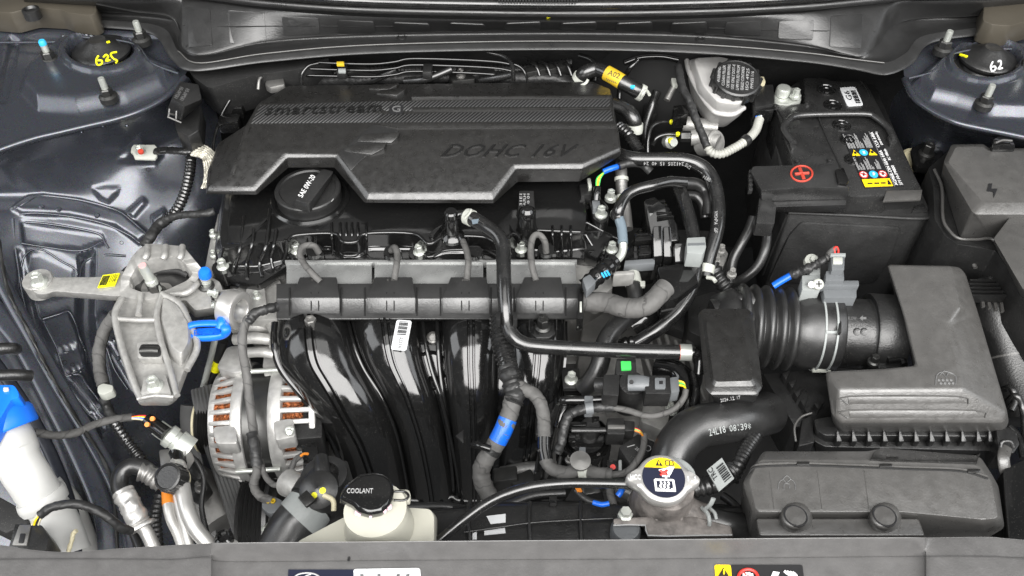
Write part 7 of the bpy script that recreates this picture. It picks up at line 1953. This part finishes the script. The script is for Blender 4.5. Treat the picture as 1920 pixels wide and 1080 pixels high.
# ---------------------------------------------------------------- throttle side: gearbox castings, valves, actuators
gb = thing('gearbox', 'grey cast gearbox housing with ribs under the intake hoses', 'gearbox')
loft('housing', [L(rr([(1100, 560), (1230, 560), (1330, 640), (1330, 780), (1230, 830), (1110, 800), (1080, 700)], 10), -.19), L(rr([(1090, 560), (1240, 560), (1350, 640), (1350, 800), (1230, 850), (1100, 820), (1070, 700)], 10), -.30)], 'alu_dark', gb, .006)
for i in range(6): tube('rib', [(1195 + i * 18, 600 + i * 10, -.178), (1205 + i * 19, 650 + i * 8, -.170), (1225 + i * 19, 710 + i * 8, -.172)], 4, 'alu', gb, seg=8)
prism('casting_face', [(1130, 665), (1200, 665), (1220, 760), (1140, 760)], -.165, .03, 'alu', gb, bevel=.004, r=8)
prism('casting_face', [(1210, 740), (1260, 750), (1250, 810), (1200, 790)], -.165, .03, 'alu', gb, bevel=.004, r=8)
prism('rear_case', [(1110, 420), (1340, 430), (1400, 560), (1330, 640), (1110, 560)], -.175, .1, 'black_matte', gb, bevel=.006)
prism('rear_cover', rr([(1290, 560), (1340, 545), (1380, 580), (1330, 640), (1290, 620)], 8), -.14, .05, 'black_plastic', gb, bevel=.005)
for x, y in ((1256, 764), (1260, 770)): bolt(P(x, y, -.155), 18, gb)
prism('casting_face', [(1060, 470), (1140, 480), (1150, 540), (1120, 560), (1080, 540)], -.112, .03, 'alu', gb, bevel=.003, r=8)

pv = thing('purge_valve', 'black purge solenoid with a long grey plug above the gearbox', 'valve')
p = P(1184, 724, -.100); k = mpp(p)
lathe('solenoid', p, (0, -.2, 1), [(30 * k, -.04), (30 * k, -.004), (28 * k, .004), (24 * k, .008), (0, .010)], 'black_plastic', pv, seg=36)
prism('inlet_block', rr([(1132, 702), (1162, 702), (1160, 742), (1130, 740)], 3), -.085, .03, 'black_plastic', pv, bevel=.002)
tube('inlet_stub', [(1118, 722, -.10), (1128, 722, -.098), (1136, 722, -.096)], 14, 'black_plastic', pv)
tube('cable_arm', [(1178, 718, -.082, 17), (1200, 718, -.080, 17), (1216, 720, -.080, 15)], 16, 'sensor_grey', pv, flat=.7, seg=16)
plv = prism('plug', rr([(1210, 704), (1256, 704), (1258, 738), (1210, 738)], 3), -.076, .022, 'black_plastic', pv, bevel=.0016)
prism('plug_latch', rr([(1228, 708), (1248, 708), (1248, 728), (1228, 728)], 2), -.074, .004, 'sensor_grey', plv, bevel=.0008)
prism('plug_end', rr([(1256, 708), (1272, 706), (1274, 734), (1258, 736)], 2), -.080, .016, 'sensor_grey', pv, bevel=.001)
prism('latch_hole', [(1236, 714), (1243, 714), (1243, 720), (1236, 720)], -.0737, .001, 'black_print', plv, bevel=0)
lathe('arm_hole', P(1184, 716, -.0675), (0, -.3, .9), [(.0022, -.001), (.0022, .0004), (0, .0004)], 'black_print', pv, seg=12)
gc = thing('green_clip_connector', 'small black connector with a bright green lock tab', 'connector')
prism('connector', rr([(1156, 672), (1192, 672), (1194, 702), (1154, 702)], 3), -.090, .03, 'black_plastic', gc, bevel=.0018)
prism('lock_tab', rr([(1164, 677), (1183, 677), (1184, 692), (1165, 693)], 1.5), -.0875, .004, 'green', gc, bevel=.0006)
vb = thing('vacuum_pipe', 'glossy black flattened bracket pipe beneath the purge valve', 'pipe')
tube('pipe', [(1052, 752, -.120), (1066, 750, -.116), (1100, 750, -.114), (1140, 748, -.112), (1152, 742, -.110)], 8, 'gloss_black', vb, seg=14)
tube('pipe', [(1062, 752, -.125), (1054, 776, -.13), (1046, 800, -.14)], 9, 'gloss_black', vb, seg=14)
prism('pipe_clip', rr([(1096, 742), (1112, 742), (1112, 772), (1096, 772)], 2), -.108, .01, 'sensor_grey', vb, bevel=.001)

ta = thing('throttle_actuator', 'round black throttle actuator with a wired black plug', 'actuator')
p = P(1098, 822, -.150); k = mpp(p)
lathe('drum', p, (0, -.15, 1), [(52 * k, -.05), (50 * k, -.01), (48 * k, 0), (44 * k, .003), (42 * k, -.002), (38 * k, .000), (36 * k, .008), (0, .008)], 'gloss_black', ta, seg=52)
lathe('hub', p + Vector((.004, .004, .006)), (0, -.1, 1), [(20 * k, 0), (19 * k, .012), (17 * k, .014), (0, .014)], 'black_plastic', ta, seg=32)
tube('crank', [(1072, 806, -.125), (1100, 806, -.124), (1136, 806, -.124)], 6, 'black_plastic', ta, flat=.7)
for a in ((1068, 790, 1100, 798), (1110, 780, 1124, 792), (1066, 812, 1080, 820)): prism('lever', [(a[0], a[1]), (a[2], a[1]), (a[2], a[3]), (a[0], a[3])], -.128, .01, 'gloss_black', ta, bevel=.001)
prism('plug', rr([(1138, 784), (1170, 784), (1172, 814), (1138, 814)], 3), -.118, .02, 'black_plastic', ta, bevel=.0016)
prism('plug_face', [(1140, 796), (1172, 796), (1172, 803), (1140, 803)], -.1165, .002, 'alu_dark', ta, bevel=.0005)
prism('plug_end', rr([(1168, 788), (1190, 790), (1190, 808), (1170, 808)], 2), -.120, .016, 'black_plastic', ta, bevel=.0012)
prism('drum_clip', rr([(1086, 838), (1098, 838), (1098, 850), (1086, 850)], 2), -.140, .006, 'sensor_grey', ta, bevel=.0008)
lathe('pale_stud', P(1110, 852, -.16), (0, -.3, .9), [(.008, -.005), (.008, .002), (0, .003)], 'clip_white', ta, seg=18)
em = thing('engine_code_plate', 'dark module with printed code and emblem beside the upper radiator hose', 'module')
emm = loft('module_case', [L([(1160, 838), (1196, 812), (1232, 830), (1200, 872), (1180, 870)], -.135), [p + Vector((0, 0, -.03)) for p in L([(1160, 838), (1196, 812), (1232, 830), (1200, 872), (1180, 870)], -.135)]], 'black_matte', em, .002)
decal(on(emm, 1176, 838, .0004), on(emm, 1190, 834, .0004), on(emm, 1170, 829, .0004), 'grey_print', em, 'printed_square')
text('2E 140', on(emm, 1190, 842, .0004), on(emm, 1206, 856, .0004), on(emm, 1194, 838, .0004), 'grey_print', em, depth=.0003)
tube('printed_ring', [tuple(on(emm, 1215 + 5 * math.cos(R(a)), 841 + 5 * math.sin(R(a)), .0004)) + (.0004,) for a in range(0, 375, 30)], 0, 'grey_print', em, world=True, seg=5, sub=2)
sw = thing('small_switch', 'small black switch with a red dot and pale side plate', 'switch')
prism('body', rr([(1138, 862), (1160, 862), (1160, 884), (1138, 884)], 3), -.135, .02, 'gloss_black', sw, bevel=.0015)
prism('side_plate', [(1160, 862), (1166, 862), (1166, 882), (1160, 882)], -.132, .01, 'sensor_light', sw, bevel=.0008)
lathe('red_dot', P(1149, 876, -.134), (0, -.3, .9), [(.0028, -.001), (.0028, .001), (0, .001)], 'red', sw, seg=12)

# ---------------------------------------------------------------- coolant and breather hoses on the gearbox end
ch = thing('coolant_hose', 'large black hose with printed digits looping round the engine end', 'hose')
CH = [(1140, 282, -.045), (1160, 290, -.040), (1190, 298, -.036), (1236, 299, -.036), (1278, 300, -.038), (1312, 310, -.042), (1334, 332, -.048), (1344, 364, -.056), (1347, 400, -.064), (1344, 432, -.072), (1334, 466, -.082), (1326, 496, -.092), (1322, 520, -.100)]
chm = tube('hose', CH, 13.5, 'rubber', ch, seg=24, sub=10)
band('spring_clamp', CH, 13.5, .965, 'clip_white', ch, w=.010, grow=1.15)
tube('clamp_tang', [(1326, 520, -.085), (1336, 522, -.082), (1342, 528, -.082)], 4, 'clip_white', ch, seg=8)
text_on('28240-3J040-MS', chm, (1334, 336), (1286, 305), 6, 'grey_print', chm)
text_on('241205 15 40 24', chm, (1282, 304), (1206, 303), 6, 'grey_print', chm)
text_on('VM>PA GF', chm, (1340, 396), (1339, 438), 6, 'grey_print', chm)
vh = thing('vapour_hose', 'medium black hose arching from a clear blue quick connector', 'hose')
VH = [(1158, 410, -.060), (1161, 392, -.050), (1172, 370, -.044), (1192, 356, -.040), (1222, 348, -.038), (1254, 341, -.040), (1284, 342, -.046)]
tube('hose', VH, 10.5, 'rubber', vh, seg=20)
tube('clear_connector', [(1160, 408, -.058), (1165, 424, -.062), (1167, 440, -.066), (1168, 456, -.070)], 9.5, 'clear_blue', vh, seg=18)
tube('steel_bend', [(1168, 452, -.070), (1168, 468, -.076), (1162, 482, -.080), (1148, 494, -.080)], 8, 'zinc', vh, seg=18)
tube('hose_end', [(1156, 396, -.050), (1154, 404, -.056), (1164, 406, -.056)], 10, 'rubber', vh)
QP = [(1148, 492, -.076), (1136, 504, -.074), (1122, 516, -.074), (1108, 528, -.076), (1096, 538, -.080)]
tube('quick_coupling', QP, 17, 'gloss_black', vh, seg=20, rib=.009, amp=.08)
for f_ in (0, 1, 2): tube('blue_mark', [(1128 + f_ * 5, 512 - f_ * 2, -.0585), (1133 + f_ * 5, 520 - f_ * 2, -.0590)], 2, 'cyan', vh, seg=6)
prism('coupling_latch', rr([(1092, 522), (1106, 514), (1118, 528), (1100, 546)], 3), -.062, .012, 'sensor_grey', vh, bevel=.001)
bh2 = thing('bypass_hose', 'glossy black hose dropping through a grey square clip toward the gearbox', 'hose')
tube('hose', [(1272, 352, -.060), (1282, 376, -.062), (1292, 408, -.066), (1300, 440, -.072), (1305, 480, -.080), (1302, 520, -.088), (1290, 556, -.096), (1264, 592, -.106), (1230, 620, -.116), (1192, 644, -.128)], 13, 'rubber', bh2, seg=22)
prism('square_clip', rr([(1288, 446), (1322, 444), (1324, 464), (1318, 476), (1288, 474)], 2), -.056, .022, 'sensor_light', bh2, bevel=.0014)
prism('clip_groove', [(1290, 456), (1322, 455), (1322, 459), (1290, 460)], -.0552, .001, 'sensor_grey', bh2, bevel=0)
tube('elbow', [(1196, 640, -.126), (1176, 642, -.130), (1166, 646, -.135)], 11, 'gloss_black', bh2, rib=.006, amp=.1)
dh = thing('rear_loop_hose', 'dull black hose looping behind the printed coolant hose', 'hose')
tube('hose', [(1284, 344, -.060), (1306, 346, -.064), (1322, 358, -.070), (1328, 380, -.076), (1328, 404, -.084)], 12, 'rubber_dull', dh, seg=18)
tube('hose', [(1280, 366, -.070), (1304, 368, -.074), (1318, 384, -.08), (1322, 408, -.09)], 9, 'rubber_dull', dh, seg=16)
wh = thing('gearbox_harness', 'thick grey cloth-taped harness leaving the end of the wiring guide', 'wiring harness')
tube('taped_run', [(1088, 566, -.092), (1112, 566, -.090), (1140, 568, -.088), (1166, 576, -.086), (1192, 578, -.084), (1214, 572, -.080), (1232, 556, -.076), (1248, 538, -.074)], 19, 'tape', wh, seg=24, wob=.015)
dh2 = thing('lower_coolant_hose', 'matt black hose running down from under the taped harness', 'hose')
tube('hose', [(1190, 586, -.115), (1164, 604, -.112), (1140, 632, -.112), (1130, 660, -.118), (1122, 690, -.13), (1106, 716, -.145), (1092, 730, -.155)], 18, 'rubber_dull', dh2, seg=24)
ew = thing('outlet_elbow', 'black elbow with a white end cap behind the taped harness', 'elbow')
tube('elbow', [(1186, 525, -.105), (1190, 545, -.105), (1194, 570, -.11)], 15, 'rubber_dull', ew)
tube('white_cap', [(1184, 516, -.103), (1186, 524, -.103), (1188, 534, -.103)], 16, 'clip_white', ew)
prism('cap_tab', [(1200, 526), (1210, 526), (1210, 536), (1200, 536)], -.098, .005, 'clip_white', ew, bevel=.001)
ig = thing('control_module', 'glossy black stepped control module with finned top beside the valve cover', 'module')
prism('module_foot', [(1196, 430), (1226, 424), (1230, 500), (1170, 506), (1172, 470)], -.098, .03, 'gloss_black', ig, bevel=.002)
prism('module_top', [(1208, 374, -.058), (1228, 368, -.056), (1250, 388, -.062), (1270, 420, -.074), (1276, 452, -.084), (1224, 458, -.086), (1214, 412, -.072)], -.070, .04, 'gloss_black', ig, bevel=.002)
for i in range(5): prism('cooling_fin', [(1226 + i * 1.5, 376 + i * 7), (1246 + i * 4, 374 + i * 7), (1248 + i * 4, 378 + i * 7), (1227 + i * 1.5, 380 + i * 7)], -.066, .008, 'gloss_black', ig, bevel=.0006)
prism('reflection_plate', [(1211, 376), (1226, 372), (1230, 398), (1218, 404)], -.0675, .004, 'steel_plate', ig, bevel=.001)  # pale plate stands in for a bright reflection on the gloss black top
prism('module_block', [(1224, 424, -.058), (1242, 422, -.058), (1244, 480, -.080), (1226, 482, -.080)], -.066, .04, 'gloss_black', ig, bevel=.0016)
prism('module_block', [(1243, 424, -.060), (1258, 424, -.060), (1262, 482, -.082), (1245, 482, -.082)], -.068, .04, 'gloss_black', ig, bevel=.0016)
prism('module_block', [(1264, 456, -.066), (1286, 456, -.066), (1286, 490, -.080), (1266, 492, -.080)], -.068, .03, 'gloss_black', ig, bevel=.0016)
prism('lower_panel', [(1234, 500), (1300, 490), (1310, 530), (1270, 560), (1242, 566), (1240, 540)], -.080, .03, 'gloss_black', ig, bevel=.0016)
prism('lower_bar', [(1172, 488), (1228, 484), (1228, 494), (1170, 498)], -.085, .012, 'sensor_grey', ig, bevel=.001)
for a in ((1190, 436, 1224, 452), (1198, 460, 1222, 476), (1150, 508, 1190, 516)): prism('connector', [(a[0], a[1]), (a[2], a[1] - 2), (a[2], a[3] - 2), (a[0], a[3])], -.080, .02, 'gloss_black' if a[1] < 500 else 'alu', ig, bevel=.0016)
sp_ = thing('sensor_pipe', 'pale translucent hose clamped beside the valve cover corner bolts', 'pipe')
SP = [(1164, 306, -.055), (1165, 330, -.062), (1166, 356, -.072), (1172, 392, -.085), (1176, 430, -.095)]
tube('pipe', SP, 11, 'alu_dark', sp_, seg=18)
for f_ in (.25, .5): band('clamp', SP, 11, f_, 'clip_white', sp_, w=.004, grow=1.2)
cs_ = thing('cam_sensor', 'black bolted sensor with green and yellow wires at the valve cover corner', 'sensor')
prism('mount_pad', rr([(1104, 374), (1128, 372), (1142, 388), (1142, 412), (1128, 420), (1112, 410)], 6), -.074, .02, 'valve_black', cs_, bevel=.002)
prism('sensor_head', rr([(1110, 376), (1124, 374), (1126, 388), (1112, 390)], 2), -.064, .012, 'sensor_grey', cs_, bevel=.001)
bolt(P(1127, 402, -.073), 24, cs_)
bolt(P(1145, 370, -.072), 22, cs_)
tube('plug', [(1120, 352, -.056), (1119, 362, -.058), (1118, 376, -.064)], 7, 'gloss_black', cs_)
for i, m_ in enumerate(('green', 'yellow', 'orange', 'green')):
    tube('wire', [(1118 + i * 1.6, 348, -.052), (1120 + i * 2, 334, -.045), (1134, 322, -.042)], 1.6, m_, cs_, seg=6)
tube('blue_sleeve', [(1131, 322, -.042), (1146, 316, -.040), (1162, 311, -.040)], 5.5, 'blue_tape', cs_)
tube('taped_lead', [(1160, 312, -.038), (1180, 306, -.038), (1204, 308, -.042), (1220, 322, -.048)], 8, 'tape_dark', cs_)
prism('white_latch', rr([(1101, 334), (1107, 334), (1110, 350), (1104, 352)], 1.5), -.058, .006, 'clip_white', cs_, bevel=.0006)
prism('plug_body', rr([(1086, 346), (1108, 344), (1110, 364), (1090, 366)], 2), -.064, .015, 'black_plastic', cs_, bevel=.001)
bcab = thing('battery_cable', 'pair of thick matt black battery cables below the terminal cover', 'cable')
tube('cable', [(1436, 418, -.072), (1438, 440, -.085), (1434, 470, -.095), (1420, 500, -.11), (1395, 522, -.125), (1372, 532, -.14)], 9, 'rubber_dull', bcab, seg=16)
tube('cable', [(1412, 408, -.080), (1404, 430, -.088), (1388, 460, -.10), (1374, 490, -.115), (1370, 530, -.135)], 9, 'rubber_dull', bcab, seg=16)
pk = thing('shift_cable_joint', 'ribbed dark boot and pale bolts of the gear cable near the battery sleeve', 'cable joint')
tube('boot', [(1334, 500, -.125), (1346, 518, -.13), (1362, 540, -.14)], 15, 'rubber_dull', pk, rib=.006, amp=.12)
for x, y in ((1352, 470), (1372, 514), (1342, 488)): bolt(P(x, y, -.12), 18, pk, 'alu')
prism('joint_plate', rr([(1336, 478), (1350, 460), (1366, 474), (1356, 500), (1340, 504)], 4), -.126, .01, 'alu', pk, bevel=.0015)
tag(tube('vent_tube', [(1300, 700, -.12), (1306, 730, -.115), (1300, 760, -.12)], 7, 'rubber', seg=12), 'thin black vent tube with yellow marks under the resonator corner', 'hose')
ds = thing('drain_tube', 'broad glossy black inlet tube curving beside the resonator lower corner', 'tube')
tube('tube', [(1230, 690, -.150), (1270, 700, -.145), (1290, 730, -.145), (1290, 780, -.15)], 22, 'gloss_black', ds, seg=20)
tube('tube', [(1220, 590, -.130), (1200, 600, -.130), (1184, 610, -.135)], 26, 'gloss_black', ds, seg=22)

# ---- clutter between the manifold foot and the radiator tank
lw = thing('starter_wiring', 'dark cables, plugs and brackets crowded under the manifold foot', 'wiring')
tube('cable', [(700, 950, -.16), (760, 952, -.155), (830, 950, -.15), (880, 956, -.15), (940, 950, -.15), (1000, 930, -.15), (1060, 925, -.15)], 9, 'rubber_dull', lw, seg=12)
tube('cable', [(760, 948, -.17), (800, 960, -.165), (850, 966, -.16), (900, 958, -.16), (960, 960, -.16)], 7, 'tape_dark', lw, wob=.08)
for i, x in enumerate((790, 828, 866, 972, 1012, 1058)):
    tube('wire', [(x, 940, -.19), (x + 8, 952, -.165), (x + 22, 962, -.15), (x + 30, 975, -.14)], 4, 'rubber', lw, seg=8)
prism('plug', rr([(848, 948), (874, 948), (876, 966), (850, 966)], 3), -.135, .02, 'gloss_black', lw, bevel=.0015)
for x, y in ((950, 905), (985, 915), (1050, 905), (1110, 915)):
    box('bracket', P(x, y, -.20), (.026, .02, .03), 'dark_steel', lw, rot=(.2, .1, x * .01), bevel=.002)
tube('coolant_pipe', [(940, 890, -.24), (1000, 880, -.23), (1060, 890, -.22), (1130, 905, -.21), (1200, 930, -.20)], 15, 'alu_dark', lw, seg=18)
for x, y in ((1068, 862), (1120, 856)): bolt(P(x, y, -.16), 17, lw, 'alu_dark')
tube('cable', [(1290, 640, -.16), (1310, 680, -.165), (1300, 740, -.17), (1250, 790, -.17)], 8, 'rubber_dull', lw, seg=12)
tube('cable', [(1356, 930, -.13), (1380, 950, -.125), (1396, 985, -.12)], 8, 'rubber_dull', lw, seg=12)
finalize()
